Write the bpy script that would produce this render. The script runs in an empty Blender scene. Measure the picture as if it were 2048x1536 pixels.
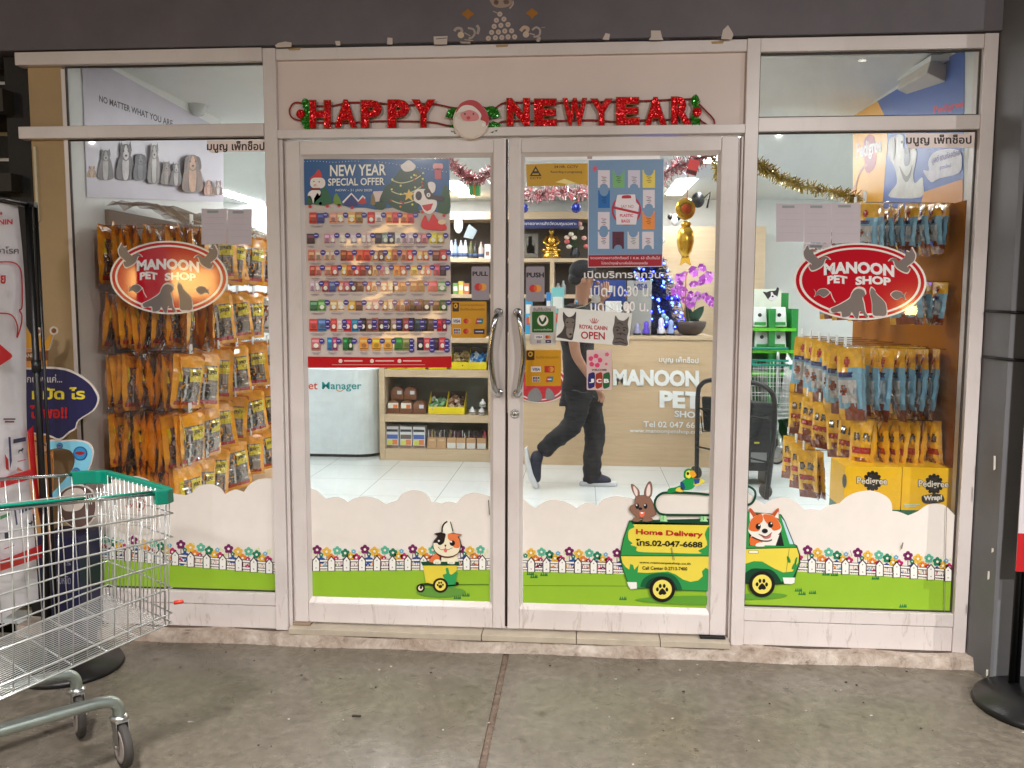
import bpy, bmesh, math, random
from mathutils import Vector, Matrix
V = Vector
C = bpy.context.scene.collection
SC = bpy.context.scene

# ------------------------------------------------------------------ camera
FPX, YAW, PIT, ROL = 1740.0, -0.0787582, -0.0963426, 0.00311578
CAM = V((0.3172951, -3.80497292, 1.5))
_cy, _sy, _cp, _sp = math.cos(YAW), math.sin(YAW), math.cos(PIT), math.sin(PIT)
FW = V((_sy*_cp, _cy*_cp, _sp)); _r = V((_cy, -_sy, 0)); _u = _r.cross(FW)
RT = _r*math.cos(ROL) + _u*math.sin(ROL); UP = -_r*math.sin(ROL) + _u*math.cos(ROL)
cd = bpy.data.cameras.new('camera'); cam = bpy.data.objects.new('camera', cd); C.objects.link(cam)
cd.sensor_width = 36; cd.lens = FPX/2048*36; cd.clip_end = 300; cd.clip_start = 0.05
M = Matrix((RT, UP, -FW)).transposed().to_4x4(); M.translation = CAM; cam.matrix_world = M
SC.camera = cam
SC.view_settings.view_transform = 'Standard'; SC.view_settings.look = 'None'
SC.view_settings.exposure = 0.0; SC.view_settings.gamma = 1
# ------------------------------------------------------------------ world, dusk sky
w = bpy.data.worlds.new('World'); SC.world = w; w.use_nodes = True
nt = w.node_tree; sky = nt.nodes.new('ShaderNodeTexSky'); sky.sky_type = 'NISHITA'; sky.sun_disc = False
sky.sun_elevation = math.radians(9); sky.sun_rotation = math.radians(200)
bg = nt.nodes['Background']; nt.links.new(sky.outputs[0], bg.inputs[0]); bg.inputs[1].default_value = 0.15
sl = bpy.data.lights.new('sun', 'SUN'); sl.energy = 0.08; sl.angle = math.radians(1); sl.color = (1, .82, .66)
so = bpy.data.objects.new('sun', sl); C.objects.link(so)
so.rotation_euler = (math.radians(81), 0, math.radians(-20)); so.location = (0, -20, 10)
SC.cycles.use_denoising = True
SC.cycles.max_bounces = 7; SC.cycles.diffuse_bounces = 4; SC.cycles.glossy_bounces = 4
SC.cycles.transparent_max_bounces = 16; SC.cycles.transmission_bounces = 4
SC.cycles.sample_clamp_indirect = 6; SC.cycles.caustics_reflective = False; SC.cycles.caustics_refractive = False

# ------------------------------------------------------------------ helpers
def ray(x, y): return FW + RT*((x-1024)/FPX) - UP*((y-768)/FPX)
def at(x, y, Y=0.0):
    d = ray(x, y); return CAM + d*((Y-CAM.y)/d.y)
def atz(x, y, z):
    d = ray(x, y); return CAM + d*((z-CAM.z)/d.z)
def lin(c):
    return tuple((v/255/12.92 if v/255 <= .04045 else ((v/255+.055)/1.055)**2.4) for v in c[:3])
_mats = {}
def mat(rgb, rough=.5, metal=0.0, k=1.0, var=.08, scale=9.0, emit=0, coat=0.0, bump=0.0, alpha=1.0, spec=.5, kind=None):
    key = (tuple(rgb), rough, metal, k, var, scale, emit, coat, bump, alpha, spec, kind)
    if key in _mats: return _mats[key]
    c = [min(.9, v*k) for v in lin(rgb)]
    m = bpy.data.materials.new('surface'); m.use_nodes = True; n = m.node_tree; b = n.nodes['Principled BSDF']
    b.inputs['Roughness'].default_value = rough; b.inputs['Metallic'].default_value = metal
    b.inputs['Base Color'].default_value = (*c, 1); b.inputs['Specular IOR Level'].default_value = spec
    if coat: b.inputs['Coat Weight'].default_value = coat; b.inputs['Coat Roughness'].default_value = .06
    if alpha < 1: b.inputs['Alpha'].default_value = alpha
    if emit:
        b.inputs['Emission Color'].default_value = (*c, 1); b.inputs['Emission Strength'].default_value = emit
    if var or bump:
        tc = n.nodes.new('ShaderNodeTexCoord'); no = n.nodes.new('ShaderNodeTexNoise')
        no.inputs['Scale'].default_value = scale; no.inputs['Detail'].default_value = 5; no.inputs['Roughness'].default_value = .65
        n.links.new(tc.outputs['Object'], no.inputs['Vector'])
        if var:
            r = n.nodes.new('ShaderNodeMapRange'); r.inputs[1].default_value = .25; r.inputs[2].default_value = .75
            r.inputs[3].default_value = 1-var; r.inputs[4].default_value = 1+var*.6
            n.links.new(no.outputs['Fac'], r.inputs[0])
            mx = n.nodes.new('ShaderNodeMix'); mx.data_type = 'RGBA'; mx.blend_type = 'MULTIPLY'; mx.inputs[0].default_value = 1
            mx.inputs[6].default_value = (*c, 1); n.links.new(r.outputs[0], mx.inputs[7]); n.links.new(mx.outputs[2], b.inputs['Base Color'])
        if bump:
            bp = n.nodes.new('ShaderNodeBump'); bp.inputs['Strength'].default_value = bump; bp.inputs['Distance'].default_value = .01
            n.links.new(no.outputs['Fac'], bp.inputs['Height']); n.links.new(bp.outputs[0], b.inputs['Normal'])
    _mats[key] = m; return m

class MB:
    """collects shapes and links them as ONE mesh object"""
    def __init__(s): s.v = []; s.f = []; s.fm = []; s.m = []; s.sm = []
    def mi(s, m):
        if m not in s.m: s.m.append(m)
        return s.m.index(m)
    def add(s, vs, fs, m, smooth=False):
        o = len(s.v); s.v += [tuple(p) for p in vs]; i = s.mi(m)
        for f in fs: s.f.append([o+a for a in f]); s.fm.append(i); s.sm.append(smooth)
    def poly(s, pts, m): s.add(pts, [list(range(len(pts)))], m)
    def box(s, x0, x1, y0, y1, z0, z1, m): s.hexa([(x0,y0,z0),(x1,y0,z0),(x1,y1,z0),(x0,y1,z0),(x0,y0,z1),(x1,y0,z1),(x1,y1,z1),(x0,y1,z1)], m)
    def hexa(s, p, m): s.add(p, [(0,3,2,1),(4,5,6,7),(0,1,5,4),(1,2,6,5),(2,3,7,6),(3,0,4,7)], m)
    def obox(s, c, ax, ay, az, m):
        c, ax, ay, az = V(c), V(ax), V(ay), V(az)
        s.hexa([c-ax-ay-az, c+ax-ay-az, c+ax+ay-az, c-ax+ay-az, c-ax-ay+az, c+ax-ay+az, c+ax+ay+az, c-ax+ay+az], m)
    def prism(s, pts, d, m):
        n = len(pts); p = [V(a) for a in pts]; q = [a+V(d) for a in p]
        s.add(p+q, [list(range(n)), list(range(2*n-1, n-1, -1))]+[(i, i+n, (i+1) % n+n, (i+1) % n) for i in range(n)], m)
    def tube(s, pts, r, m, n=8, closed=False, smooth=True):
        P = [V(p) for p in pts]; k = len(P); R = r if isinstance(r, (list, tuple)) else [r]*k
        up = None; rings = []
        for i in range(k):
            a = P[i-1] if (i or closed) else P[i]; b = P[(i+1) % k] if (i < k-1 or closed) else P[i]
            t = (b-a).normalized()
            if up is None: up = V((0,0,1)) if abs(t.z) < .9 else V((1,0,0))
            x = up.cross(t)
            if x.length < 1e-5: x = V((1,.3,.2)).cross(t)
            x.normalize(); y = t.cross(x); up = y
            rings.append([P[i]+(x*math.cos(2*math.pi*j/n)+y*math.sin(2*math.pi*j/n))*R[i] for j in range(n)])
        vs = [p for g in rings for p in g]; fs = []
        for i in range(k if closed else k-1):
            a, b = i*n, ((i+1) % k)*n
            for j in range(n): fs.append((a+j, a+(j+1) % n, b+(j+1) % n, b+j))
        if not closed: fs += [list(range(n-1, -1, -1)), [(k-1)*n+j for j in range(n)]]
        s.add(vs, fs, m, smooth)
    def lathe(s, prof, o, m, n=20, ax=None, smooth=True):
        o = V(o); z = V(ax).normalized() if ax else V((0,0,1)); x = z.orthogonal().normalized(); y = z.cross(x)
        vs = []; fs = []
        for (r, h) in prof:
            for j in range(n):
                a = 2*math.pi*j/n; vs.append(o+z*h+(x*math.cos(a)+y*math.sin(a))*r)
        for i in range(len(prof)-1):
            for j in range(n): fs.append((i*n+j, i*n+(j+1) % n, (i+1)*n+(j+1) % n, (i+1)*n+j))
        fs += [list(range(n-1, -1, -1)), [(len(prof)-1)*n+j for j in range(n)]]
        s.add(vs, fs, m, smooth)
    def ball(s, c, r, m, n=12, k=8):
        r = (r, r, r) if not isinstance(r, (tuple, list)) else r; c = V(c); vs = [c-V((0,0,r[2]))]; fs = []
        for i in range(1, k):
            a = -math.pi/2+math.pi*i/k
            for j in range(n):
                b = 2*math.pi*j/n; vs.append(c+V((r[0]*math.cos(a)*math.cos(b), r[1]*math.cos(a)*math.sin(b), r[2]*math.sin(a))))
        vs.append(c+V((0,0,r[2]))); t = len(vs)-1
        for j in range(n):
            fs.append((0, 1+(j+1) % n, 1+j)); fs.append((t, t-n+j, t-n+(j+1) % n))
            for i in range(k-2): fs.append((1+i*n+j, 1+i*n+(j+1) % n, 1+(i+1)*n+(j+1) % n, 1+(i+1)*n+j))
        s.add(vs, fs, m, True)
    def text(s, body, f, m, bold=0.0):
        vs, fs = glyphs(body, bold)
        s.add([f(a, b) for a, b in vs], fs, m)
    def build(s, name, parent=None, bevel=0, loc=None):
        me = bpy.data.meshes.new(name)
        o = bpy.data.objects.new(name, me); C.objects.link(o)
        vs = s.v
        if loc is not None: vs = [V(p)-V(loc) for p in s.v]; o.location = loc
        if parent is not None:
            o.parent = parent
            off = V((0,0,0)); q = parent
            while q is not None: off = off+q.location; q = q.parent
            if loc is None: vs = [V(p)-off for p in s.v]
        me.from_pydata([tuple(p) for p in vs], [], s.f)
        for m in s.m: me.materials.append(m)
        me.polygons.foreach_set('material_index', s.fm); me.polygons.foreach_set('use_smooth', s.sm)
        if bevel:
            bm = bmesh.new(); bm.from_mesh(me); bmesh.ops.recalc_face_normals(bm, faces=bm.faces)
            es = [e for e in bm.edges if len(e.link_faces) == 2 and e.calc_face_angle(0) > .6]
            bmesh.ops.bevel(bm, geom=es, offset=bevel, segments=2, profile=.6, affect='EDGES', clamp_overlap=True)
            bm.to_mesh(me); bm.free()
        me.update(); return o
_gl = {}
def glyphs(body, bold=0.0):
    key = (body, bold)
    if key not in _gl:
        cu = bpy.data.curves.new('lettering', 'FONT'); cu.body = body; cu.size = 1; cu.offset = bold; cu.resolution_u = 3; cu.fill_mode = 'FRONT'
        ob = bpy.data.objects.new('lettering', cu); C.objects.link(ob)
        dg = bpy.context.evaluated_depsgraph_get(); me = ob.evaluated_get(dg).to_mesh()
        vs = [(v.co.x, v.co.y) for v in me.vertices]; fs = [list(p.vertices) for p in me.polygons]
        ob.evaluated_get(dg).to_mesh_clear(); bpy.data.objects.remove(ob); bpy.data.curves.remove(cu)
        if not vs: vs = [(0,0),(1,0),(1,1)]; fs = []
        x0 = min(v[0] for v in vs); x1 = max(v[0] for v in vs); y0 = min(v[1] for v in vs); y1 = max(v[1] for v in vs)
        _gl[key] = ([((a-x0)/(x1-x0), (b-y0)/(y1-y0)) for a, b in vs], fs)
    return _gl[key]

def tag(o, label=None, cat=None, group=None, kind=None):
    if label: o['label'] = label
    if cat: o['category'] = cat
    if group: o['group'] = group
    if kind: o['kind'] = kind
    return o
def thing(name, label, cat, loc=(0,0,0), group=None):
    o = bpy.data.objects.new(name, None); C.objects.link(o); o.location = loc; o.empty_display_size = .1
    return tag(o, label, cat, group)
def copy_tree(o, parent=None):
    c = o.copy(); C.objects.link(c)
    if parent is not None: c.parent = parent
    for ch in list(o.children): copy_tree(ch, c)
    return c
def spline(pts, n=6, closed=True):
    out = []; k = len(pts)
    for i in range(k if closed else k-1):
        g = lambda j: pts[j % k] if closed else pts[max(0, min(k-1, j))]
        p0, p1, p2, p3 = g(i-1), g(i), g(i+1), g(i+2)
        for s in range(n):
            t = s/n; out.append(tuple(.5*((2*b)+(c-a)*t+(2*a-5*b+4*c-d)*t*t+(3*b-a-3*c+d)*t**3) for a, b, c, d in zip(p0, p1, p2, p3)))
    if not closed: out.append(tuple(pts[-1]))
    return out

class Art(MB):
    """flat print: shapes drawn in photo pixels on a plane of the scene, each colour a sheet a little above the last"""
    def __init__(s, Y=0.0, X=None, k=1.2, rough=.35, n=None, p=None, step=.0006, zoom=(0,0,1), var=.05, coat=0):
        super().__init__(); s.k = k*(.76 if k > 1.45 else .86 if k > 1.12 else 1); s.rough = rough; s.step = step; s.z = zoom; s.var = var; s.coat = coat
        if n is not None: s.n, s.p = V(n).normalized(), V(p)
        elif X is None: s.n, s.p = V((0,-1,0)), V((0,Y,0))
        else: s.n, s.p = V((1 if X < CAM.x else -1, 0, 0)), V((X,0,0))
    def pt(s, q, L=0):
        x, y = s.z[0]+q[0]/s.z[2], s.z[1]+q[1]/s.z[2]; d = ray(x, y); pp = s.p
        return CAM+d*((pp-CAM).dot(s.n)/d.dot(s.n)) + s.n*(L*s.step)
    def c(s, rgb): return mat(rgb, rough=s.rough, k=s.k, var=s.var, coat=s.coat) if isinstance(rgb, tuple) else rgb
    def shape(s, pts, rgb, L=0): s.poly([s.pt(q, L) for q in pts], s.c(rgb))
    def blob(s, pts, rgb, L=0, n=5): s.shape(spline(pts, n), rgb, L)
    def rect(s, x0, y0, x1, y1, rgb, L=0, t=0): s.shape([(x0,y0),(x1,y0+t),(x1,y1+t),(x0,y1)], rgb, L)
    def rrect(s, x0, y0, x1, y1, r, rgb, L=0, t=0):
        ps = []
        for cx, cy, a in ((x1-r,y0+r,-90),(x1-r,y1-r,0),(x0+r,y1-r,90),(x0+r,y0+r,180)):
            for i in range(5):
                b = math.radians(a+22.5*i); xx = cx+r*math.cos(b); ps.append((xx, cy+r*math.sin(b)+t*(xx-x0)/(x1-x0)))
        s.shape(ps, rgb, L)
    def ell(s, cx, cy, rx, ry, rgb, L=0, n=24, rot=0):
        a = math.radians(rot)
        s.shape([(cx+rx*math.cos(b)*math.cos(a)-ry*math.sin(b)*math.sin(a), cy+rx*math.cos(b)*math.sin(a)+ry*math.sin(b)*math.cos(a)) for b in [2*math.pi*i/n for i in range(n)]], rgb, L)
    def line(s, pts, wd, rgb, L=0, closed=False):
        k = len(pts); lf = []; rg = []
        for i in range(k):
            a = pts[i-1] if (i or closed) else pts[i]; b = pts[(i+1) % k] if (i < k-1 or closed) else pts[i]
            dx, dy = b[0]-a[0], b[1]-a[1]; l = math.hypot(dx, dy) or 1
            nx, ny = -dy/l*wd/2, dx/l*wd/2
            lf.append((pts[i][0]+nx, pts[i][1]+ny)); rg.append((pts[i][0]-nx, pts[i][1]-ny))
        vs = [s.pt(q, L) for q in lf+rg]
        s.add(vs, [(i, (i+1) % k, k+(i+1) % k, k+i) for i in range(k if closed else k-1)], s.c(rgb))
    def txt(s, body, x0, y0, x1, y1, rgb, L=0, bold=0.0, t=0, arc=0, shear=0):
        s.text(body, lambda u, v: s.pt((x0+u*(x1-x0)+v*shear, y1-(y1-y0)*v+t*u+arc*(4*(u-.5)**2)), L), s.c(rgb), bold)
    def sheet(s, name, parent=None, thick=0, loc=None): return s.build(name, parent, loc=loc)
# ------------------------------------------------------------------ special materials
def nodes_of(name):
    m = bpy.data.materials.new(name); m.use_nodes = True; return m, m.node_tree, m.node_tree.nodes['Principled BSDF']
def noise(n, scale, detail=6, rough=.6, vec=None, coord='Object', dist=0):
    no = n.nodes.new('ShaderNodeTexNoise'); no.inputs['Scale'].default_value = scale; no.inputs['Detail'].default_value = detail
    no.inputs['Roughness'].default_value = rough; no.inputs['Distortion'].default_value = dist
    if vec is None:
        tc = n.nodes.new('ShaderNodeTexCoord'); vec = tc.outputs[coord]
    n.links.new(vec, no.inputs['Vector']); return no
def ramp(n, fac, stops):
    r = n.nodes.new('ShaderNodeValToRGB'); n.links.new(fac, r.inputs[0]); e = r.color_ramp.elements
    e[0].position, e[0].color = stops[0][0], (*stops[0][1], 1); e[1].position, e[1].color = stops[-1][0], (*stops[-1][1], 1)
    for p, c in stops[1:-1]:
        x = e.new(p); x.color = (*c, 1)
    return r
def mixc(n, a, b, fac, mode='MIX'):
    x = n.nodes.new('ShaderNodeMix'); x.data_type = 'RGBA'; x.blend_type = mode
    for s, i in ((fac, 0), (a, 6), (b, 7)):
        if isinstance(s, (int, float)): x.inputs[i].default_value = s
        elif isinstance(s, tuple): x.inputs[i].default_value = (*s, 1)
        else: n.links.new(s, x.inputs[i])
    return x.outputs[2]
def concrete():
    m, n, b = nodes_of('concrete')
    big = noise(n, 1.1, 6, .6, dist=.4); fine = noise(n, 30, 8, .7); sp = noise(n, 14, 3, .55)
    st = noise(n, 4.2, 6, .7, dist=1.2)
    c = ramp(n, big.outputs[0], [(.3, (.132,.112,.086)), (.52, (.172,.149,.116)), (.72, (.212,.188,.152))]).outputs[0]
    c = mixc(n, c, ramp(n, fine.outputs[0], [(.3, (.6,.6,.6)), (.7, (1.22,1.22,1.22))]).outputs[0], 1.0, 'MULTIPLY')
    c = mixc(n, c, ramp(n, sp.outputs[0], [(.64, (1,1,1)), (.71, (.55,.52,.5))]).outputs[0], 1.0, 'MULTIPLY')
    c = mixc(n, c, ramp(n, st.outputs[0], [(.5, (1,1,1)), (.7, (.76,.73,.7))]).outputs[0], 1.0, 'MULTIPLY')
    wn = noise(n, 22, 2, .5, dist=.3)
    c = mixc(n, c, (.6,.57,.52), ramp(n, wn.outputs[0], [(.772, (0,0,0)), (.79, (1,1,1))]).outputs[0])
    n.links.new(c, b.inputs['Base Color'])
    n.links.new(ramp(n, st.outputs[0], [(.3, (.17,.17,.17)), (.7, (.42,.42,.42))]).outputs[0], b.inputs['Roughness'])
    bp = n.nodes.new('ShaderNodeBump'); bp.inputs['Strength'].default_value = .25; bp.inputs['Distance'].default_value = .006
    n.links.new(fine.outputs[0], bp.inputs['Height']); n.links.new(bp.outputs[0], b.inputs['Normal']); return m
def kerbmat():
    m, n, b = nodes_of('worn_mortar')
    a = noise(n, 18, 8, .75, dist=.6); g = noise(n, 4, 6, .6)
    c = ramp(n, a.outputs[0], [(.3, (.13,.09,.06)), (.42, (.40,.33,.28)), (.6, (.57,.50,.44)), (.75, (.74,.69,.64))]).outputs[0]
    c = mixc(n, c, ramp(n, g.outputs[0], [(.35, (.7,.62,.55)), (.65, (1.1,1.1,1.08))]).outputs[0], 1.0, 'MULTIPLY')
    n.links.new(c, b.inputs['Base Color']); b.inputs['Roughness'].default_value = .8
    bp = n.nodes.new('ShaderNodeBump'); bp.inputs['Strength'].default_value = .7; bp.inputs['Distance'].default_value = .01
    n.links.new(a.outputs[0], bp.inputs['Height']); n.links.new(bp.outputs[0], b.inputs['Normal']); return m
def framemat():
    # old white powder-coated aluminium, pinkish, dirty and scuffed towards the feet
    m, n, b = nodes_of('aged_white_aluminium')
    a = noise(n, 2.3, 6, .6, dist=.5); f = noise(n, 45, 6, .7)
    tc = n.nodes.new('ShaderNodeTexCoord'); sx = n.nodes.new('ShaderNodeSeparateXYZ'); n.links.new(tc.outputs['Object'], sx.inputs[0])
    c = ramp(n, a.outputs[0], [(.3, (.64,.575,.545)), (.55, (.72,.655,.63)), (.75, (.76,.70,.675))]).outputs[0]
    mp = n.nodes.new('ShaderNodeMapping'); mp.inputs['Scale'].default_value = (26, 26, 5); n.links.new(tc.outputs['Object'], mp.inputs[0])
    s = noise(n, 1, 7, .75, vec=mp.outputs[0], dist=.8)
    dirt = ramp(n, s.outputs[0], [(.56, (0,0,0)), (.72, (1,1,1))]).outputs[0]
    low = n.nodes.new('ShaderNodeMapRange'); low.inputs[1].default_value = .35; low.inputs[2].default_value = -.02; low.inputs[3].default_value = .1; low.inputs[4].default_value = .85
    n.links.new(sx.outputs[2], low.inputs[0])
    mu = n.nodes.new('ShaderNodeMath'); mu.operation = 'MULTIPLY'; n.links.new(dirt, mu.inputs[0]); n.links.new(low.outputs[0], mu.inputs[1])
    c = mixc(n, c, (.3,.22,.18), mu.outputs[0])
    n.links.new(c, b.inputs['Base Color']); b.inputs['Roughness'].default_value = .34
    bp = n.nodes.new('ShaderNodeBump'); bp.inputs['Strength'].default_value = .05; n.links.new(f.outputs[0], bp.inputs['Height']); n.links.new(bp.outputs[0], b.inputs['Normal'])
    return m
def tilemat(size=.6, col=(.72,.76,.75), ox=.4435, oy=.265):
    m, n, b = nodes_of('white_floor_tile')
    tc = n.nodes.new('ShaderNodeTexCoord'); mp = n.nodes.new('ShaderNodeMapping'); n.links.new(tc.outputs['Object'], mp.inputs[0])
    mp.inputs['Location'].default_value = (-ox/size, -oy/size, 0); mp.inputs['Scale'].default_value = (1/size, 1/size, 1)
    br = n.nodes.new('ShaderNodeTexBrick'); br.offset = 0; br.inputs['Scale'].default_value = 1; br.inputs['Mortar Size'].default_value = .004
    br.inputs['Brick Width'].default_value = 1; br.inputs['Row Height'].default_value = 1
    br.inputs['Color1'].default_value = (*col, 1); br.inputs['Color2'].default_value = (col[0]*.97, col[1]*.98, col[2]*.98, 1); br.inputs['Mortar'].default_value = (.3,.31,.3,1)
    n.links.new(mp.outputs[0], br.inputs['Vector']); n.links.new(br.outputs[0], b.inputs['Base Color']); b.inputs['Roughness'].default_value = .16
    return m
def woodmat(c1, c2, rough=.4, scale=(1,14,14)):
    m, n, b = nodes_of('wood_grain'); tc = n.nodes.new('ShaderNodeTexCoord'); mp = n.nodes.new('ShaderNodeMapping')
    mp.inputs['Scale'].default_value = scale; n.links.new(tc.outputs['Object'], mp.inputs[0])
    a = noise(n, 3, 8, .65, vec=mp.outputs[0], dist=.6)
    n.links.new(ramp(n, a.outputs[0], [(.3, c1), (.7, c2)]).outputs[0], b.inputs['Base Color']); b.inputs['Roughness'].default_value = rough; return m
def glassmat(refl=.9):
    m = bpy.data.materials.new('window_glass'); m.use_nodes = True; n = m.node_tree; n.nodes.clear()
    o = n.nodes.new('ShaderNodeOutputMaterial'); t = n.nodes.new('ShaderNodeBsdfTransparent'); g = n.nodes.new('ShaderNodeBsdfGlossy')
    t.inputs[0].default_value = (.985,.99,.985,1); g.inputs['Roughness'].default_value = .015; g.inputs[0].default_value = (refl,refl,refl,1)
    fr = n.nodes.new('ShaderNodeFresnel'); fr.inputs[0].default_value = 1.45
    ge = n.nodes.new('ShaderNodeNewGeometry'); iv = n.nodes.new('ShaderNodeMath'); iv.operation = 'SUBTRACT'; iv.inputs[0].default_value = 1; n.links.new(ge.outputs['Backfacing'], iv.inputs[1])
    mu = n.nodes.new('ShaderNodeMath'); mu.operation = 'MULTIPLY'; n.links.new(fr.outputs[0], mu.inputs[0]); n.links.new(iv.outputs[0], mu.inputs[1])
    mx = n.nodes.new('ShaderNodeMixShader'); n.links.new(mu.outputs[0], mx.inputs[0]); n.links.new(t.outputs[0], mx.inputs[1]); n.links.new(g.outputs[0], mx.inputs[2])
    df = n.nodes.new('ShaderNodeBsdfDiffuse'); df.inputs[0].default_value = (.7,.68,.64,1); sm = noise(n, 2.2, 7, .7, dist=1.5); rp = ramp(n, sm.outputs[0], [(.45, (.004,.004,.004)), (.72, (.035,.035,.035))])
    m2 = n.nodes.new('ShaderNodeMixShader'); n.links.new(rp.outputs[0], m2.inputs[0]); n.links.new(mx.outputs[0], m2.inputs[1]); n.links.new(df.outputs[0], m2.inputs[2])
    n.links.new(m2.outputs[0], o.inputs[0]); return m
def glitter(rgb, scale=260):
    m, n, b = nodes_of('foil_glitter'); tc = n.nodes.new('ShaderNodeTexCoord'); vo = n.nodes.new('ShaderNodeTexVoronoi'); vo.inputs['Scale'].default_value = scale
    n.links.new(tc.outputs['Object'], vo.inputs['Vector'])
    b.inputs['Metallic'].default_value = .35; b.inputs['Roughness'].default_value = .2
    c = lin(rgb); n.links.new(mixc(n, tuple(min(1, v*1.5) for v in c), tuple(v*.6 for v in c), vo.outputs['Color']), b.inputs['Base Color'])
    nm = n.nodes.new('ShaderNodeNewGeometry'); sub = n.nodes.new('ShaderNodeVectorMath'); sub.operation = 'SUBTRACT'; n.links.new(vo.outputs['Color'], sub.inputs[0]); sub.inputs[1].default_value = (.5,.5,.5)
    sc = n.nodes.new('ShaderNodeVectorMath'); sc.operation = 'SCALE'; sc.inputs[3].default_value = .9; n.links.new(sub.outputs[0], sc.inputs[0])
    ad = n.nodes.new('ShaderNodeVectorMath'); n.links.new(nm.outputs['Normal'], ad.inputs[0]); n.links.new(sc.outputs[0], ad.inputs[1])
    no = n.nodes.new('ShaderNodeVectorMath'); no.operation = 'NORMALIZE'; n.links.new(ad.outputs[0], no.inputs[0]); n.links.new(no.outputs[0], b.inputs['Normal'])
    return m
M_CON, M_KERB, M_FRAME, M_TILE, M_GLASS = concrete(), kerbmat(), framemat(), tilemat(), glassmat()
M_WOOD = woodmat((.52,.375,.225), (.58,.43,.27)); M_WOODP = woodmat((.50,.38,.24), (.58,.45,.30))
M_WHITE = mat((225,228,226), rough=.6, k=1, var=.04, scale=3)
M_CEIL = mat((232,236,234), rough=.8, k=1, var=.03, scale=2)
M_BEAM = mat((72,68,72), rough=.6, k=2.1, var=.25, scale=2.5, bump=.15)
M_GREY = mat((88,88,90), rough=.5, k=1.6, var=.18, scale=3, bump=.1)
M_TAN = mat((176,150,112), rough=.75, k=1.0, var=.15, scale=3)
M_DARK = mat((15,14,14), rough=.6, var=.2)
M_BLACK = mat((16,16,17), rough=.38, var=.1)
M_CHROME = mat((200,202,205), rough=.16, metal=1, var=.04)
M_STEEL = mat((190,190,188), rough=.3, metal=1, var=.1, scale=20)
M_GALV = mat((176,186,180), rough=.38, metal=.9, var=.15, scale=15)
M_RUBBER = mat((66,62,59), rough=.75, var=.15)

# ------------------------------------------------------------------ ground, step, roof
FZ = -0.075
a = MB()
G = 24; xs = [-9]+[x for x in (-3,-.0135,.0135,3)]+[9]
for x0, x1 in ((-9,-.0135),(.0135,9)): a.box(x0, x1, -30, -.02, FZ-.2, FZ, M_CON)
a.box(-.0135, .0135, -30, -.02, FZ-.2, FZ-.007, mat((122,104,90), rough=.9, var=.6, scale=30, bump=.8))
tag(a.build('pavement'), kind='structure')
a = MB()                                                     # rough mortar strip along the foot of the shopfront
random.seed(4)
n = 150; top = []; 
for i in range(n+1):
    x = -2.3+4.32*i/n; top.append((x, -.05+.006*math.sin(x*9)+random.uniform(-.003,.003)))
for i in range(n):
    (x0, y0), (x1, y1) = top[i], top[i+1]; h0, h1 = -.026+.004*math.sin(x0*13), -.026+.004*math.sin(x1*13)
    a.add([(x0,y0-.012,FZ),(x1,y1-.012,FZ),(x1,y1,h1),(x0,y0,h0),(x1,.1,h1),(x0,.1,h0)], [(0,1,2,3),(3,2,4,5)], M_KERB)
tag(a.build('kerb'), kind='structure')
a = MB(); a.box(-2.1, 2.0, .0801, .4, -.2, 0, M_TILE); a.box(-6, 4.5, .4, 8.5, -.2, 0, M_TILE); tag(a.build('floor'), kind='structure')
a = MB(); M_THR = mat((188,176,158), rough=.5, var=.22, scale=9)
for x0, x1 in ((-1.0,-.115),(-.112,.31),(.313,.68),(.683,.985)): a.box(x0, x1, -.052, .08, -.024, .004, M_THR)
a.build('threshold', bevel=.003)['kind'] = 'structure'
a = MB(); a.box(-7, 6.5, -5.2, .3, 3.15, 3.3, mat((120,112,104), rough=.8, k=.8)); tag(a.build('canopy'), 'plain grey concrete canopy over the walkway in front of the shop', 'canopy')

a = MB(); a.box(-16, 16, -13, -12, FZ, 6.5, mat((70,64,60), rough=.8, k=.6)); a.box(-16, 16, -12.06, -12.001, 2.6, 3.0, M_DARK)  # blank block added out of view to block the sun and horizon glow
tag(a.build('building'), 'unseen dark block added across the walkway to hide sun and sky glow', 'building')
rd = random.Random(17); a = MB(); mw, mk = mat((200,190,176), rough=.8), mat((40,34,30), rough=.8)
for k in range(150):
    x, y, r = rd.uniform(-1.6,2.6), -rd.uniform(.1,2.4), rd.uniform(.0015,.0055); n = rd.randint(4,6); h0 = rd.uniform(0,6)
    a.prism([(x+r*rd.uniform(.6,1.4)*math.cos(h0+i*6.28/n), y+r*rd.uniform(.6,1.4)*math.sin(h0+i*6.28/n), FZ+.0005) for i in range(n)], (0,0,rd.uniform(.001,.003)), mw if k % 3 == 0 else mk)
p = atz(713,1433,FZ); a.box(p.x-.017,p.x+.017,p.y-.006,p.y+.006,FZ+.0005,FZ+.004,mk)
tag(a.build('grit'), 'tiny white and dark bits of grit scattered over the pavement', 'grit', kind='stuff')
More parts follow.
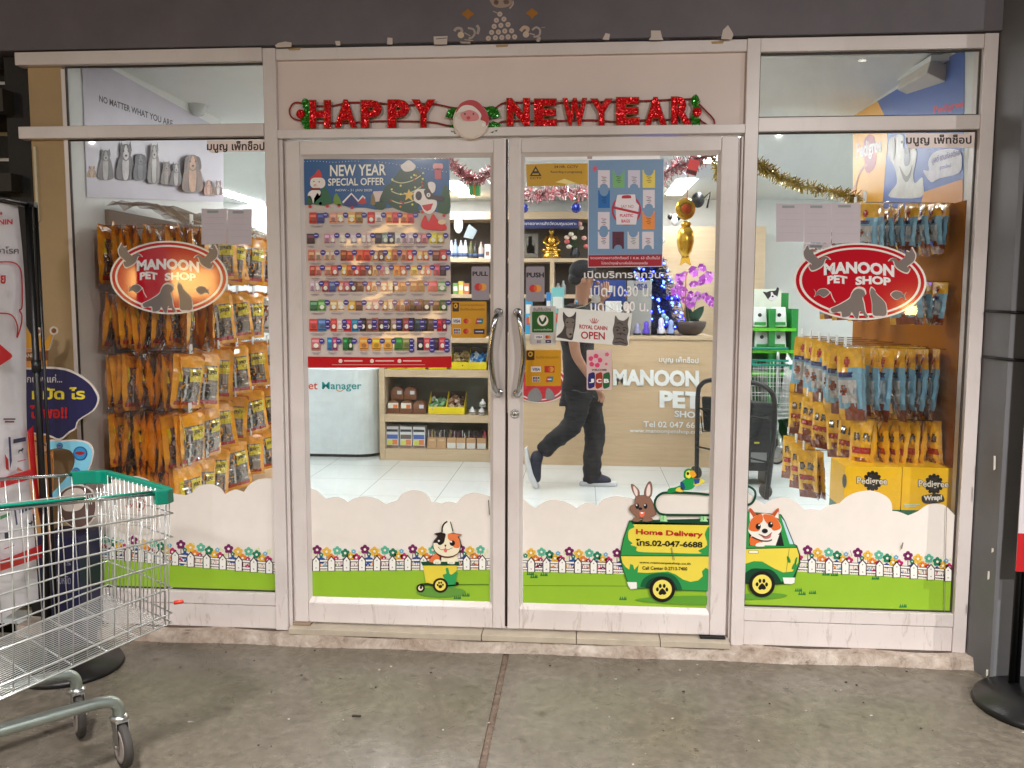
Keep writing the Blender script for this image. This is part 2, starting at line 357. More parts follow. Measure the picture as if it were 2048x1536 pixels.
# ------------------------------------------------------------------ shop walls
bl = thing('shop_building', 'dark beam, grey right pillar, tan left pier and white inner walls of the shop', 'building')
a = MB(); a.box(-4.2, 2.02, -.02, .3, 2.592, 3.15, M_BEAM); a.build('beam', bl)
a = MB(); a.hexa([(2.004,-.025,FZ),(2.034,-.16,FZ),(2.05,.4,FZ),(2.004,.4,FZ),(2.004,-.025,3.15),(2.034,-.16,3.15),(2.05,.4,3.15),(2.004,.4,3.15)], M_GREY)
a.hexa([(2.034,-.16,FZ),(3.6,-.2,FZ),(3.6,.4,FZ),(2.05,.4,FZ),(2.034,-.16,3.15),(3.6,-.2,3.15),(3.6,.4,3.15),(2.05,.4,3.15)], M_GREY)
a.build('pillar', bl)
a = MB()
for z in (1.458, 1.268): a.tube([(2.000,-.02,z+.002),(2.029,-.165,z),(2.1,-.17,z-.004),(2.4,-.178,z)], .006, M_DARK)
a.build('cable', bl)
a = MB(); a.box(-2.165, -2.005, .025, .3, FZ, 2.53, M_TAN); a.build('pier', bl)
a = MB(); a.box(-2.15, -2.138, .012, .025, 1.85, 2.18, mat((205,195,165), rough=.5)); a.build('trim_strip', bl)
for q in ((-2.06,-1.988,.301,1.72),(1.978,2.06,.401,1.62),(-2.0045,-1.988,.042,.3),(1.978,2.0025,.092,.4)):
    a = MB(); a.box(*q, 0, 2.64, M_WHITE); a.build('side_wall', bl)
# 
a = MB(); a.box(-6, 4.5, 6.4, 6.6, 0, 2.64, M_WHITE); a.box(-6.1, -6, .3, 6.6, 0, 2.64, M_WHITE); a.box(4.5, 4.6, .3, 6.6, 0, 2.64, M_WHITE)
a.box(-6, -2.165, .3, .4, 0, 2.64, M_WHITE); a.box(2.05, 4.5, .4, .5, 0, 2.64, M_WHITE); a.build('inner_wall', bl)
a = MB(); a.box(-6.1, 4.6, .3, 6.6, 2.64, 2.75, M_CEIL); a.box(-2.0, 2.0, .1, .3, 2.592, 2.75, M_CEIL)
a.build('ceiling', bl)
# neighbouring shop in the dark on the left
a = MB(); a.box(-4.4, -2.3, .32, .4, FZ, 3.1, M_DARK)
for i in range(22): a.box(-4.4, -2.3, .28, .318, .02+i*.12, .02+i*.12+.1, mat((24,21,19), rough=.7, var=.3))
a.build('slat')
tag(bpy.data.objects['slat'], 'dark roller shutter of the unlit neighbouring shop left of the pier', 'shutter'); bpy.data.objects['slat'].name = 'roller_shutter'
a = MB(); a.box(-2.3, -2.19, .06, .3, FZ, 2.59, M_DARK); a.box(-3.4,-2.26,-.02,.06,2.33,2.43,mat((44,38,30),rough=.6)); a.box(-3.4,-2.24,-.02,.06,1.98,2.06,mat((40,36,28),rough=.6)); 
tag(a.build('steel_gate'), 'dark steel gate post with cross rails beside the tan pier', 'gate')

# ------------------------------------------------------------------ shopfront frame
sf = thing('shopfront', 'white aluminium shopfront with two side windows and a double glass door', 'shopfront')
MF = M_FRAME
def bar(name, x0, x1, z0, z1, y0=0, y1=.06, bev=.003, m=MF): 
    b = MB(); b.box(x0, x1, y0, y1, z0, z1, m); return b.build(name, sf, bevel=bev)
bar('mullion', -1.075, -1.017, -.024, 2.585, -.004, .10); bar('mullion', .995, 1.05, -.024, 2.585, -.004, .10)
b = MB()                                                     # stepped jambs either side of the doors
b.box(-1.016, -1.0, .012, .09, -.02, 2.2, MF); b.box(-1.0, -.99, .03, .09, -.02, 2.2, MF)
b.build('jamb', sf, bevel=.002); b = MB()
b.box(.985, .994, .012, .09, -.02, 2.19, MF); b.box(.976, .985, .03, .09, -.02, 2.19, MF); b.build('jamb', sf, bevel=.002)
bar('post', 1.945, 2.0, -.024, 2.587, -.004, .09); bar('post', -2.01, -1.99, -.02, 2.52, .02, .08)
bar('top_rail', -2.2, -1.0755, 2.53, 2.586, -.012, .05); bar('top_rail', -1.0165, .9945, 2.534, 2.583); bar('top_rail', 1.0505, 1.9445, 2.53, 2.586)
bar('middle_rail', -2.2, -1.0755, 2.211, 2.264, -.012, .05); bar('middle_rail', 1.0505, 1.9445, 2.206, 2.264)
bar('door_head', -1.0165, .9945, 2.2, 2.238, -.006, .08)
b = MB(); b.box(-1.0165, .9945, .02, .05, 2.2385, 2.534, mat((214,198,190), rough=.45, k=1.08, var=.07, scale=2)); b.build('fascia_panel', sf)
def sill(x0, x1):
    b = MB(); b.box(x0, x1, .0, .06, .089, .146, MF); b.box(x0, x1, .004, .06, -.022, .087, MF); b.build('sill_panel', sf, bevel=.003)
    b = MB(); b.box(x0, x1, -.002, .04, -.034, -.023, mat((92,78,66), rough=.8)); b.build('sealant', sf)
sill(-2.0, -1.0755); sill(1.0505, 1.9445)
def pane(x0, x1, z0, z1, par, y=.032):
    b = MB(); b.box(x0, x1, y, y+.006, z0, z1, M_GLASS); return b.build('window_pane', par)
GL = .0315
M_GASK = mat((60,52,48), rough=.6)
def win(x0, x1, z0, z1):
    o = pane(x0, x1, z0, z1, sf)
    b = MB(); g = .006
    for q in ((x0,x1,z0,z0+g),(x0,x1,z1-g,z1),(x0,x0+g,z0+g,z1-g),(x1-g,x1,z0+g,z1-g)): b.box(q[0], q[1], .022, .031, q[2], q[3], M_GASK)
    b.build('gasket', o)
win(-1.99, -1.0755, 2.265, 2.529); win(1.0505, 1.9445, 2.265, 2.529); win(-1.99, -1.0755, .147, 2.21); win(1.0505, 1.9445, .147, 2.205)
def leaf(x0, x1, gx0, gx1, side):
    b = MB(); z0, z1, t0, t1 = .016, 2.19, .108, 2.13
    i0, i1 = gx0-.014, gx1+.014
    b.box(x0, i0, .004, .05, z0, z1, MF); b.box(i1, x1, .004, .05, z0, z1, MF)
    b.box(i0+.0005, i1-.0005, .006, .05, z0, t0, MF); b.box(i0+.0005, i1-.0005, .006, .05, t1, z1, MF)
    d = b.build('door', sf, bevel=.004)
    b = MB()                                                 # sloping glazing bead
    Z0, Z1 = .131, 2.114
    o = [(i0,.012,t0),(i1,.012,t0),(i1,.012,t1),(i0,.012,t1)]; q = [(gx0,.027,Z0),(gx1,.027,Z0),(gx1,.027,Z1),(gx0,.027,Z1)]
    b.add(o+q, [(j, (j+1) % 4, 4+(j+1) % 4, 4+j) for j in range(4)], MF); b.build('glazing_bead', d)
    b = MB(); b.box(gx0-.004, gx1+.004, .032, .038, Z0-.004, Z1+.004, M_GLASS); b.build('window_pane', d)
    s = -1 if side == 'L' else 1; hx = -.042 if s < 0 else .042
    b = MB(); pts = spline([(hx,-.002,1.445),(hx+s*.002,-.035,1.44),(hx+s*.014,-.058,1.40),(hx+s*.030,-.062,1.27),(hx+s*.014,-.058,1.13),(hx+s*.002,-.035,1.095),(hx,-.002,1.09)], 7, False)
    b.tube(pts, .0125, M_CHROME, 12)
    for z in (1.445, 1.09): b.lathe([(.02,0),(.02,.006),(.014,.009)], (hx,.004,z), M_CHROME, 16, ax=(0,-1,0))
    b.build('handle', d)
    if s > 0:
        b = MB(); b.lathe([(.02,0),(.02,.004),(.017,.007),(.012,.007),(.012,.004),(.009,.009)], (.03,.004,.998), M_STEEL, 20, ax=(0,-1,0)); b.box(.0285,.0315,-.0065,-.0048,.991,1.005, M_BLACK); b.build('lock', d)
leaf(-.985, -.013, -.908, -.082, 'L'); leaf(-.001, .972, .066, .888, 'R')
b = MB(); b.box(-.0128, -.0012, .02, .04, .02, 1.0, mat((50,36,32), rough=.6)); b.box(-.0128, -.006, .02, .04, 1.0, 2.19, mat((70,50,44), rough=.6)); b.build('weather_seal', sf)
for q, mm in (((.86,.97),M_DARK),((-.99,-.91),mat((150,130,110), rough=.7))):
    b = MB(); b.box(*q,-.015,.03,.006,.014,mm); b.build('floor_pivot', sf)

# ------------------------------------------------------------------ lamps
def spot(x, y, e, col, size=139):
    nr = y > -3; l = bpy.data.lights.new('downlight_bulb', 'SPOT'); l.energy = e; l.color = col; l.spot_size = math.radians(114 if nr else 155); l.spot_blend = 1.0; l.shadow_soft_size = .16 if x < 0 and (x > -2 or nr) else .02
    o = bpy.data.objects.new('downlight_bulb', l); C.objects.link(o); o.location = (x, y, 3.07); o.rotation_euler = (math.radians(5 if nr else 34), 0, 0)
    t = tag(thing('ceiling_downlight', 'round canopy downlight, partly added set, %s from the left, %s row from the shop' % ({-4.6:'first',-1.25:'second',2.16:'third',5.4:'fourth'}[x], 'near' if y > -3 else 'far'), 'lamp', (x,y,3.15), 'canopy downlights'))
    b = MB(); b.lathe([(.06,0),(.06,.01),(.045,.012),(.04,.03),(.035,.055)], (x,y,3.092), M_GREY, 24); b.build('trim_ring', t)
    b = MB(); b.lathe([(.022,0),(.022,.004)], (x,y,3.086), mat((255,240,220), emit=25, var=0), 20); b.build('lit_disc', t)
WARM = (1, .965, .945)
for x, y, e in ((-4.6,-2.3,500),(-1.25,-2.3,520),(2.16,-2.25,560),(5.4,-2.3,500),(-4.6,-4.7,150),(-1.25,-4.7,260),(2.16,-4.7,380),(5.4,-4.7,700)): spot(x, y, e, WARM)  # third near lamp is known from its reflection; most others added to soften shadows
def shoplamp(x, z, w, h, strength, lab):
    t = thing('street_lamp', lab, 'lamp', (x,-9,FZ), 'lamps across the walkway')
    b = MB(); b.box(x-w/2, x+w/2, -9.08, -8.97, z-h/2, z+h/2, mat((255,190,110), emit=strength, var=0, k=1)); b.build('lit_panel', t)
    b = MB(); b.box(x-.05, x+.05, -9.06, -9.0, FZ, z-h/2, M_DARK); b.build('post', t)
shoplamp(-2.35, 1.66, 1.0, .5, 15, 'left warm lit lamp panel on a dark post across the walkway')
shoplamp(-5.88, 1.74, 1.3, .42, 20, 'far left wide warm lit lamp panel across the walkway')
shoplamp(5.02, 1.37, .12, .12, 110, 'small right warm lamp on a post across the walkway')
def fluor(x, y, lab, L=1.2, W=.16, s=52):
    t = thing('ceiling_light', lab, 'light', (x,y,2.62), 'fluorescent ceiling lights')
    b = MB(); b.box(x-W/2, x+W/2, y-L/2, y+L/2, 2.626, 2.634, mat((250,252,255), emit=s, var=0, k=1)); b.build('diffuser', t)
    b = MB(); W2, L2 = W/2+.03, L/2+.03; b.box(x-W2, x+W2, y-L2, y+L2, 2.636, 2.639, mat((235,238,238), rough=.4)); b.build('frame', t)
for i, (x, y, lab) in enumerate([(-.95,5.25,'fluorescent light over the shelves left of the aisle, behind the pink tinsel'),(-1.5,5.3,'fluorescent light beside the aisle one, half hidden by the poster'),(1.3,5.2,'fluorescent light right of the plastic bag poster'),
    (1.32,3.0,'nearer fluorescent light at the top right of the right door'),(-3.5,5.7,'fluorescent light far left over the back of the shop'),(-1.0,2.6,'near fluorescent light above the left door aisle'),
    (-3.5,2.8,'fluorescent light over the left part of the shop'),(3.2,4.2,'fluorescent light over the right part of the shop'),(3.2,2.2,'fluorescent light near the right side wall'),(.2,1.3,'fluorescent light just behind the doors')]): fluor(x, y, lab)
# ------------------------------------------------------------------ stickers and prints on the glass
WH = (238,232,226)
YD = GL-.003                                                  # prints sit just outside the glass
PURP, MAG, ORG, YEL, TEAL, DGRN, BLU, LBL = (120,28,96), (196,40,110), (238,140,60), (240,190,70), (96,190,160), (30,130,96), (36,86,160), (110,180,215)
def flower(a, x, y, r, col, L):
    for i in range(5):
        b = 2*math.pi*(i/5)-.3; a.ell(x+r*.62*math.cos(b), y+r*.62*math.sin(b), r*.46, r*.46, col, L, 8)
    a.ell(x, y, r*.3, r*.3, (245,238,225), L+1, 8)
FP = [(0,-22,MAG,8),(17,-38,PURP,9),(25,-28,DGRN,4.5),(25,-17,BLU,7.5),(36,-34,YEL,9),(45,-22,ORG,8),(57,-36,TEAL,8.5),(55,-20,MAG,5),(73,-31,DGRN,8.5),(72,-17,BLU,5),(84,-24,YEL,8.5),(90,-34,LBL,4.5)]
def landscape(name, label, cloud, grass, bottom, xs, x0, x1, ph, sc=1.0, line=None, tufts=()):
    t = thing('landscape_decal', label, 'window decal', at((x0+x1)/2, bottom[0][1], YD), 'cloud and garden decals along the windows')
    gy = lambda x: next((p[1]+(q[1]-p[1])*(x-p[0])/(q[0]-p[0]) for p, q in zip(grass, grass[1:]) if p[0] <= x <= q[0]), grass[-1][1])
    a = Art(YD, k=1.28, rough=.3, step=.0005)
    a.shape(cloud+[(x1, gy(x1)), (x0, gy(x0))], (228,221,213)); a.sheet('cloud', t)
    a = Art(YD, k=1.2, rough=.3, step=.0005); a.shape(grass+bottom, (146,188,50), 1)
    if line:
        a.line(line, 1.3, (92,140,40), 2)
    for (x, y) in tufts:
        for dx in (-6,-2,2,5): a.shape([(x+dx-2,y+3),(x+dx+1,y-5),(x+dx+2.5,y+3)], (40,120,60), 2)
    a.sheet('grass', t)
    a = Art(YD, k=1.15, rough=.3, step=.0005)
    rnd = random.Random(int(ph*7)+3)
    for k in range(int((x1-x0)/4.5)):                          # little coloured stems behind the fence
        x = x0+2+k*4.5; g = gy(x); c = rnd.choice([MAG,ORG,YEL,PURP,(230,120,120),TEAL,BLU,(160,200,80)])
        a.line([(x,g-2),(x,g-rnd.uniform(10,20))], 1.3, c, 1)
        if rnd.random() < .28 and x0+6 < x < x1-6: flower(a, x, g-rnd.uniform(5,11), rnd.uniform(3,5.5), rnd.choice([MAG,PURP,BLU,ORG,LBL]), 2)
        if rnd.random() < .6: a.ell(x, g-rnd.uniform(28,44), 2.5, rnd.uniform(3,7), (222,226,180), 1, 8)
    P = 95.5*sc
    for i in range(-1, int((x1-x0)/P)+2):
        for (dx, dy, c, r) in FP:
            x = x0+ph+i*P+dx*sc
            if x0+r < x < x1-r:
                g = gy(x)+dy*sc-4
                if r > 6: a.line([(x,g),(x,gy(x)-14)], 1.5, (90,60,90) if c in (PURP,MAG) else (150,140,110), 1)
                flower(a, x, g, r*sc, c, 3)
    o = a.sheet('flowers', t)
    a = Art(YD, k=1.28, rough=.3, step=.0005); INK = (58,26,34)
    for yy in (-20,-6.5):
        pts = [(x, gy(x)+yy*sc) for x in [x0+(x1-x0)*i/8 for i in range(9)]]
        a.line(pts, 5.6, INK, 5); a.line(pts, 3.4, WH, 6)
    for x in xs:
        if not x0+6 < x < x1-5: continue
        g = gy(x); w, h = 6.6*sc, 29*sc
        a.shape([(x-w-1.3,g+.5),(x-w-1.3,g-h+8),(x,g-h-1.5),(x+w+1.3,g-h+8),(x+w+1.3,g+.5)], INK, 7)
        a.shape([(x-w+.6,g),(x-w+.4,g-h+9),(x,g-h+1.5),(x+w-.4,g-h+9),(x+w-.6,g)], (242,234,226), 8)
        for yy in (-20,-6): a.ell(x, g+yy*sc, 1.3, 1.3, (140,125,118), 9, 8)
    a.sheet('picket_fence', t)
    return t
z = lambda ox, oy, pts, s=3.657: [(ox+x/s, oy+y/s) for x, y in pts]
bump = lambda pts, n=5: spline(pts, n, False)
landscape('l', 'left window decal of white cloud, fence and grass behind the cart',
    bump([(160,998),(170,985),(186,978),(200,985)])+bump([(200,982),(215,966),(240,955),(268,958),(290,968)])+bump([(290,980),(318,975),(345,986)])+bump([(345,986),(370,990),(385,985)])+bump([(385,985),(396,973),(420,968),(440,975),(450,988)])+bump([(450,988),(470,979),(488,984)])+bump([(488,984),(500,968),(520,958),(551,957)]),
    [(160,1118),(219,1118),(328,1128),(440,1138),(551,1147)], [(551,1182.5),(350,1177),(161,1172)],
    [164,195,226,257,283,302,320,351,382,414,446,478,508,539], 160, 551, -6, tufts=())
landscape('l', 'left door decal of cloud, picket fence and grass with no van on it',
    bump(z(500,760,[(445,790),(500,815),(555,870)]))+bump(z(500,760,[(555,870),(625,853),(680,868),(715,893)]))+bump(z(500,760,[(715,893),(770,862),(850,850),(930,870),(995,910)]))+bump(z(500,760,[(995,910),(1035,892),(1075,882)]))+bump(z(500,760,[(1075,882),(1115,832),(1180,805),(1260,815),(1310,855),(1328,893)]))+bump(z(500,760,[(1328,893),(1365,893),(1405,905)]))+bump(z(500,760,[(1405,905),(1450,888),(1510,900)]))+bump(z(500,760,[(1510,900),(1560,848),(1640,822),(1755,850)])),
    [(621.5,1141.5),(800,1140),(980,1139)], [(980,1207),(621.5,1197.5)], [500+v/3.657 for v in (485,597,708,820,930,1043,1155,1270,1585,1700)], 621.5, 980, -4,
    tufts=[(932,1190),(915,1195)])
landscape('l', 'right door decal of cloud, fence and grass behind the green van',
    bump(z(1000,760,[(170,865),(210,903),(262,937)]))+bump(z(1000,760,[(262,937),(320,892),(400,875),(500,900),(560,937)]))+bump(z(1000,760,[(560,937),(610,902),(670,896),(715,918)]))+bump(z(1000,760,[(715,918),(760,870),(850,848),(960,865)]))+bump([(1262,997),(1290,1000),(1309,1006),(1316,994),(1332,985)])+[(1360,982),(1418.5,984)],
    [(1046,1143),(1150,1145),(1243,1148),(1418.5,1150)], [(1418.5,1222.5),(1046,1212)], [1000+v/3.657 for v in (228,340,455,570,685,800)], 1046, 1418.5, -20,
    line=[(1047,1171),(1258,1172)], tufts=[(1061,1147),(1068,1153),(1088,1149),(1246,1197)])
landscape('l', 'right window decal of cloud, fence and grass beside the front of the van',
    [(1489,984)]+bump([(1489,984),(1502,990),(1512,1001)])+bump(z(1488,760,[(90,884),(125,893),(150,912)]))+bump(z(1488,760,[(150,912),(200,876),(280,858),(350,870),(400,908),(440,948)]))+bump(z(1488,760,[(440,948),(500,943),(555,955)]))+bump(z(1488,760,[(555,955),(610,920),(700,900)]))+bump(z(1488,760,[(700,900),(760,848),(850,815),(950,812),(1040,850),(1078,900),(1085,958)]))+bump(z(1488,760,[(1085,958),(1130,963),(1200,990)]))+bump(z(1488,760,[(1200,990),(1270,960),(1340,915),(1410,905),(1480,925),(1545,995)])),
    [(1489,1140),(1597,1143),(1750,1151),(1887,1160.6),(1912,1163)], [(1906,1226),(1489,1212)], [1488+v/3.657 for v in (495,620,740,865,990,1115,1240,1365,1490)], 1489, 1910, 8, 1.05,
    tufts=[(1597,1180),(1604,1187),(1625,1185),(1652,1148),(1669,1149),(1751,1156),(1806,1212)])

# guinea cat in a little cart (left door)
t = thing('sticker', 'calico cat riding in a small yellow and green cart sticker', 'sticker', at(880,1200,YD))
Y2 = YD-.006
a = Art(Y2, k=1.2, zoom=(820,1020,8.53))
a.ell(530,1400,420,90,(96,150,60),0); a.sheet('shadow_print', t)
a = Art(Y2, k=1.2, zoom=(820,1020,8.53)); DK=(30,18,14)
a.shape([(220,930),(810,930),(760,1290),(380,1280),(270,1240)], (228,208,70), 1)
a.blob([(560,1110),(620,1080),(610,1000),(650,990),(680,1090),(730,1090),(800,1040),(790,1140),(760,1290),(640,1300),(600,1200)], (44,156,86), 2)
a.shape([(185,880),(835,880),(845,945),(215,945)], (16,72,44), 3)
a.line([(180,1275),(300,1260),(420,1290)], 40, (20,60,30), 2); a.line([(640,1290),(790,1280)], 24, (20,60,30), 2); a.ell(805,1255,28,32,DK,3); a.line([(830,1270),(1345,1270)], 10, (40,90,20), 1)
a.sheet('cart_print', t)
a = Art(Y2, k=1.2, zoom=(820,1020,8.53)); CRM=(240,230,200)
a.ell(520,1282,130,126,DK,4); a.ell(520,1282,92,90,(240,222,100),5); a.ell(520,1300,34,28,DK,6)
for dx, dy in ((-45,-5),(-22,-42),(16,-46),(44,-10)): a.ell(520+dx,1280+dy,15,20,DK,6)
a.ell(182,1330,72,72,DK,4); a.ell(182,1330,42,42,CRM,5); a.ell(190,1315,22,28,DK,6); a.sheet('wheel_print', t)
a = Art(Y2, k=1.2, zoom=(820,1020,8.53))
a.blob([(330,880),(380,790),(440,745),(520,760),(520,880)], (226,120,70), 4)
a.shape([(505,880),(510,770),(800,760),(830,880)], CRM, 4)
a.blob([(410,405),(470,440),(415,510),(388,590),(420,700),(520,775),(640,800),(760,780),(840,720),(872,610),(860,500),(830,450),(890,420),(780,395),(690,385),(600,380),(500,380)], (40,26,22), 5, 6)
a.blob([(425,410),(490,440),(425,515),(400,590),(432,695),(525,765),(640,788),(755,768),(828,712),(858,610),(846,505),(815,450),(870,420),(775,405),(690,395),(600,392),(500,392)], CRM, 6, 6)
a.blob([(430,410),(490,440),(425,515),(408,555),(470,560),(520,580),(575,560),(600,480),(610,410),(560,380),(490,385)], (34,22,22), 7)
a.blob([(660,400),(650,480),(690,520),(740,560),(745,630),(840,640),(855,560),(840,490),(815,450),(870,420),(780,402)], (228,124,72), 7)
for x, y in ((515,545),(725,560)): a.ell(x,y,46,48,(20,12,14),8); a.ell(x-20,y-24,17,17,(250,248,240),9,10)
a.blob([(590,595),(605,585),(622,595),(606,625)], (30,18,20), 8); a.line([(606,620),(606,660)],7,(30,18,20),8)
a.line(spline([(480,620),(520,665),(570,670),(606,655),(650,672),(690,655),(730,640)],4,False),7,(60,40,36),8); a.blob([(575,665),(606,655),(640,668),(625,712),(595,712)], (226,110,110), 9)
a.line(spline([(440,715),(520,780),(640,803),(740,785),(800,745)],4,False),16,(96,40,24),9)
for x0 in (400,640): a.blob([(x0,900),(x0+20,850),(x0+70,835),(x0+120,855),(x0+125,910),(x0+60,918)], (246,238,214), 9); a.line([(x0+45,915),(x0+45,880)],6,(120,100,80),10); a.line([(x0+80,915),(x0+80,880)],6,(120,100,80),10)
a.blob([(545,385),(545,290),(580,225),(620,190),(690,185),(710,240),(730,370),(660,395)], (244,238,224), 7); a.line(spline([(550,375),(555,290),(590,225),(640,190)],4,False),26,(34,24,22),8); a.line(spline([(690,195),(710,260),(732,360)],4,False),16,(34,24,22),8)
a.sheet('cat_print', t)

# delivery van: rear half on the right door, cab on the right window
VG, VD, VY = (46,150,74), (10,62,40), (232,212,76)
t = thing('sticker', 'rear half of the green and yellow delivery van sticker with a rabbit on top', 'sticker', at(1340,1195,YD))
Z4 = (1230,920,5.297); XR = 998
a = Art(Y2, k=1.15, zoom=Z4); a.blob([(210,1480),(420,1450),(700,1440),(XR,1445),(XR,1530),(700,1530),(400,1510)], (96,158,50), 0, 3); a.sheet('shadow_print', t)
a = Art(Y2, k=1.2, zoom=Z4)
a.shape([(150,640),(XR,620),(XR,1390),(640,1380),(330,1360),(180,1365),(130,1300),(80,1160),(55,1050),(58,960),(85,830)], (30,84,40), 1)
a.shape([(158,650),(XR,632),(XR,1385),(640,1375),(330,1354),(185,1356),(140,1300),(90,1160),(66,1050),(68,962),(95,830)], VG, 2)
a.shape([(158,645),(XR,618),(XR,690),(190,680)], VD, 3)
a.blob([(195,670),(320,660),(960,680),(975,720),(950,790),(975,900),(880,960),(900,990),(520,980),(245,970),(230,920),(165,900),(185,880),(150,850),(138,800),(150,740),(205,710)], VY, 3, 3)
a.shape([(64,1018),(XR,1022),(XR,1165),(960,1140),(920,1180),(930,1230),(880,1275),(800,1290),(720,1265),(640,1210),(560,1180),(420,1190),(330,1195),(240,1190),(250,1110),(205,1160),(190,1110),(160,1100),(150,1160),(110,1130),(80,1085)], VY, 3)
a.line([(62,1012),(XR,1016)], 9, (28,100,50), 4); a.line([(590,930),(615,1060)], 4, (90,90,40), 5)
a.shape(spline([(265,1340),(300,1260),(380,1210),(500,1195),(610,1215),(680,1290),(715,1380)],4,False)+[(600,1380),(400,1360)], (16,96,56), 4)
a.shape(spline([(320,1350),(350,1280),(420,1240),(510,1230),(600,1260),(650,1340),(660,1375)],4,False)+[(400,1360)], VD, 5)
a.shape([(128,1290),(230,1292),(232,1360),(165,1366),(140,1330)], (246,240,232), 4)
for x, y in ((500,575),(925,575)):
    for dx, c in ((-5,(150,215,150)),(30,(176,232,170))): a.shape([(x+dx-14,y),(x+dx+14,y),(x+dx+14,y+52),(x+dx+30,y+74),(x+dx-22,y+74),(x+dx-14,y+52)], c, 6+(dx>0))
a.line(spline([(XR,365),(850,350),(560,342),(480,360),(432,410),(420,480),(450,545),(510,575),(700,580),(XR,582)],6,False), 24, (10,66,44), 7)
a.sheet('van_print', t)
a = Art(Y2, k=1.15, zoom=Z4)
for (s, x0, y0, x1, y1, c, t0) in (('Home Delivery',222,728,930,800,(186,20,40),30),('โทร.02-047-6688',222,832,925,905,(24,22,26),22),('www.manoonpetshop.co.th',258,1068,800,1098,(40,38,20),16),('Call Center 0-2713-7400',290,1122,765,1158,(40,38,20),10)):
    b = .03 if y1-y0 > 50 else .015
    a.txt(s,x0,y0,x1,y1,c,7,b,t0)
a.sheet('lettering', t)
a = Art(Y2, k=1.2, zoom=Z4)
def wheel(a, cx, cy, r, L=8):
    a.ell(cx,cy,r,r,(22,16,16),L,32); a.ell(cx,cy,r*.74,r*.74,(236,222,104),L+1,32); a.blob([(cx-40,cy+35),(cx-10,cy-5),(cx+12,cy-5),(cx+42,cy+38),(cx+20,cy+58),(cx,cy+52),(cx-25,cy+60)],(22,16,16),L+2)
    for dx, dy in ((-52,0),(-22,-36),(20,-36),(48,2)): a.ell(cx+dx,cy+dy,15,22,(22,16,16),L+2)
wheel(a,500,1366,136); a.sheet('wheel_print', t)
a = Art(Y2, k=1.2, zoom=Z4); BR=(142,104,86); BD=(92,62,50)
for pts in ([(168,262),(190,255),(250,310),(262,370),(250,400),(215,385),(180,320)],[(345,240),(378,228),(395,290),(390,370),(350,410),(312,400),(310,320)]): a.blob(pts, BD, 7); a.blob([(x+(sum(p[0] for p in pts)/7-x)*.12, y+(sum(p[1] for p in pts)/7-y)*.08) for x, y in pts], BR, 8); a.blob([(x+(sum(p[0] for p in pts)/7-x)*.5, y+(sum(p[1] for p in pts)/7-y)*.3) for x, y in pts], (240,222,214), 9)
hd = [(215,390),(280,368),(350,380),(395,430),(425,540),(432,580),(385,600),(340,615),(250,610),(190,570),(155,525),(165,480),(205,460)]
a.blob(hd, BD, 9); a.blob([(x+(290-x)*.03, y+(490-y)*.03) for x, y in hd], BR, 10)
for x in (235,322): a.ell(x,486,20,28,(16,14,22),11); a.ell(x-6,474,7,9,(250,250,250),12,8)
a.ell(268,512,20,14,(30,24,40),11); a.blob([(255,545),(290,550),(315,545),(305,590),(270,598)], (240,110,80), 11); a.shape([(270,548),(300,548),(296,566),(274,566)], (250,245,240), 12)
a.blob([(185,640),(200,605),(240,600),(270,630),(240,650)], BR, 11); a.blob([(290,640),(310,605),(360,600),(400,620),(390,640),(330,650)], BR, 11); a.sheet('rabbit_print', t)
a = Art(Y2, k=1.2, zoom=Z4); PG=(20,140,66)
a.blob([(555,330),(570,300),(640,285),(690,270),(720,310),(640,335),(570,350)], PG, 8); a.blob([(640,320),(665,290),(720,285),(720,330),(680,335)], (238,206,80), 9)
a.blob([(690,270),(700,230),(740,200),(790,185),(840,200),(850,260),(820,300),(750,320),(700,310)], (24,156,76), 9); a.blob([(690,245),(700,225),(730,250),(740,300),(700,290)], (36,70,130), 10)
a.blob([(725,150),(735,110),(775,88),(820,100),(850,140),(820,190),(760,200),(730,185)], PG, 10); a.blob([(745,150),(760,115),(795,110),(810,150),(790,190),(755,180)], (244,232,80), 11); a.ell(770,140,14,17,(14,14,20),12)
a.blob([(790,120),(830,110),(858,150),(850,170),(820,185),(800,160)], (244,166,40), 12); a.shape([(840,195),(905,195),(940,205),(955,225),(900,260),(860,275),(830,260)], (226,214,80), 10); a.shape([(835,198),(900,195),(890,240),(840,255)], (36,70,140), 11)
a.sheet('parrot_print', t)
t = thing('sticker', 'front half of the green and yellow delivery van sticker with a corgi driver', 'sticker', at(1530,1190,YD))
a = Art(Y2, k=1.15, zoom=Z4); a.blob([(1372,1425),(1500,1410),(1700,1410),(1830,1435),(1700,1465),(1500,1475),(1372,1470)], (96,158,50), 0, 3); a.sheet('shadow_print', t)
XL = 1374
a = Art(Y2, k=1.2, zoom=Z4)
a.shape([(XL,545),(1760,575),(1800,640),(1900,890),(1930,905),(1960,1000),(1965,1090),(1930,1180),(1890,1310),(1700,1320),(XL,1310)], (18,62,36), 1)
a.shape([(XL,552),(1752,583),(1790,650),(1890,895),(1918,912),(1948,1005),(1950,1090),(1915,1175),(1880,1250),(1700,1310),(XL,1300)], VG, 2)
a.shape([(1420,560),(1720,585),(1790,910),(1420,905)], (24,30,30), 3); a.shape([(1760,610),(1790,640),(1890,890),(1850,890)], (190,222,232), 3)
a.shape([(XL,945),(1925,930),(1948,1010),(1940,1080),(1880,1180),(1780,1190),(1690,1150),(1560,1075),(1470,1070),(XL,1100)], VY, 3); a.line([(XL,936),(1925,925)], 8, (20,90,46), 4); a.line([(1845,935),(1810,1200)], 4, (110,110,40), 5)
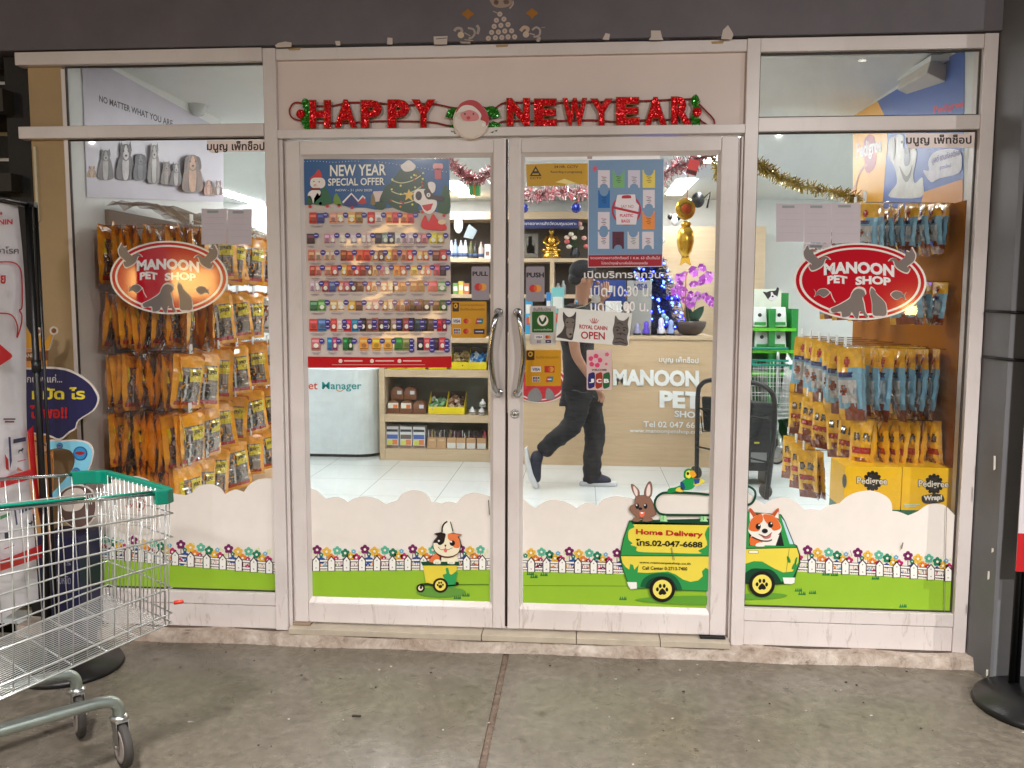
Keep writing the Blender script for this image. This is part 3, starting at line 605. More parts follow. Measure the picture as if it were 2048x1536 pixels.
for b0 in ((1870,1150,50),(1900,1090,30),(1860,1080,-40)): a.blob([(b0[0],b0[1]),(b0[0]+b0[2]*.4,b0[1]-50),(b0[0]+b0[2],b0[1]-60),(b0[0]+b0[2]*.7,b0[1])], (50,140,60), 5)
a.shape(spline([(XL,1200),(1450,1150),(1560,1150),(1650,1160),(1720,1220),(1770,1310)],4,False)+[(1600,1310),(XL,1300)], VD, 4)
a.rrect(1412,955,1520,988,12,(120,120,60),5); a.rrect(1416,959,1516,984,10,(246,238,214),6); a.shape([(1775,1242),(1905,1244),(1898,1300),(1870,1312),(1790,1308)], (244,238,232), 5)
a.line(spline([(XL,275),(1430,285),(1480,330),(1480,400),(1440,460),(XL,475)],6,False), 24, (10,66,44), 7); a.sheet('van_print', t)
a = Art(Y2, k=1.2, zoom=Z4); wheel(a,1555,1312,138); a.sheet('wheel_print', t)
a = Art(Y2, k=1.2, zoom=Z4); CO=(222,110,52); CW=(246,236,226)
for pts, ins in (([(1422,508),(1440,510),(1510,590),(1500,640),(1430,660)],[(1424,545),(1455,590),(1480,650),(1425,650)]),([(1735,508),(1715,512),(1640,590),(1700,650),(1735,640)],[(1730,540),(1732,620),(1690,600)])): a.shape(pts,(190,84,40),5); a.shape(ins,CW,6)
a.shape([(1435,810),(1450,790),(1740,790),(1700,905),(1430,900)], CW, 4); a.blob([(1432,810),(1500,830),(1560,850),(1540,890),(1435,900)], CO, 5)
a.blob([(1410,740),(1425,660),(1470,600),(1560,565),(1660,580),(1720,630),(1760,700),(1750,760),(1680,820),(1590,850),(1500,840),(1430,780)], CW, 6, 6)
a.blob([(1415,730),(1430,655),(1475,598),(1550,570),(1565,640),(1530,680),(1530,740),(1470,755)], CO, 7); a.blob([(1585,640),(1570,575),(1660,582),(1720,632),(1755,700),(1740,730),(1680,745),(1640,700)], CO, 7); a.blob([(1575,625),(1600,700),(1640,760),(1550,760),(1540,700)], CW, 8)
for x, y in ((1515,700),(1645,682)): a.ell(x,y,27,32,(22,18,18),9); a.ell(x+9,y-14,9,9,(250,250,250),10,8)
a.ell(1585,748,32,25,(20,18,22),9); a.blob([(1545,785),(1600,805),(1650,775),(1640,820),(1580,830)], (200,110,110), 9); a.line(spline([(1520,780),(1590,810),(1660,765)],4,False),7,(80,50,40),10)
a.line(spline([(1450,810),(1540,848),(1620,855),(1660,840)],4,False),12,(70,40,30),9); a.blob([(1490,910),(1500,880),(1550,870),(1580,890),(1575,912)], CW, 9); a.sheet('corgi_print', t)

# oval shop signs
def oval(cx, cy, rx, ry, rot, ox, oy, s, label):
    t = thing('shop_sign', label, 'sign', at(cx, cy+ry, YD), 'red oval shop signs on the windows')
    RED = (172,20,36); a = Art(YD-.004, k=1.75, rough=.12, coat=1.0, var=.02, step=.0004)
    for r, c, L in ((1,(226,212,204),0),(.955,RED,1),(.885,(226,212,204),2),(.835,RED,3)): a.ell(cx,cy,rx*(1-(1-r)*.75),ry*r,c,L,56,rot)
    a.sheet('oval_plate', t)
    f = lambda x, y: (cx+(x-1010)/1010*rx*1.08*1.0, cy+(y-665)/585*ry+(x-1010)/1010*rx*math.sin(math.radians(rot)))
    a = Art(YD-.004, k=1.75, rough=.12, coat=1.0, var=.02, step=.0004)
    def tx(body, x0, y0, x1, y1, arc):
        p, q = f(x0,y0), f(x1,y1); a.txt(body, p[0], p[1], q[0], q[1], (246,232,224), 4, .05, t=(q[0]-p[0])*math.sin(math.radians(rot)), arc=arc)
    tx('MANOON', 500, 365, 1490, 520, 5*ry/72); tx('PET', 550, 575, 830, 690, 3); tx('SHOP', 945, 575, 1440, 690, 3)
    a.sheet('lettering', t)
    a = Art(YD-.004, k=1.5, rough=.2, var=.05, step=.0004); G = (118,110,106)
    def fig(pts, L=5):
        P = [f(*p) for p in pts]; mx = sum(p[0] for p in P)/len(P); my = sum(p[1] for p in P)/len(P)
        Q = spline(P, 4); a.shape([(x+(x-mx)*.10, y+(y-my)*.12) for x, y in Q], (214,202,196), L); a.shape(Q, G, L+1)
    bird = [(270,140),(300,200),(345,190),(360,270),(440,340),(490,300),(545,305),(580,345),(520,340),(490,420),(420,480),(330,510),(290,440),(330,420),(240,340),(215,250),(240,190)]
    fig(bird); fig([(2020-x-20, y) for x, y in bird])
    fish = [(365,800),(400,840),(440,800),(520,790),(575,840),(540,890),(490,915),(430,880),(370,910),(390,855)]
    fig(fish); fig([(2020-x, y+10) for x, y in fish])
    fig([(600,1090),(690,1040),(760,1000),(860,930),(890,860),(930,800),(990,775),(1060,800),(1080,870),(1040,910),(1060,1000),(1080,1120),(1120,1190),(1090,1215),(1050,1150),(1000,1120),(980,1220),(940,1215),(890,1130),(860,1190),(760,1210),(740,1130),(630,1150)])
    fig([(1150,830),(1170,760),(1220,800),(1240,850),(1330,940),(1370,1010),(1375,1160),(1280,1180),(1190,1160),(1180,1000),(1165,910)])
    for sx in (600, 1440):
        p = f(sx, 800); q = f(sx-20 if sx > 1000 else sx+10, 760)
    a.line([f(590,830),f(620,920),f(660,990)], 1.8, (214,202,196), 6); a.sheet('animal_figures', t)
oval(338, 555, 118, 73.5, 1.2, 0, 0, 1, 'red oval shop sign on the left window, lit by a warm glare')
oval(1720, 563, 133, 77, 1.5, 0, 0, 1, 'red oval shop sign on the right window under three papers')

# shop name strips, papers
for (x0, y0, x1, y1, tx0, tx1, lab) in ((413,281,531,304,414,529,'white name strip at the top right of the left window'),(1810,268,1950,296,1812,1943,'white name strip at the top right of the right window')):
    t = thing('name_sticker', lab, 'sticker', at((x0+x1)/2, y1, YD), 'shop name strips'); a = Art(YD, k=1.95, rough=.4)
    a.shape([(x0,y0),(x1,y0-1),(x1-2,y1-1),(x0+22,y1),(x0+20,y1+3),(x0+6,y1)], (208,192,188)); a.sheet('backing', t)
    a = Art(YD, k=1, rough=.4); a.txt('มนูญ เพ็ทช็อป', tx0, y0+1, tx1, y1+2 if x0 < 1000 else y1-3, (40,16,20), 1, .025); a.sheet('lettering', t)
def paper(x0, y0, x1, y1, lab, tt=0, c=(172,164,170), bar=True):
    t = thing('notice_paper', lab, 'paper', at((x0+x1)/2, y1, YD), 'papers taped to the windows'); a = Art(YD, k=1.9, rough=.7, var=.06)
    a.shape([(x0,y0),((x0+x1)/2,y0+1),(x1,y0+tt),(x1,(y0+y1)/2),(x1-1,y1+tt),((x0+x1)/2,y1-1),(x0,y1)], c); a.sheet('sheet', t)
    a = Art(YD, k=1.9, rough=.7)
    if bar: a.rect(x0+(x1-x0)*.22, y0+4, x0+(x1-x0)*.66, y0+9, (128,134,136), 1)
    for j in range(4): a.line([(x0+6,y0+(y1-y0)*(.25+.17*j)),(x1-6,y0+(y1-y0)*(.25+.17*j))], .8, (158,152,158), 1)
    a.sheet('faint_print', t)
paper(403,417,454,489,'left of the two white papers above the left oval sign'); paper(454.5,418,504,490,'right of the two white papers above the left oval sign',-1)
paper(1552,407,1608,484,'left of the three white papers above the right oval sign'); paper(1608.5,407,1663,486,'middle of the three white papers above the right oval sign'); paper(1663.5,406,1721,487,'right of the three white papers above the right oval sign',-1)
paper(1607,486.5,1663,497,'paper tucked below the middle sheet above the right oval sign')
t = thing('notice_sticker', 'pale rounded notice with two red prohibition rings behind the cart', 'sticker', at(272,1075,Y2))
a = Art(Y2, k=1.3); a.blob([(232,990),(240,965),(268,952),(300,962),(312,990),(311,1060),(270,1068),(234,1056)], (208,198,188), 0, 5); a.sheet('backing', t)
a = Art(Y2, k=1.2)
for x, y in ((258,1003),(281,1009)):
    a.ell(x,y,9,13,(178,40,50),1); a.ell(x,y,7.6,11.4,(208,198,188),2); a.line([(x-5,y-8),(x+5,y+8)],1.6,(178,40,50),4); a.blob([(x-3,y+6),(x-2,y-3),(x+1,y-6),(x+3,y-1),(x+2,y+7)],(60,50,50),3)
for j in range(4): a.line([(240,1028+j*7),(304,1032+j*7)],1.2,(150,160,150),1)
a.sheet('symbols', t)

for nm, segs in (('right window decal of cloud', [((1893,1013),(1889,1224),1.2),((1806,1085),(1803,1098),2.2),((1700,1100),(1704,1112),.8)]), ('right door decal', [((1343,1095),(1349,1120),1.0)]), ('left door decal', [((977,1000),(979,1030),2.0)])):
    t = [o for o in bpy.data.objects if o.get('label','').startswith(nm)][0]
    for p, q, wd in segs: a = Art(YD-.012, k=1); a.line([p, q], wd, (120,112,100), 0); a.sheet('seam', t)
# ------------------------------------------------------------------ new year poster on the left door
def waveposter():
    m, n, b = nodes_of('glossy_poster_film'); b.inputs['Base Color'].default_value = (.74,.70,.68,1); b.inputs['Roughness'].default_value = .3
    return m
t = thing('poster', 'large new year special offer poster on the left door', 'poster', at(755,735,YD))
YP = YD-.001
a = Art(YP, k=1.9, rough=.25, coat=.5, step=.0004); PW = (188,178,172)
T0, T1 = (609,319), (899,318)
def px(u, v):                                                 # poster space 0..1
    x0, x1 = 609+v*7, 899+v*4.5; return (x0+(x1-x0)*u, (319-u*1.5)+v*(417-u*0))
nx, nv = 24, 30
m = mat(PW, rough=.2, k=1.3, coat=.8, var=.03)
vs = []; 
for j in range(nv+1):
    for i in range(nx+1):
        u, v = i/nx, j/nv; p = a.pt(px(u, v)); wv = .0035*(math.sin(u*9+v*7)*math.cos(v*11-u*3)+.6*math.sin(v*17+u*5))*min(1, 5*u, 5*(1-u), 6*v+.1, 6*(1-v))
        vs.append(p+V((0,-.004-wv,0)))
a.add(vs, [(j*(nx+1)+i, j*(nx+1)+i+1, (j+1)*(nx+1)+i+1, (j+1)*(nx+1)+i) for j in range(nv) for i in range(nx)], m, True)
a.sheet('sheet', t)
YP -= .0095
Z3 = (600,310,6.606); SKY = (0,74,128)
a = Art(YP, k=1.7, rough=.3, coat=.4, zoom=Z3, step=.0004)
sk = [(50,55),(1970,50),(1985,770),(1840,760),(1700,720),(1500,740),(1250,690),(1000,720),(850,690),(650,690),(450,620),(250,630),(60,665)]
a.shape(sk, SKY, 0)
a.blob([(130,320),(200,250),(250,190),(290,300)], (186,36,34), 2, 3); a.rrect(135,300,335,440,60,(214,206,200),3); a.rrect(130,435,270,465,10,(110,24,24),4); a.blob([(105,540),(120,490),(180,460),(260,465),(280,540),(230,590),(180,640),(150,580)], (212,206,202), 2)
for x, y in ((185,350),(255,355)): a.ell(x,y,9,9,(90,40,40),4,8)
a.shape([(170,400),(225,380),(200,402)], (190,50,40), 4); a.line([(180,412),(235,408)], 5, (120,60,60), 4)
for pts, c in (([(85,650),(110,540),(150,560),(170,650)],(20,76,46)),([(180,650),(230,500),(260,540),(300,420),(340,430),(430,640)],(16,88,56)),([(440,600),(480,500),(560,660),(470,650)],(96,130,40)),([(570,660),(680,530),(770,670)],(32,38,106)),([(770,640),(830,540),(880,640)],(170,26,40)),([(930,650),(965,500),(1000,650)],(120,100,40))): a.blob(pts, c, 2, 2)
a.line([(565,630),(680,510),(770,610),(830,540),(860,575)], 24, (214,208,204), 3); a.shape([(970,480),(1100,475),(1070,610),(1000,620),(940,560)], (200,180,176), 1)
a.sheet('winter_picture', t)
a = Art(YP, k=1.7, rough=.3, coat=.4, zoom=Z3, step=.0004); TG = (18,60,34)
a.blob([(1320,200),(1420,170),(1560,200),(1650,330),(1700,440),(1640,470),(1600,560),(1560,700),(1590,760),(1500,770),(1400,760),(1240,700),(1120,620),(1050,600),(1130,420),(1210,360),(1260,280)], TG, 3)
a.blob([(1330,150),(1370,110),(1440,70),(1510,120),(1530,160),(1480,210),(1380,215)], (206,198,192), 4)
rnd = random.Random(5)
for k in range(26): a.ell(rnd.uniform(1200,1640), rnd.uniform(240,700), 14, 14, rnd.choice([(214,206,90),(180,40,40),(220,140,50)]), 5, 8)
for y in (330,480,600): a.line(spline([(1210,y),(1330,y+40),(1480,y+10),(1600,y-60)],4,False), 12, (190,190,150), 4)
a.shape([(1440,450),(1465,500),(1520,500),(1475,540),(1490,610),(1440,570),(1390,600),(1405,540),(1370,500),(1420,500)], (236,176,60), 6)
a.blob([(990,700),(1010,630),(1080,610),(1140,650),(1100,720)], TG, 3)
a.blob([(1880,480),(1920,390),(1975,480),(1978,760),(1820,730)], (26,72,36), 2, 3); a.sheet('tree_print', t)
a = Art(YP, k=1.7, rough=.3, coat=.4, zoom=Z3, step=.0004)
a.blob([(1520,470),(1640,450),(1700,470),(1760,540),(1810,620),(1790,720),(1720,780),(1640,750),(1590,660),(1510,600)], (216,208,202), 7); a.blob([(1690,380),(1740,355),(1790,390),(1780,480),(1730,500)], (214,206,200), 7); a.ell(1570,540,42,60,(40,22,22),8); a.blob([(1640,480),(1700,440),(1760,520),(1900,560),(1880,620),(1760,590),(1680,580)], (44,24,26), 8); a.ell(1700,530,26,28,(216,208,202),9); a.ell(1700,530,10,10,(20,20,20),10,8)
a.shape([(1610,665),(1760,640),(1730,720),(1680,745),(1640,720)], (186,28,36), 8); a.sheet('dog_print', t)
a = Art(YP, k=1.75, rough=.3, coat=.4, zoom=Z3, step=.0004); LW = (226,214,206)
a.txt('NEW YEAR',400,135,1140,285,LW,11,.02,-15); a.txt('SPECIAL OFFER',375,312,1120,410,LW,11,.018,-12); a.txt('NOW - 31 JAN 2020',475,452,955,490,LW,11,.005)
for k in range(18): a.ell(60+k*42, 90-8*math.sin(k*.5), 5, 5, LW, 11, 6)
for k in range(20): a.ell(1040+k*47, 90+k*7, 5, 5, LW, 2, 6)
a.rrect(1755,110,1890,190,30,(200,130,130),3); a.rrect(1780,180,1870,320,20,(170,60,70),3); a.sheet('lettering', t)
a = Art(YP, k=1.8, rough=.3, coat=.4, step=.0004); BC = (54,50,128)
rnd = random.Random(11)
rows = [(436,[(634,26),(674,26),(711,26),(750,26),(785,22),(815,24)],[[(176,40,40),(60,70,120)],[(206,140,110),(190,150,130)],[(210,150,80),(150,100,60)],[(180,30,40),(210,190,180)],[(220,110,60),(200,60,50)],[(210,110,60),(190,60,60)]]),
 (477,[(622,14),(660,20),(686,12),(708,12),(733,18),(764,24),(790,24),(816,22),(843,22),(874,26)],[[(60,50,60),(200,150,160)],[(180,130,140),(190,150,160)],[(200,180,170)]*2,[(190,170,180)]*2,[(200,170,170)]*2,[(60,66,70),(120,130,130)],[(80,74,70),(200,196,190)],[(190,160,170),(200,180,190)],[(170,130,140),(190,120,120)],[(208,190,60),(170,150,70)]]),
 (511,[(630,24),(660,20),(694,22),(727,26),(757,20),(784,22),(814,22),(846,22),(880,26)],[[(190,110,100),(200,150,140)],[(200,160,130),(190,170,150)],[(140,60,50),(190,60,60)],[(210,90,60),(200,60,50)],[(190,120,80),(120,60,60)],[(214,150,70),(180,110,60)],[(190,120,90),(200,60,50)],[(210,150,100),(190,110,90)],[(120,60,60),(170,70,70)]]),
 (541,[(631,20),(663,24),(694,20),(720,22),(745,18),(769,20),(800,24),(829,14),(851,20),(880,22)],[[(170,60,60),(190,110,100)],[(200,120,100),(180,80,70)],[(210,150,70),(200,90,50)],[(200,70,60),(150,50,50)],[(120,60,50),(200,150,100)],[(190,110,130),(180,150,150)],[(220,130,60),(170,80,50)],[(210,160,80),(200,130,60)],[(220,150,120),(210,120,100)],[(190,70,90),(60,40,50)]]),
 (573,[(630,18),(658,24),(688,22),(714,24),(743,20),(775,24),(800,24),(835,26),(875,32)],[[(190,170,180)]*2,[(150,70,80),(70,80,150)],[(190,110,90),(170,90,100)],[(90,60,50),(130,80,60)],[(170,90,70),(190,150,120)],[(200,140,120),(200,170,150)],[(180,120,90),(160,100,80)],[(150,90,80),(120,70,60)],[(190,70,90),(120,150,110)]]),
 (611,[(636,28),(675,26),(711,26),(745,26),(776,20),(800,18),(820,18),(846,26),(880,26)],[[(60,110,70),(90,140,80)],[(190,150,110),(210,180,150)],[(196,150,60),(110,80,50)],[(200,160,150),(190,140,140)],[(170,120,90),(190,160,140)],[(160,110,90),(180,140,110)],[(120,80,60),(60,40,40)],[(80,30,40),(40,24,30)],[(110,90,40),(60,90,50)]]),
 (650,[(636,30),(674,22),(703,26),(733,24),(757,22),(782,24),(806,24),(830,22),(856,22),(884,18)],[[(190,70,60),(60,110,150)],[(190,60,60),(190,170,160)],[(180,40,50),(30,110,150)],[(40,26,26),(120,80,70)],[(150,90,80),(60,40,36)],[(40,30,30),(150,120,90)],[(40,30,30),(140,60,60)],[(30,28,36),(40,60,70)],[(36,30,40),(90,70,60)],[(180,34,46),(120,40,70)]]),
 (688,[(632,16),(665,18),(696,18),(728,16),(753,16),(776,16),(805,28),(848,24),(878,24)],[[(180,100,100),(170,60,70)],[(40,110,170),(150,60,110)],[(30,110,50),(20,70,36)],[(226,140,60),(200,90,50)],[(226,150,50),(190,80,50)],[(220,150,60),(180,100,50)],[(50,120,60),(110,130,60)],[(30,30,60),(190,70,80)],[(40,36,60),(190,60,70)]])]
pr = a; ci = Art(YP-.002, k=1.8, rough=.3, coat=.4, step=.0004); lt = Art(YP, k=1.8, rough=.3, step=.0004)
for cy, xs, cols in rows:
    for (cx, wd), cc in zip(xs, cols):
        h = 25 if cy < 640 else 29; wd *= 1.16; n = 2 if wd > 20 else 1
        for q in range(n):
            xx = cx-wd/2+q*wd/n; c = cc[q % len(cc)]
            pr.rect(xx, cy-h/2+rnd.uniform(0,3), xx+wd/n-.6, cy+h/2-2, c, 0); c2 = tuple(min(255, v+rnd.randint(20,70)) for v in c)
            pr.rect(xx+1.5, cy-h/2+6, xx+wd/n-2, cy-h/2+11, c2, 1); pr.ell(xx+wd/n/2, cy+3, wd/n*.28, 4.5, tuple(int(v*.6) for v in c2) if rnd.random() < .5 else (224,214,200), 2, 10)
            pr.rect(xx+1, cy+h/2-6, xx+wd/n-1.5, cy+h/2-4, tuple(int(v*.55) for v in c), 1)
        for q in range(3 if cy > 680 and wd > 22 else 1 if cy < 640 or wd < 22 else 2):
            ci.ell(cx+wd/2+2, cy-6+q*9, 5.6, 5.4, BC, 0, 14); ci.rect(cx+wd/2-1.5, cy-7+q*9, cx+wd/2+5, cy-5.6+q*9, (190,186,214), 1)
        lt.rect(cx-wd*.42, cy+h/2+2, cx+wd*.42, cy+h/2+3.4, (150,140,150), 0); lt.rect(cx-wd*.3, cy+h/2+4.6, cx+wd*.3, cy+h/2+5.6, (160,150,158), 0)
pr.blob([(843,455),(850,430),(857,443),(866,428),(876,440),(890,448),(893,458),(880,461)], (196,26,36), 0); pr.ell(884,444,8,5,(206,180,150),2)
for x, y in ((620,413),(641,407),(655,412),(678,411),(704,415),(845,424),(888,431)): pr.ell(x, y, 3.4, 3.2, (180,30,40), 2, 8)
pr.sheet('product_pictures', t); ci.sheet('price_circles', t); lt.sheet('captions', t)
a = Art(YP, k=1.75, rough=.25, coat=.6, step=.0004); a.shape([(615.5,713),(760,714.5),(903,712.5),(903.5,735),(760,735.5),(616,734)], (168,10,28), 0)
for x in (681,744,799): a.ell(x,722,4,4,(214,190,186),1,10); a.rect(x+7,720.5,x+44,723,(214,170,170),1)
a.rect(664,729,850,730,(200,140,140),1); a.sheet('red_footer', t)

# ------------------------------------------------------------------ plastic bag poster, right door
t = thing('poster', 'blue poster against plastic bags with rows of small bag pictures', 'poster', at(1250,535,YD))
Z5 = (1040,310,4.955)
a = Art(YP, k=2.0, rough=.35, zoom=Z5, step=.0004); a.shape([(672,50),(1428,38),(1412,1106),(674,1114)], (196,192,196), 0); a.shape([(680,52),(1424,41),(1410,985),(680,990)], (98,126,156), 1); a.sheet('sheet', t)
a = Art(YP, k=2.0, rough=.35, zoom=Z5, step=.0004); W1=(186,180,188)
def bag(x0, y0, x1, y1, c, up=1):
    w, h = x1-x0, y1-y0
    if up: P = [(0,.0),(.1,0),(.14,.16),(.3,.3),(.5,.34),(.7,.3),(.86,.16),(.9,0),(1,0),(1,1),(0,1)]
    else: P = [(0,0),(1,0),(1,1),(.86,1),(.8,.86),(.65,.78),(.5,.76),(.35,.78),(.2,.86),(.14,1),(0,1)]
    a.shape([(x0+p*w, y0+q*h) for p, q in P], c, 2)
    d = tuple(int(v*.62) for v in c)
    for j in range(4): a.line([(x0+w*(.3+.1*(j % 2)), y0+h*(.38+.1*j)), (x0+w*(.72-.08*(j % 2)), y0+h*(.42+.1*j))], 7, d if c != W1 else [(150,60,70),(90,96,110),(80,70,80),(140,110,110)][(int(x0)//60+j) % 4], 3)
for q in ((772,150,890,325,W1,0),(918,145,1035,325,(100,150,96),1),(1070,150,1190,325,(176,172,186),0),(1215,148,1338,325,(196,176,70),1),(775,350,890,525,(10,86,150),1),(1218,345,1335,525,W1,0),(772,565,888,740,W1,0),(1212,555,1335,735,(206,120,40),1),(772,760,885,930,W1,1),(915,760,1030,930,(74,26,46),0),(1065,760,1180,930,(178,176,180),1),(1210,760,1325,930,W1,0)): bag(*q)
a.sheet('bag_pictures', t)
a = Art(YP, k=1.95, rough=.35, zoom=Z5, step=.0004); RD=(160,24,44)
a.ell(1055,545,146,152,RD,4,40); a.ell(1055,545,128,132,(98,126,156),5,40); a.shape([(965,395),(1140,390),(1150,470),(1180,500),(1150,690),(955,690),(945,480)], (200,192,198), 6); a.blob([(1008,425),(1020,402),(1090,400),(1102,425),(1090,430),(1022,432)], RD, 7)
a.shape([(915,505),(1190,568),(1190,592),(915,530)], RD, 8); a.txt('SAY NO',1000,495,1125,525,(150,110,80),7,.01); a.txt('PLASTIC',990,585,1120,615,(180,30,70),9,.02); a.txt('BAGS',1005,640,1090,670,(180,30,70),9,.02)
a.blob([(720,130),(745,110),(765,130),(740,165)], (190,70,90), 2); a.sheet('ban_symbol', t)
a = Art(YP, k=1.95, rough=.35, zoom=Z5, step=.0004); a.shape([(678,992),(1410,985),(1405,1100),(678,1108)], (140,8,28), 2)
a.txt('งดแจกถุงพลาสติกตั้งแต่ 1 ก.พ. 63 เป็นต้นไป',695,1003,1385,1042,(206,180,186),3,.01); a.txt('โปรดนำถุงผ้ามาเพื่อใส่ของทุกครั้ง',805,1056,1265,1092,(206,180,186),3,.01); a.sheet('red_footer', t)
a = Art(YD-.002, k=1.9, rough=.4); a.shape([(1053,313),(1320,311),(1320,318),(1053,321)], (226,230,226), 0); a.shape([(1174,311),(1185,310.5),(1184,318),(1175,318)], (150,130,125), 2); tag(a.sheet('tape_strip'), 'strip of clear white tape along the top of the right door glass', 'tape')
# CCTV sticker
t = thing('sticker', 'worn yellow CCTV recording sticker at the top of the right door', 'sticker', at(1115,370,YD))
a = Art(YP+.008, k=1.9, rough=.4, zoom=Z5); a.shape([(58,92),(300,84),(672,82),(672,300),(560,285),(470,290),(430,310),(250,306),(70,312)], (170,130,20), 0); a.sheet('backing', t)
a = Art(YP+.008, k=1.9, rough=.4, zoom=Z5); a.shape([(95,210),(155,108),(215,210)], (50,38,14), 1); a.shape([(120,196),(155,136),(190,196)], (176,140,30), 2); a.txt('CCTV',100,218,212,240,(50,38,14),1,.02); a.rect(130,160,178,184,(50,38,14),3)
a.txt('24 HR. CCTV',338,104,575,130,(60,40,14),1,.02); a.txt('Recording in progressing',305,156,615,184,(60,40,14),1,.01); a.shape([(350,270),(440,235),(560,280),(480,290)], (205,190,120), 1); a.sheet('lettering', t)
# push / pull
def rounds(a, x, y, r, L):
    a.ell(x-r*.62,y,r,r,(176,40,40),L); a.ell(x+r*.62,y,r,r,(206,140,60),L+1); a.ell(x,y,r*.45,r*.8,(196,84,36),L+2)
for (x0, y0, x1, y1, s, tx, lab) in ((943,533,979,600,'PULL',(945,543,976,552),'grey PULL sticker beside the left door handle'),(1052,533,1089,603,'PUSH',(1053,545,1088,555),'grey PUSH sticker beside the right door handle')):
    t = thing('sticker', lab, 'sticker', at(x0, y1, YD)); a = Art(YD-.002, k=1.7, rough=.4); a.rrect(x0,y0,x1,y1,3,(136,128,136),0); a.sheet('backing', t)
    a = Art(YD-.002, k=1.7, rough=.4); a.txt(s,*tx,(30,26,34),1,.04); rounds(a, (x0+x1)/2, y1-26, 7.5, 1); a.sheet('lettering', t)
# card payment stickers
def cardsticker(x0, y0, x1, y1, bg, marks, lab, head=None):
    t = thing('sticker', lab, 'sticker', at((x0+x1)/2, y1, YD)); a = Art(YD-.002, k=1.55, rough=.4); a.rrect(x0,y0,x1,y1,2.5,bg,0); a.sheet('backing', t)
    a = Art(YD-.002, k=1.5, rough=.4)
    for q in marks:
        k, mx0, my0, mx1, my1 = q[:5]; mw, mh = mx1-mx0, my1-my0
        if k == 'visa': a.rect(mx0,my0,mx1,my1,(214,208,204),1); a.txt('VISA',mx0+mw*.1,my0+mh*.25,mx1-mw*.1,my1-mh*.22,(36,40,96),2,.03,shear=1)
        elif k == 'dots': a.rect(mx0,my0,mx1,my1,(170,34,34),1) if len(q) > 5 else None; rounds(a,(mx0+mx1)/2,(my0+my1)/2,mh*.42,2)
        elif k == 'up': a.shape([(mx0+2,my0),(mx1,my0),(mx1-2,my1),(mx0,my1)],(60,110,150),1); a.shape([(mx0+2,my0),(mx0+mw*.4,my0),(mx0+mw*.35,my1),(mx0,my1)],(180,50,60),2); a.shape([(mx0+mw*.65,my0),(mx1,my0),(mx1-2,my1),(mx0+mw*.6,my1)],(40,120,120),2); a.rect(mx0+3,my0+mh*.4,mx1-4,my0+mh*.6,(220,220,220),3)
        elif k == 'jcb':
            a.rect(mx0,my0,mx1,my1,(206,204,206),1)
            for j, c in enumerate([(30,40,100),(140,30,50),(30,100,60)]): a.rrect(mx0+mw*(.06+.31*j),my0+mh*.08,mx0+mw*(.32+.31*j),my1-mh*.06,1,c,2); a.txt('JCB'[j],mx0+mw*(.11+.31*j),my0+mh*.42,mx0+mw*(.27+.31*j),my0+mh*.7,(225,225,225),3,.04)
        elif k == 'dark': a.rect(mx0,my0,mx1,my1,(44,36,70),1); a.rect(mx0+3,my0+mh*.4,mx1-3,my0+mh*.62,(190,186,200),2)
        elif k == 'head': a.rrect(mx0,my0,mx1,my1,1,(66,38,20),1); a.ell((mx0+mx1)/2,my0+mh*.38,mw*.3,mh*.28,(210,160,40),2); a.ell((mx0+mx1)/2-.5,my0+mh*.38,mw*.14,mh*.14,(66,38,20),3)
        elif k == 'txt': a.txt(q[5],mx0,my0,mx1,my1,q[6],1,.012)
    a.sheet('card_marks', t)
YB = (192,136,10)
cardsticker(903,603,973,676,YB,[('head',905,605,918,623),('txt',921,608,970,613,'ธนาคารกรุงศรีอยุธยา',(130,90,10)),('txt',921,616,970,621,'ยินดีรับบัตรเครดิต',(120,80,10)),('visa',904,636,922,648),('dots',926,636,944,648),('up',951,637,967,648),('jcb',907,657,921,668),('dots',927,656,943,669),('dark',948,658,969,668)],'yellow card payment sticker on the left door above the shelf')
cardsticker(1051,700,1122,772,YB,[('head',1053,701,1069,720),('txt',1072,712,1118,717,'ยินดีรับบัตรเครดิต',(140,100,10)),('visa',1062,733,1082,744),('dots',1089,732,1109,745,1),('jcb',1065,753,1080,764),('up',1092,753,1107,764)],'yellow card payment sticker on the right door below the handle')
cardsticker(1060,612,1112,689,(186,180,176),[('txt',1067,615,1102,622,'ยินดีรับบัตร',(40,40,34)),('txt',1067,657,1103,661,'ธนาคารกสิกรไทย',(40,110,40)),('visa',1069,670,1086,678),('dots',1089,670,1103,678),('jcb',1073,680,1083,687),('dark',1091,680,1102,686)],'white and green bank card sticker left of the hanging open sign')
a = Art(YD-.002, k=1.5, rough=.4); a.rrect(1064,623,1107,665,2,(14,84,20),1); a.ell(1085.5,641,11.5,11.5,(206,160,150),2); a.ell(1085.5,641,10.3,10.3,(226,226,214),3)
a.blob([(1079,634),(1085,643),(1091,633),(1093,640),(1087,648),(1083,648),(1078,641)],(20,60,30),4); a.txt('ธนาคารกสิกรไทย',1068,657,1103,661,(206,220,190),2,.01); a.sheet('green_mark', [o for o in bpy.data.objects if o.get('label','').startswith('white and green bank')][0])
t = thing('sticker', 'pink blossom and card logo welcome sticker in front of the walking person', 'sticker', at(1198,779,YD)); Z7 = (1040,480,4.8)
a = Art(YD-.002, k=1.7, rough=.4, zoom=Z7); a.rrect(640,1055,882,1440,14,(196,170,168),0); a.sheet('backing', t)
a = Art(YD-.002, k=1.6, rough=.4, zoom=Z7)
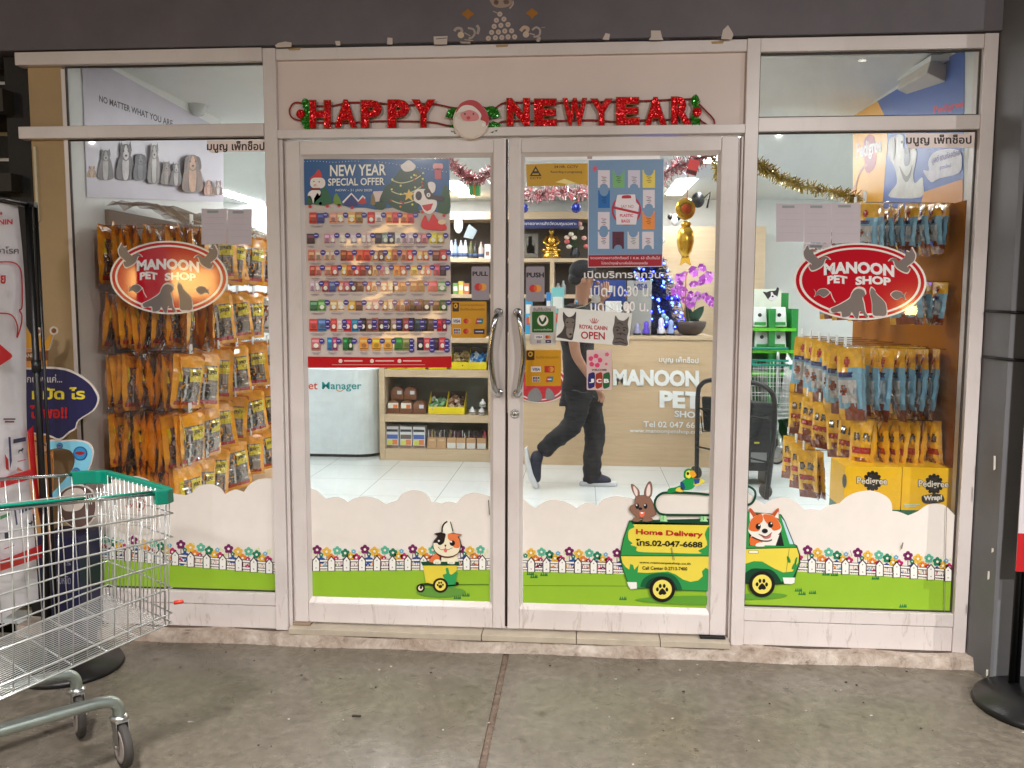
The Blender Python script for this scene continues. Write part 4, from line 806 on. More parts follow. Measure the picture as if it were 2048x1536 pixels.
for i in range(5):
    b = 2*math.pi*i/5-1.4; a.blob([(722+46*math.cos(b)+24*math.cos(b+c), 1160+46*math.sin(b)+24*math.sin(b+c)) for c in (0,1.2,2.4,3.9,5.1)], (206,60,110), 1); a.ell(722+20*math.cos(b),1160+20*math.sin(b),7,7,(236,180,190),2,8)
for x, y, r in ((835,1098,20),(828,1190,14)):
    for i in range(5): a.ell(x+r*.6*math.cos(i*1.257),y+r*.6*math.sin(i*1.257),r*.45,r*.45,(214,80,120),1,8)
a.txt('WELCOME',688,1238,832,1256,(40,30,30),1,.04)
for j, c in enumerate([(30,30,96),(150,40,20),(30,90,50)]):
    x = 655+j*72; a.blob([(x,1300),(x+14,1280),(x+62,1276),(x+62,1390),(x+48,1415),(x,1420)], c, 1, 3); a.txt('JCB'[j],x+6,1332,x+56,1372,(232,228,226),2,.05)
a.sheet('logo', t)
# opening hours lettering, straight on the glass
a = Art(YD-.0005, k=1.9, rough=.5); HC=(206,202,200); 
for s, x0, y0, x1, y1 in (('เปิดบริการทุกวัน',1168,541,1321,561),('เปิด 10:30 น.',1181,570,1303,593),('ปิด 20:00 น.',1181,601,1297,623)): a.txt(s,x0,y0,x1,y1,HC,0,.014)
tag(a.sheet('opening_hours'), 'white Thai opening hours lettering stuck on the right door glass', 'lettering')
# hanging open sign
t = thing('open_sign', 'tilted white open sign with a dog and a cat hanging from a thin cord', 'sign', at(1185,690,0))
a = Art(-.004, k=1.75, rough=.35, zoom=Z7)
b = MB(); c4 = [a.pt(q) for q in ((372,648),(1078,704),(1040,1018),(340,962))]; b.prism(c4, (0,.003,0), mat((198,190,186), rough=.35, k=1.75)); b.build('board', t)
b = MB(); pk = at(1192,598,.024); b.tube([a.pt((490,665),-2), pk+V((-.05,0,-.03)), pk, pk+V((.03,0,-.02)), a.pt((945,700),-2)], .0016, mat((190,176,130), rough=.6), 6)
b.lathe([(.016,0),(.02,.006),(.012,.016)], pk+V((0,.006,0)), mat((220,220,214), rough=.2, alpha=.7), 14, ax=(0,-1,0)); b.build('cord', t)
a = Art(-.0045, k=1.7, rough=.35, zoom=Z7); DG=(66,60,58)
a.blob([(415,690),(440,720),(470,740),(510,725),(538,688),(535,760),(530,830),(515,900),(500,960),(440,950),(385,940),(350,930),(400,880),(425,820),(412,760)], DG, 1, 4)
a.blob([(440,760),(480,750),(520,765),(515,830),(480,850),(440,830)], (110,102,96), 2); a.blob([(450,840),(485,850),(510,840),(500,920),(470,940),(445,900)], (128,118,112), 2); a.ell(486,905,13,10,(30,28,28),3)
for x in (455,508): a.ell(x,790,9,6,(24,22,22),3,10)
a.sheet('dog_print', t)
a = Art(-.0045, k=1.7, rough=.35, zoom=Z7)
a.blob([(915,725),(945,762),(990,775),(1020,760),(1048,735),(1035,800),(1042,870),(1028,940),(1035,1012),(960,1010),(888,1000),(900,930),(890,860),(905,800)], (98,90,86), 1, 4)
for q in ((930,800,990,815),(915,840,960,850),(985,845,1030,856),(930,900,1015,912),(920,950,1000,962),(905,985,1020,996)): a.line([(q[0],q[1]),((q[0]+q[2])/2,q[1]-8),(q[2],q[3])], 9, (52,46,44), 2)
for x in (935,1000): a.ell(x,865,11,8,(30,28,28),3,10)
a.ell(966,905,9,7,(40,34,34),3,10); a.sheet('cat_print', t)
a = Art(-.0045, k=1.6, rough=.35, zoom=Z7)
for j, (x, y) in enumerate([(668,762),(690,752),(710,750),(732,755),(752,768)]): a.shape([(x,y),(x+6,y),(700+(j)*9,800),(692+j*9,800)], (176,30,40), 1)
a.txt('ROYAL CANIN',570,810,838,850,(170,30,40),1,.025,18); a.txt('OPEN',585,876,815,948,(170,30,44),1,.02,10); a.sheet('lettering', t)

# ------------------------------------------------------------------ HAPPY NEW YEAR garland
G_RED, G_GRN = glitter((214,14,24)), glitter((40,120,30), 200); M_GOLD = mat((120,66,30), rough=.5, metal=.6)
t = thing('letter_garland', 'glittery red happy new year letter garland above the doors', 'garland', at(1000,250,0))
b = MB(); M_CORD = mat((150,12,24), rough=.5)
def cord(pts): b.tube([at(x,y,.008) for x, y in spline(pts, 4, False)], .0035, M_CORD, 6)
cord([(612,208),(590,205),(579,220),(585,236),(610,243)]); cord([(612,210),(660,212),(700,205),(760,206),(800,212),(860,207),(912,216),(940,210),(985,217),(1012,205),(1080,206),(1180,204),(1280,202),(1380,198),(1400,205)])
cord([(610,243),(680,246),(760,242),(860,244),(905,252),(985,250),(1012,242),(1090,242),(1180,240),(1230,243),(1290,240),(1390,238),(1400,240)]); cord([(1398,208),(1412,222),(1428,240),(1427,256),(1418,252),(1400,240)]); b.build('cord', t)
def letter(ch, x0, y0, x1, y1):
    vs, fs = glyphs(ch, .045); b = MB()
    P = lambda u, v, Y: at(x0+u*(x1-x0), y1-v*(y1-y0), Y)
    front = [P(u, v, -.008) for u, v in vs]; b.add(front, fs, G_RED)
    ec = {}
    for f in fs:
        for i in range(len(f)): e = (f[i], f[(i+1) % len(f)]); ec[tuple(sorted(e))] = ec.get(tuple(sorted(e)), []) + [e]
    o = len(b.v); mu = sum(u for u, v in vs)/len(vs)
    bk = [P(u, v, .006) for u, v in vs]; b.add(front+bk, [(e[0][0], e[0][1], e[0][1]+len(vs), e[0][0]+len(vs)) for k, e in ec.items() if len(e) == 1], M_GOLD)
    g2, f2 = glyphs(ch, .075); b.add([P((u-.5)*1.06+.5, (v-.5)*1.05+.5, -.0045) for u, v in g2], f2, M_GOLD)
    b.build('letter', t)
for ch, x0, y0, x1, y1 in (('H',619,201,661,256),('A',670,200,713,254),('P',722,201,763,255),('P',776,200,818,255),('Y',824,200,870,255),('N',1014,197,1059,252),('E',1069,198,1113,252),('W',1126,197,1173,252),('Y',1181,198,1225,251),('E',1233,195,1278,249),('A',1290,195,1333,250),('R',1343,194,1383,249)): letter(ch, x0, y0, x1, y1)
def leafs(cx, cy, items):
    for (dx, dy, rot, l) in items:
        b = MB(); a_ = math.radians(rot); P = [(0,-.5),(.2,-.34),(.34,-.1),(.26,0),(.34,.14),(.2,.3),(0,.55),(-.2,.3),(-.34,.14),(-.26,0),(-.34,-.1),(-.2,-.34)]
        pp = [at(cx+dx+l*(u*math.cos(a_)-v*math.sin(a_)), cy+dy+l*(u*math.sin(a_)+v*math.cos(a_)), -.003-.012*abs(u)) for u, v in P]
        b.prism(pp, (0,.003,0), G_GRN); b.build('leaf', t)
leafs(612,228,[(0,-20,-20,26),(2,-4,10,24),(-2,10,30,24),(2,22,-15,26)]); leafs(1390,225,[(0,-24,10,26),(4,-8,-30,22),(0,8,20,24),(2,20,0,26)]); leafs(945,240,[(-40,-14,60,30),(-34,18,120,28),(40,-16,-60,34),(40,14,-110,34)])
for x, y in ((601,228),(1394,224)):
    b = MB(); b.ball(at(x,y,-.008), (.02,.012,.02), G_RED, 10, 7); b.build('bow', t)
b = MB(); c0 = at(942,242,-.012); b.lathe([(.078,0),(.078,.008),(.074,.012)], c0, mat((186,172,160), rough=.4, k=1.8), 32, ax=(0,-1,0)); b.build('medallion', t)
a = Art(-.0262, k=1.8, rough=.4, step=.0005)
a.blob([(912,225),(920,208),(938,200),(956,204),(972,222),(978,240),(972,252),(962,246),(960,230),(945,214),(925,214)], (160,16,30), 1); a.blob([(913,226),(925,212),(945,212),(962,228),(958,238),(940,224),(922,224)], (200,190,182), 2)
a.blob([(922,228),(938,220),(954,226),(958,236),(950,242),(928,241)], (190,110,110), 3); a.blob([(911,232),(922,240),(940,243),(958,240),(972,246),(966,264),(942,276),(918,264),(909,248)], (196,184,172), 2, 6); a.ell(937,236,4,3.6,(170,20,30),5,10)
for x in (930,947): a.ell(x,228,1.8,2.2,(30,20,20),5,8)
a.ell(967,250,3.5,3.5,(214,204,196),4,10); a.sheet('bearded_face_print', t)

# ------------------------------------------------------------------ remains of stickers and paint on the beam
Yb = -.0205
t = thing('painted_emblem', 'faded white dot pyramid and curls painted on the dark beam', 'emblem', at(1000,80,Yb)); ZB = (840,0,7.314)
a = Art(Yb, k=1.6, rough=.6, zoom=ZB, step=.0006)
for x, y in ((1168,207),(1118,298),(1228,280),(1085,387),(1183,372),(1287,360),(1048,475),(1147,470),(1240,455),(1340,452),(1000,562),(1103,552),(1197,548),(1288,540),(1385,540)): a.ell(x,y,38,38,(178,160,150),1,14); a.ell(x,y,9,9,(140,110,90),2,8)
a.line([(1070,165),(1140,195)], 16, (160,140,130), 1); a.blob([(1040,-20),(1340,-20),(1345,50),(1280,100),(1180,115),(1090,100),(1045,50)], (150,130,118), 1); a.blob([(1100,0),(1150,20),(1130,70),(1080,50)], (90,66,56), 2); a.blob([(1220,10),(1290,0),(1300,50),(1240,60)], (100,78,68), 2); a.line(spline([(1355,-10),(1360,60),(1310,125)],5,False), 22, (170,150,140), 1); a.sheet('dots', t)
a = Art(Yb, k=1.5, rough=.6, zoom=ZB, step=.0006); CU=(160,146,138)
a.line(spline([(500,455),(540,415),(600,420),(615,470)],5,False),40,CU,1); a.ell(598,512,48,48,(196,176,150),2); a.line(spline([(700,410),(780,430),(800,490),(760,550),(710,560)],5,False),30,CU,1); a.line(spline([(830,370),(860,420),(840,500)],5,False),40,CU,1); a.line([(650,480),(740,530)],16,CU,2); a.line([(590,620),(740,625)],30,CU,1); a.line([(650,580),(780,595)],16,CU,1)
a.line(spline([(1470,455),(1520,400),(1580,420),(1560,470)],5,False),50,(180,156,140),1); a.ell(1550,505,46,46,(186,166,150),2); a.line(spline([(1640,440),(1700,400),(1755,440),(1740,520),(1660,540)],5,False),30,CU,1); a.line([(1600,490),(1680,510)],20,CU,2); a.blob([(1720,550),(1765,545),(1750,605),(1705,605)],CU,1); a.line([(1770,405),(1830,400)],14,(130,124,120),1); a.sheet('curls', t)
for cx, cy, lab in ((700,205,'left'),(1640,195,'right')):
    a = Art(Yb, k=1.5, rough=.6, zoom=ZB); a.blob([(cx-90,cy),(cx-30,cy-50),(cx,cy-75),(cx+30,cy-50),(cx+90,cy),(cx+35,cy+40),(cx,cy+85),(cx-35,cy+40)], (150,98,24), 1, 3); tag(a.sheet('diamond_mark'), 'small gold diamond painted on the beam, %s of the dot pyramid' % lab, 'paint mark', 'gold diamonds on the beam')
Y3 = -.021
for i, (pts, lab) in enumerate([([(550,91),(556,86),(570,83),(583,85),(583,94),(552,95)],'low torn white paper scrap above the left mullion'),([(670,82),(680,82),(681,91),(672,91)],'tiny square paper scrap second from the left along the beam'),([(775,75),(785,76),(785,89),(774,89)],'upright small paper scrap left of the folded one'),([(867,73),(895,72),(894,89),(868,89)],'folded white paper scrap left of the painted curls'),([(1205,79),(1211,66),(1220,68),(1218,80)],'slanted small paper scrap right of the painted emblem'),([(1297,80),(1302,74),(1302,61),(1321,61),(1324,74),(1327,80)],'trapezoid white paper scrap above the right door'),([(1442,78),(1446,60),(1456,50),(1464,63),(1467,70),(1463,79)],'pointed torn paper scrap above the right mullion')]):
    a = Art(Y3, k=1.6, rough=.8); a.shape(pts, (188,176,168), 0)
    if i == 3: a.line([(872,78),(894,76)], 1.5, (90,76,70), 1)
    tag(a.sheet('paper_scrap'), lab, 'paper scrap', 'paper scraps stuck along the beam')
for x, lab in ((588,'left'),(1003,'middle'),(1434,'right')):
    a = Art(-.0005, k=1.6, rough=.6); y = 98-(x-588)*.0153; a.shape([(x-12,y-2),(x+14,y-3),(x+12,y+2),(x-10,y+3)], (160,132,92), 0); tag(a.sheet('tape_scrap'), '%s yellowed tape scrap on the top rail over the doors' % lab, 'tape', 'tape scraps on the top rail')
# ------------------------------------------------------------------ display racks with hanging treat bags
ORD = ['first','second','third','fourth','fifth','sixth','seventh']
def foil(rgb, rough=.2, k=.9): return mat(rgb, rough=rough, k=k, coat=.9, var=.22, scale=22, bump=.35, spec=.7)
F_OR, F_OR2, F_YE, F_LB, F_BR = foil((238,162,34), .12, .95), foil((212,122,16), .12, .95), foil((240,182,40)), foil((130,180,206)), foil((140,64,30))
F_SIL, F_NAVY, F_RED, F_CLR = mat((150,140,132), rough=.2, metal=.55, coat=.8, var=.3, scale=40, bump=.4), foil((34,44,110)), foil((176,40,34)), foil((206,208,204), .12)
F_WHT = foil((200,198,196)); F_BK, F_YL = foil((58,54,54)), foil((226,206,50))
def bag_proto(kind, seed):
    """one treat bag hanging from the origin, facing +x"""
    rnd = random.Random(seed); w, h, th = {'jerky':(.19,.275,.022),'sticks':(.135,.30,.016),'bones':(.12,.25,.018),'clear':(.15,.26,.02)}[kind]
    nu, nv = 8, 12; cr = [[rnd.uniform(-1,1) for _ in range(nu+1)] for _ in range(nv+1)]; bend = rnd.uniform(-.02,.02); tw = rnd.uniform(-.12,.12)
    def surf(u, v, s, off=0.0):
        bu = max(0, math.sin(math.pi*u))**.55*max(0, math.sin(math.pi*min(1, max(0, (v-.06)/.88))))**.45
        i, j = min(nu, int(u*nu+.5)), min(nv, int(v*nv+.5))
        x = s*(th*bu+off)+.0045*cr[j][i]*(.4+bu)+bend*v*v+tw*(u-.5)*w*v
        wy = w*(1-.04*math.sin(math.pi*v)); return V((x, (u-.5)*wy, -v*h))
    def grid(b, s, colf, u0=0, u1=1, v0=0, v1=1, off=0.0, NU=nu, NV=nv):
        for j in range(NV):
            for i in range(NU):
                q = [(u0+(u1-u0)*(i+di)/NU, v0+(v1-v0)*(j+dj)/NV) for di, dj in ((0,0),(1,0),(1,1),(0,1))]
                m = colf((q[0][0]+q[2][0])/2, (q[0][1]+q[2][1])/2)
                if m: b.add([surf(u, v, s, off) for u, v in q], [(0,1,2,3)], m, True)
    root = thing('treat_bag', 'treat bag', 'treat bag')
    body = {'jerky':lambda u, v: F_OR, 'sticks':lambda u, v: F_YE if v < .28+.05*math.sin(u*6) else F_LB if v < .86 else F_YE if u < .3 else F_BR, 'bones':lambda u, v: F_YE if v < .86 else F_BR, 'clear':lambda u, v: F_CLR if v > .12 else F_OR}[kind]
    edge = {'jerky':F_OR2,'sticks':F_YE,'bones':F_YE,'clear':F_CLR}[kind]
    b = MB(); grid(b, 1, body); grid(b, -1, body if kind != 'jerky' else (lambda u, v: F_OR2)); b.build('bag', root)
    b = MB()
    if kind == 'jerky':
        def col(u, v):
            if v > .86: return F_RED
            if .24 < v < .5 and u > .46: return F_YL
            if u < .14 or u > .88 or v < .235: return None
            if ((u-.34)/.12)**2+((v-.47)/.1)**2 < 1 or ((u-.4)/.2)**2+((v-.72)/.16)**2 < 1: return F_BK if ((u-.34)/.06)**2+((v-.5)/.05)**2 > 1 and abs(u-.36) > .04 else F_WHT
            if u < .24 and v < .5: return F_YL
            return F_SIL
        grid(b, 1, col, .1, .9, .2, .93, .0022, 24, 30)
        b.text('JERKY', lambda a, c: surf(.5+.34*a, .40-.09*c, 1, .005), F_BK, .03)
    elif kind == 'sticks':
        def col(u, v):
            if ((u-.45)/.13)**2+((v-.17)/.06)**2 < 1: return F_RED
            if .31 < v < .40 and u < .72: return F_NAVY
            if ((u-.3)/.13)**2+((v-.58)/.08)**2 < 1: return F_BR
            if ((u-.62)/.16)**2+((v-.82)/.07)**2 < 1: return F_BR
            if .43 < v < .74 and u < .8 and (v < .66 or u > .2): return F_WHT
        grid(b, 1, col, .08, .94, .1, .97, .002, 14, 24)
    elif kind == 'bones':
        def col(u, v):
            for cu in (.32, .68):
                r = ((u-cu)/.14)**2+((v-.3)/.09)**2
                if r < 1: return F_BK if r > .35 else F_SIL
            if .5 < v < .62 and .15 < u < .85: return F_RED
            if ((u-.5)/.26)**2+((v-.75)/.09)**2 < 1: return F_BR
        grid(b, 1, col, .08, .94, .1, .95, .002, 14, 22)
    else:
        grid(b, 1, lambda u, v: F_BR if (int(u*9)+int(v*7)) % 3 == 0 else F_SIL if v < .5 else None, .15, .85, .3, .9, .002, 10, 12)
    b.build('front_print', root)
    b = MB(); b.box(-.001,.001,-w*.46,w*.46,-.012,.006,edge); b.build('header_seal', root)
    return root
PROTO = {k: [bag_proto(k, s) for s in range(n)] for k, n in (('jerky',4),('sticks',3),('bones',3),('clear',1))}
USED = set()
def hang(kind, idx, loc, yaw, label, group, tilt=0, sc=(1,1,1)):
    p = PROTO[kind][idx % len(PROTO[kind])]
    o = p if (kind, idx % len(PROTO[kind])) not in USED else copy_tree(p)
    USED.add((kind, idx % len(PROTO[kind]))); o.location = loc; o.rotation_euler = (tilt, 0, yaw); o.scale = sc; o['label'] = label; o['group'] = group; return o
def hook(b, x0, x1, y, z):
    b.tube([(x0,y,z),(x1,y,z+.008),(x1+(.008 if x1 > x0 else -.008),y,z+.02)], .0028, M_CHROME, 6)
rnd = random.Random(21)
# left rack: hooks come out of the left wall, bags hang across them
t = thing('display_rack', 'left treat rack with wire hooks full of orange bags behind the left window', 'display rack', (-1.98,.9,0))
b = MB(); b.box(-1.987, -1.965, .3, 1.7, .2, 1.93, mat((150,128,110), rough=.6, k=.9)); b.build('back_panel', t)
b = MB(); b.box(-1.965, -1.5, .12, 1.7, .12, .4, mat((190,150,90), rough=.6)); b.build('base', t)
LROWS = [(1.845,'top'),(1.525,'second'),(1.235,'third'),(.955,'fourth'),(.70,'bottom')]; LPEG = [.20,.40,.64,.88,1.12,1.36]
for ri, (z, rn) in enumerate(LROWS):
    for pi, y in enumerate(LPEG):
        bk = MB(); xe = -1.56-.012*ri+(.05 if pi < 2 else 0); hook(bk, -1.965, xe, y, z); bk.build('hook', t)
        bk = MB(); bk.box(xe-.002, xe+.002, y-.016, y+.016, z+.004, z+.05, mat((226,226,220), rough=.5)); bk.build('price_tag', t)
        n = 11 if pi < 2 else 4
        for k in range(n):
            x = (-1.93+(xe-.01+1.93)*(k+(rnd.uniform(-.35,.35) if 0 < k < n-1 else 0))/(n-1)) if pi < 2 else xe-.015-.032*(n-1-k)
            front = k == n-1
            yaw = (rnd.uniform(-.5,-.1) if pi < 2 and front and ri > 1 else rnd.uniform(-.1,.75)) if pi < 2 else -rnd.uniform(.5,1.2) if front else -rnd.uniform(-.1,.7)
            kind = 'clear' if (pi == 5 and ri in (1,2)) else 'jerky'
            if front: lab = 'front %s bag on the %s hook from the window, left rack %s row' % ('clear' if kind == 'clear' else 'orange', ORD[pi], rn)
            else: lab = '%s bag stacked behind the front one, %s hook, left rack %s row' % ('clear' if kind == 'clear' else 'orange', ORD[pi], rn)
            hang(kind, rnd.randint(0,3), (x, y+rnd.uniform(-.012,.012), z-.004+(.012 if pi > 1 else 0)), yaw, lab, 'treat bags on the left rack', rnd.uniform(-.16,.16), (1, rnd.uniform(.86,1.02), rnd.uniform(.88,1.02)))
# crumpled clear film packs lying on top of the left rack
b = MB(); mf = mat((150,120,84), rough=.12, k=.9, alpha=.55, coat=.5, var=.2); n = 26
rnd2 = random.Random(3); hh = [[rnd2.uniform(0,.05) for _ in range(7)] for _ in range(n+1)]
pts = [[V((-1.95+.075*j, .25+1.4*i/n, 1.93+hh[i][j]+.03*math.sin(j*.9)-.012*j)) for j in range(7)] for i in range(n+1)]
b.add([p for r in pts for p in r], [(i*7+j, i*7+j+1, (i+1)*7+j+1, (i+1)*7+j) for i in range(n) for j in range(6)], mf)
tag(b.build('plastic_wrap'), 'crumpled clear plastic packs lying along the top of the left rack', 'plastic wrap')
# white shelf rail with its small lit lamp beyond the left rack
t = thing('shelf_rail', 'white shelf rail with a small glowing lamp behind the left rack', 'shelf', (-1.75,2.05,1.6))
b = MB(); b.box(-2.6,-1.25,2.0,2.3,1.62,1.64,M_WHITE); b.box(-2.6,-1.25,1.985,2.0,1.60,1.645,mat((150,152,154), rough=.3, metal=.6)); b.build('rail', t)
b = MB(); p = at(497,553,2.02); b.lathe([(.028,-.04),(.034,-.02),(.034,.03),(.02,.04)], p, mat((255,250,235), emit=6, var=0), 14); b.build('lamp', t)
# right rack
t = thing('display_rack', 'right treat rack with yellow back board and blue and yellow bags behind the right window', 'display rack', (1.97,.9,0))
b = MB(); b.box(1.952, 1.9775, .115, 1.6, .12, 1.93, mat((206,124,0), rough=.85, k=.5, spec=.15)); b.build('back_panel', t)
b = MB(); b.box(1.495, 1.95, .105, .33, .0, .495, mat((190,150,60), rough=.6)); b.build('base', t)
RROWS = [(1.93,'top','sticks'),(1.585,'second','sticks'),(1.285,'third','sticks'),(.96,'fourth','bones'),(.70,'bottom','bones')]; RSC = [(.9,.75,.72),(.9,.8,.62),(1,.92,1.08),(1,.95,.98),(1,1,1)]; RPEG = [.24,.44,.66,.9,1.15,1.42]
for ri, (z, rn, kind) in enumerate(RROWS):
    for pi, y in enumerate(RPEG):
        if (ri == 4 and pi < 3) or (ri == 1 and pi in (1,2)): continue
        bk = MB(); xe = 1.585-.03*ri+.02*pi; 
        if ri == 1: xe = 1.74
        if ri == 3: xe = 1.60
        hook(bk, 1.952, xe-.01, y, z); bk.build('hook', t)
        bk = MB(); bk.box(xe-.016, xe-.012, y-.016, y+.016, z+.008, z+.055, mat((226,226,220), rough=.5)); bk.build('price_tag', t)
        n = (8 if ri != 1 else 4) if pi < 2 else 3
        for k in range(n):
            x = 1.915+(xe+.005-1.915)*k/(n-1) if pi < 2 else xe+.005+.034*(n-1-k)
            front = k == n-1
            yaw = math.pi+(rnd.uniform(-.2,.3) if pi < 2 and not front else rnd.uniform(.6,1.1) if front else rnd.uniform(0,.6))
            lab = ('front %s bag on the %s hook from the window, right rack %s row' if front else '%s bag stacked on the %s hook, right rack %s row') % ('blue and yellow' if kind == 'sticks' else 'brown and yellow', ORD[pi], rn)
            hang(kind, rnd.randint(0,2), (x, y+rnd.uniform(-.01,.01), z-.004), yaw, lab, 'treat bags on the right rack', rnd.uniform(-.08,.08), RSC[ri])
# two big yellow cartons
M_CY, M_CG = mat((238,186,8), rough=.35, k=1.0, coat=.2), mat((20,110,84), rough=.35, k=1.0, coat=.2)
for i, (x0, x1, lab) in enumerate([(1.49,1.735,'left yellow and green chew carton under the right rack'),(1.738,1.972,'right yellow and green chew carton with a wrap badge under the right rack')]):
    t = thing('carton', lab, 'box', ((x0+x1)/2,.2,.496), 'yellow cartons under the right rack')
    b = MB(); b.box(x0,x1,.1,.32,.58,.772,M_CY); b.box(x0,x1,.1,.32,.497,.58,M_CG); b.build('carton_body', t)
    cx = 1745 if i == 0 else 1868; cy = 962 if i == 0 else 968
    a = Art(.099, k=1.0, rough=.35); a.ell(cx,cy,15,17,(26,24,22),0)
    for j in range(12): a.ell(cx+15*math.cos(j*.5236),cy+17*math.sin(j*.5236),4,4,(26,24,22),0,8)
    a.txt('Pedigree',cx-32,cy-9,cx+30,cy+10,(40,40,40),1,.07,2); a.txt('Pedigree',cx-31,cy-8,cx+29,cy+9,(224,216,200),3,.02,2)
    if i: a.blob([(1843,995),(1850,990),(1880,988),(1888,996),(1885,1004),(1850,1007)],(40,36,36),1); a.txt('Wrap!',1847,991,1884,1004,(226,222,214),2,.05,-2); a.rect(1808,1008,1840,1010,(190,214,190),1); a.rect(1808,1012,1832,1013.5,(190,214,190),1)
    a.sheet('print', t)
    if i == 0:
        a = Art(X=1.489, k=1.0, rough=.35); a.ell(1689,962,4.5,14,(40,38,34),0); a.sheet('side_print', t)
# ---- posters on the side walls
t = thing('wall_poster', 'white wall poster with a row of dogs and cats above the left rack', 'poster', (-1.985,1,2.2))
a = Art(X=-1.984, k=1.0, rough=.4, step=.001); a.shape([(164,120),(205,128),(447,262),(447,404),(174,395)], (196,192,206), 0); a.sheet('sheet', t)
a = Art(X=-1.984, k=1.0, rough=.4, step=.001); a.txt('NO MATTER WHAT YOU ARE',198,190,345,203,(50,44,50),1,.02,51); a.sheet('lettering', t)
a = Art(X=-1.984, k=1.0, rough=.5, zoom=(150,280,5.12), step=.0004); a.var = .45
def pet(cx, top, w, bot, c, c2, ear, L, tall=.36):
    h = bot-top; hh = h*tall; d = tuple(int(v*.6) for v in c)
    a.blob([(cx-w*.34,top+hh*.8),(cx,top+hh*.5),(cx+w*.34,top+hh*.8),(cx+w*.52,top+h*.62),(cx+w*.5,bot),(cx-w*.5,bot),(cx-w*.52,top+h*.62)], c, L, 4)
    a.blob([(cx-w*.14,top+hh*.9),(cx+w*.14,top+hh*.9),(cx+w*.2,top+h*.7),(cx+w*.12,bot),(cx-w*.12,bot),(cx-w*.2,top+h*.7)], c2, L+1, 4)
    for sg in (-1,1): a.line([(cx+sg*w*.24,top+h*.62),(cx+sg*w*.2,bot)], w*.05, d, L+2)
    if ear == 'up':
        for sg in (-1,1): a.shape([(cx+sg*w*.10,top+hh*.3),(cx+sg*w*.28,top-hh*.18),(cx+sg*w*.37,top+hh*.45)], d, L+2)
    a.blob([(cx-w*.34,top+hh*.45),(cx-w*.2,top+hh*.08),(cx,top),(cx+w*.2,top+hh*.08),(cx+w*.34,top+hh*.45),(cx+w*.22,top+hh*.9),(cx,top+hh*1.08),(cx-w*.22,top+hh*.9)], c, L+3, 4)
    if ear == 'down':
        for sg in (-1,1): a.blob([(cx+sg*w*.2,top+hh*.12),(cx+sg*w*.4,top+hh*.25),(cx+sg*w*.47,top+hh*.85),(cx+sg*w*.36,top+hh*1.0),(cx+sg*w*.28,top+hh*.6)], d, L+4, 4)
    a.blob([(cx-w*.05,top+hh*.15),(cx+w*.05,top+hh*.15),(cx+w*.17,top+hh*.75),(cx,top+hh*1.02),(cx-w*.17,top+hh*.75)], c2, L+5, 4)
    for sg in (-1,1): a.ell(cx+sg*w*.15,top+hh*.45,w*.05,hh*.07,(26,22,22),L+6,8)
    a.ell(cx,top+hh*.74,w*.075,hh*.08,(24,20,20),L+6,8)
for k, q in enumerate([(170,270,90,380,(184,150,120),(206,180,160),'up',.45),(305,105,140,400,(104,98,104),(190,186,186),'up',.36),(505,40,170,400,(92,86,92),(214,210,212),'up',.45),(650,140,130,400,(70,70,82),(110,108,118),'down',.42),(785,50,120,430,(130,124,126),(200,198,200),'up',.36),(905,225,100,450,(112,98,94),(150,140,136),'up',.4),(1000,240,110,460,(88,82,88),(186,180,180),'up',.42),(1165,150,190,520,(120,92,80),(196,150,120),'down',.42),(1325,410,80,555,(176,122,100),(206,170,150),'down',.5),(1420,420,80,560,(130,100,92),(206,196,196),'up',.5)]): pet(q[0],q[1],q[2],q[3],q[4],q[5],q[6],1+k*8,q[7])
a.sheet('animal_pictures', t)
t = thing('wall_poster', 'blue and orange dog treat poster on the right wall above the rack', 'poster', (1.977,1,2.2)); XP = 1.9765
a = Art(X=XP, k=.95, rough=.4, step=.0008); BLP=(64,100,176)
a.shape([(1706,232),(1930,95),(1926,430),(1706,430)], BLP, 0); a.shape([(1706,232),(1755,202),(1768,228),(1776,280),(1770,350),(1764,430),(1706,430)], (240,176,60), 1); a.shape([(1848,384),(1926,358),(1926,430),(1836,430)], (220,150,70), 1); a.sheet('sheet', t)
a = Art(X=XP, k=1.0, rough=.4, zoom=(1690,260,7.877), step=.0008)
a.var = .3; a.blob([(300,200),(330,120),(380,70),(450,90),(480,180),(500,420),(480,560),(430,640),(370,680),(330,640),(310,500)], (160,40,66), 2); a.txt('Pedigree',190,210,580,520,(226,222,220),3,.03,-110)
a.blob([(170,840),(240,640),(330,540),(360,560),(250,680),(190,860),(150,1100),(100,1080),(110,950)], (180,120,90), 4, 3)
a.blob([(690,260),(760,120),(850,70),(930,110),(930,300),(1020,300),(1130,320),(1120,500),(1080,700),(1110,840),(1220,740),(1240,860),(1200,1060),(720,1060),(730,960),(820,840),(800,640),(720,420)], (206,206,200), 2, 3); a.blob([(940,300),(1020,300),(1030,480),(1000,560),(940,540)], (110,118,126), 3); a.blob([(860,560),(920,760),(980,820),(1040,720),(1070,540),(1020,680),(960,720)], (120,120,112), 3)
a.blob([(1330,640),(1320,500),(1400,360),(1600,300),(1800,320),(1850,480),(1800,680),(1500,760),(1360,820),(1240,640)], (206,204,214), 3, 3); a.txt('บูสต์ เดนทัลสติกซ์',1380,420,1820,560,(96,90,170),4,.01,-130); a.txt('สูตรใหม่',1500,560,1680,640,(96,90,170),4,.01,-40); a.ell(905,190,16,26,(60,60,66),4,10); a.ell(985,330,40,50,(70,72,78),5,12); a.blob([(700,180),(760,110),(800,180),(790,420),(740,500),(700,400)], (160,158,156), 5, 3); a.sheet('dog_picture', t)
a = Art(X=XP, k=1.0, rough=.4, step=.0008); a.txt('Pedigree',1868,213,1928,232,(200,60,90),2,.03,-14); a.sheet('lettering', t)
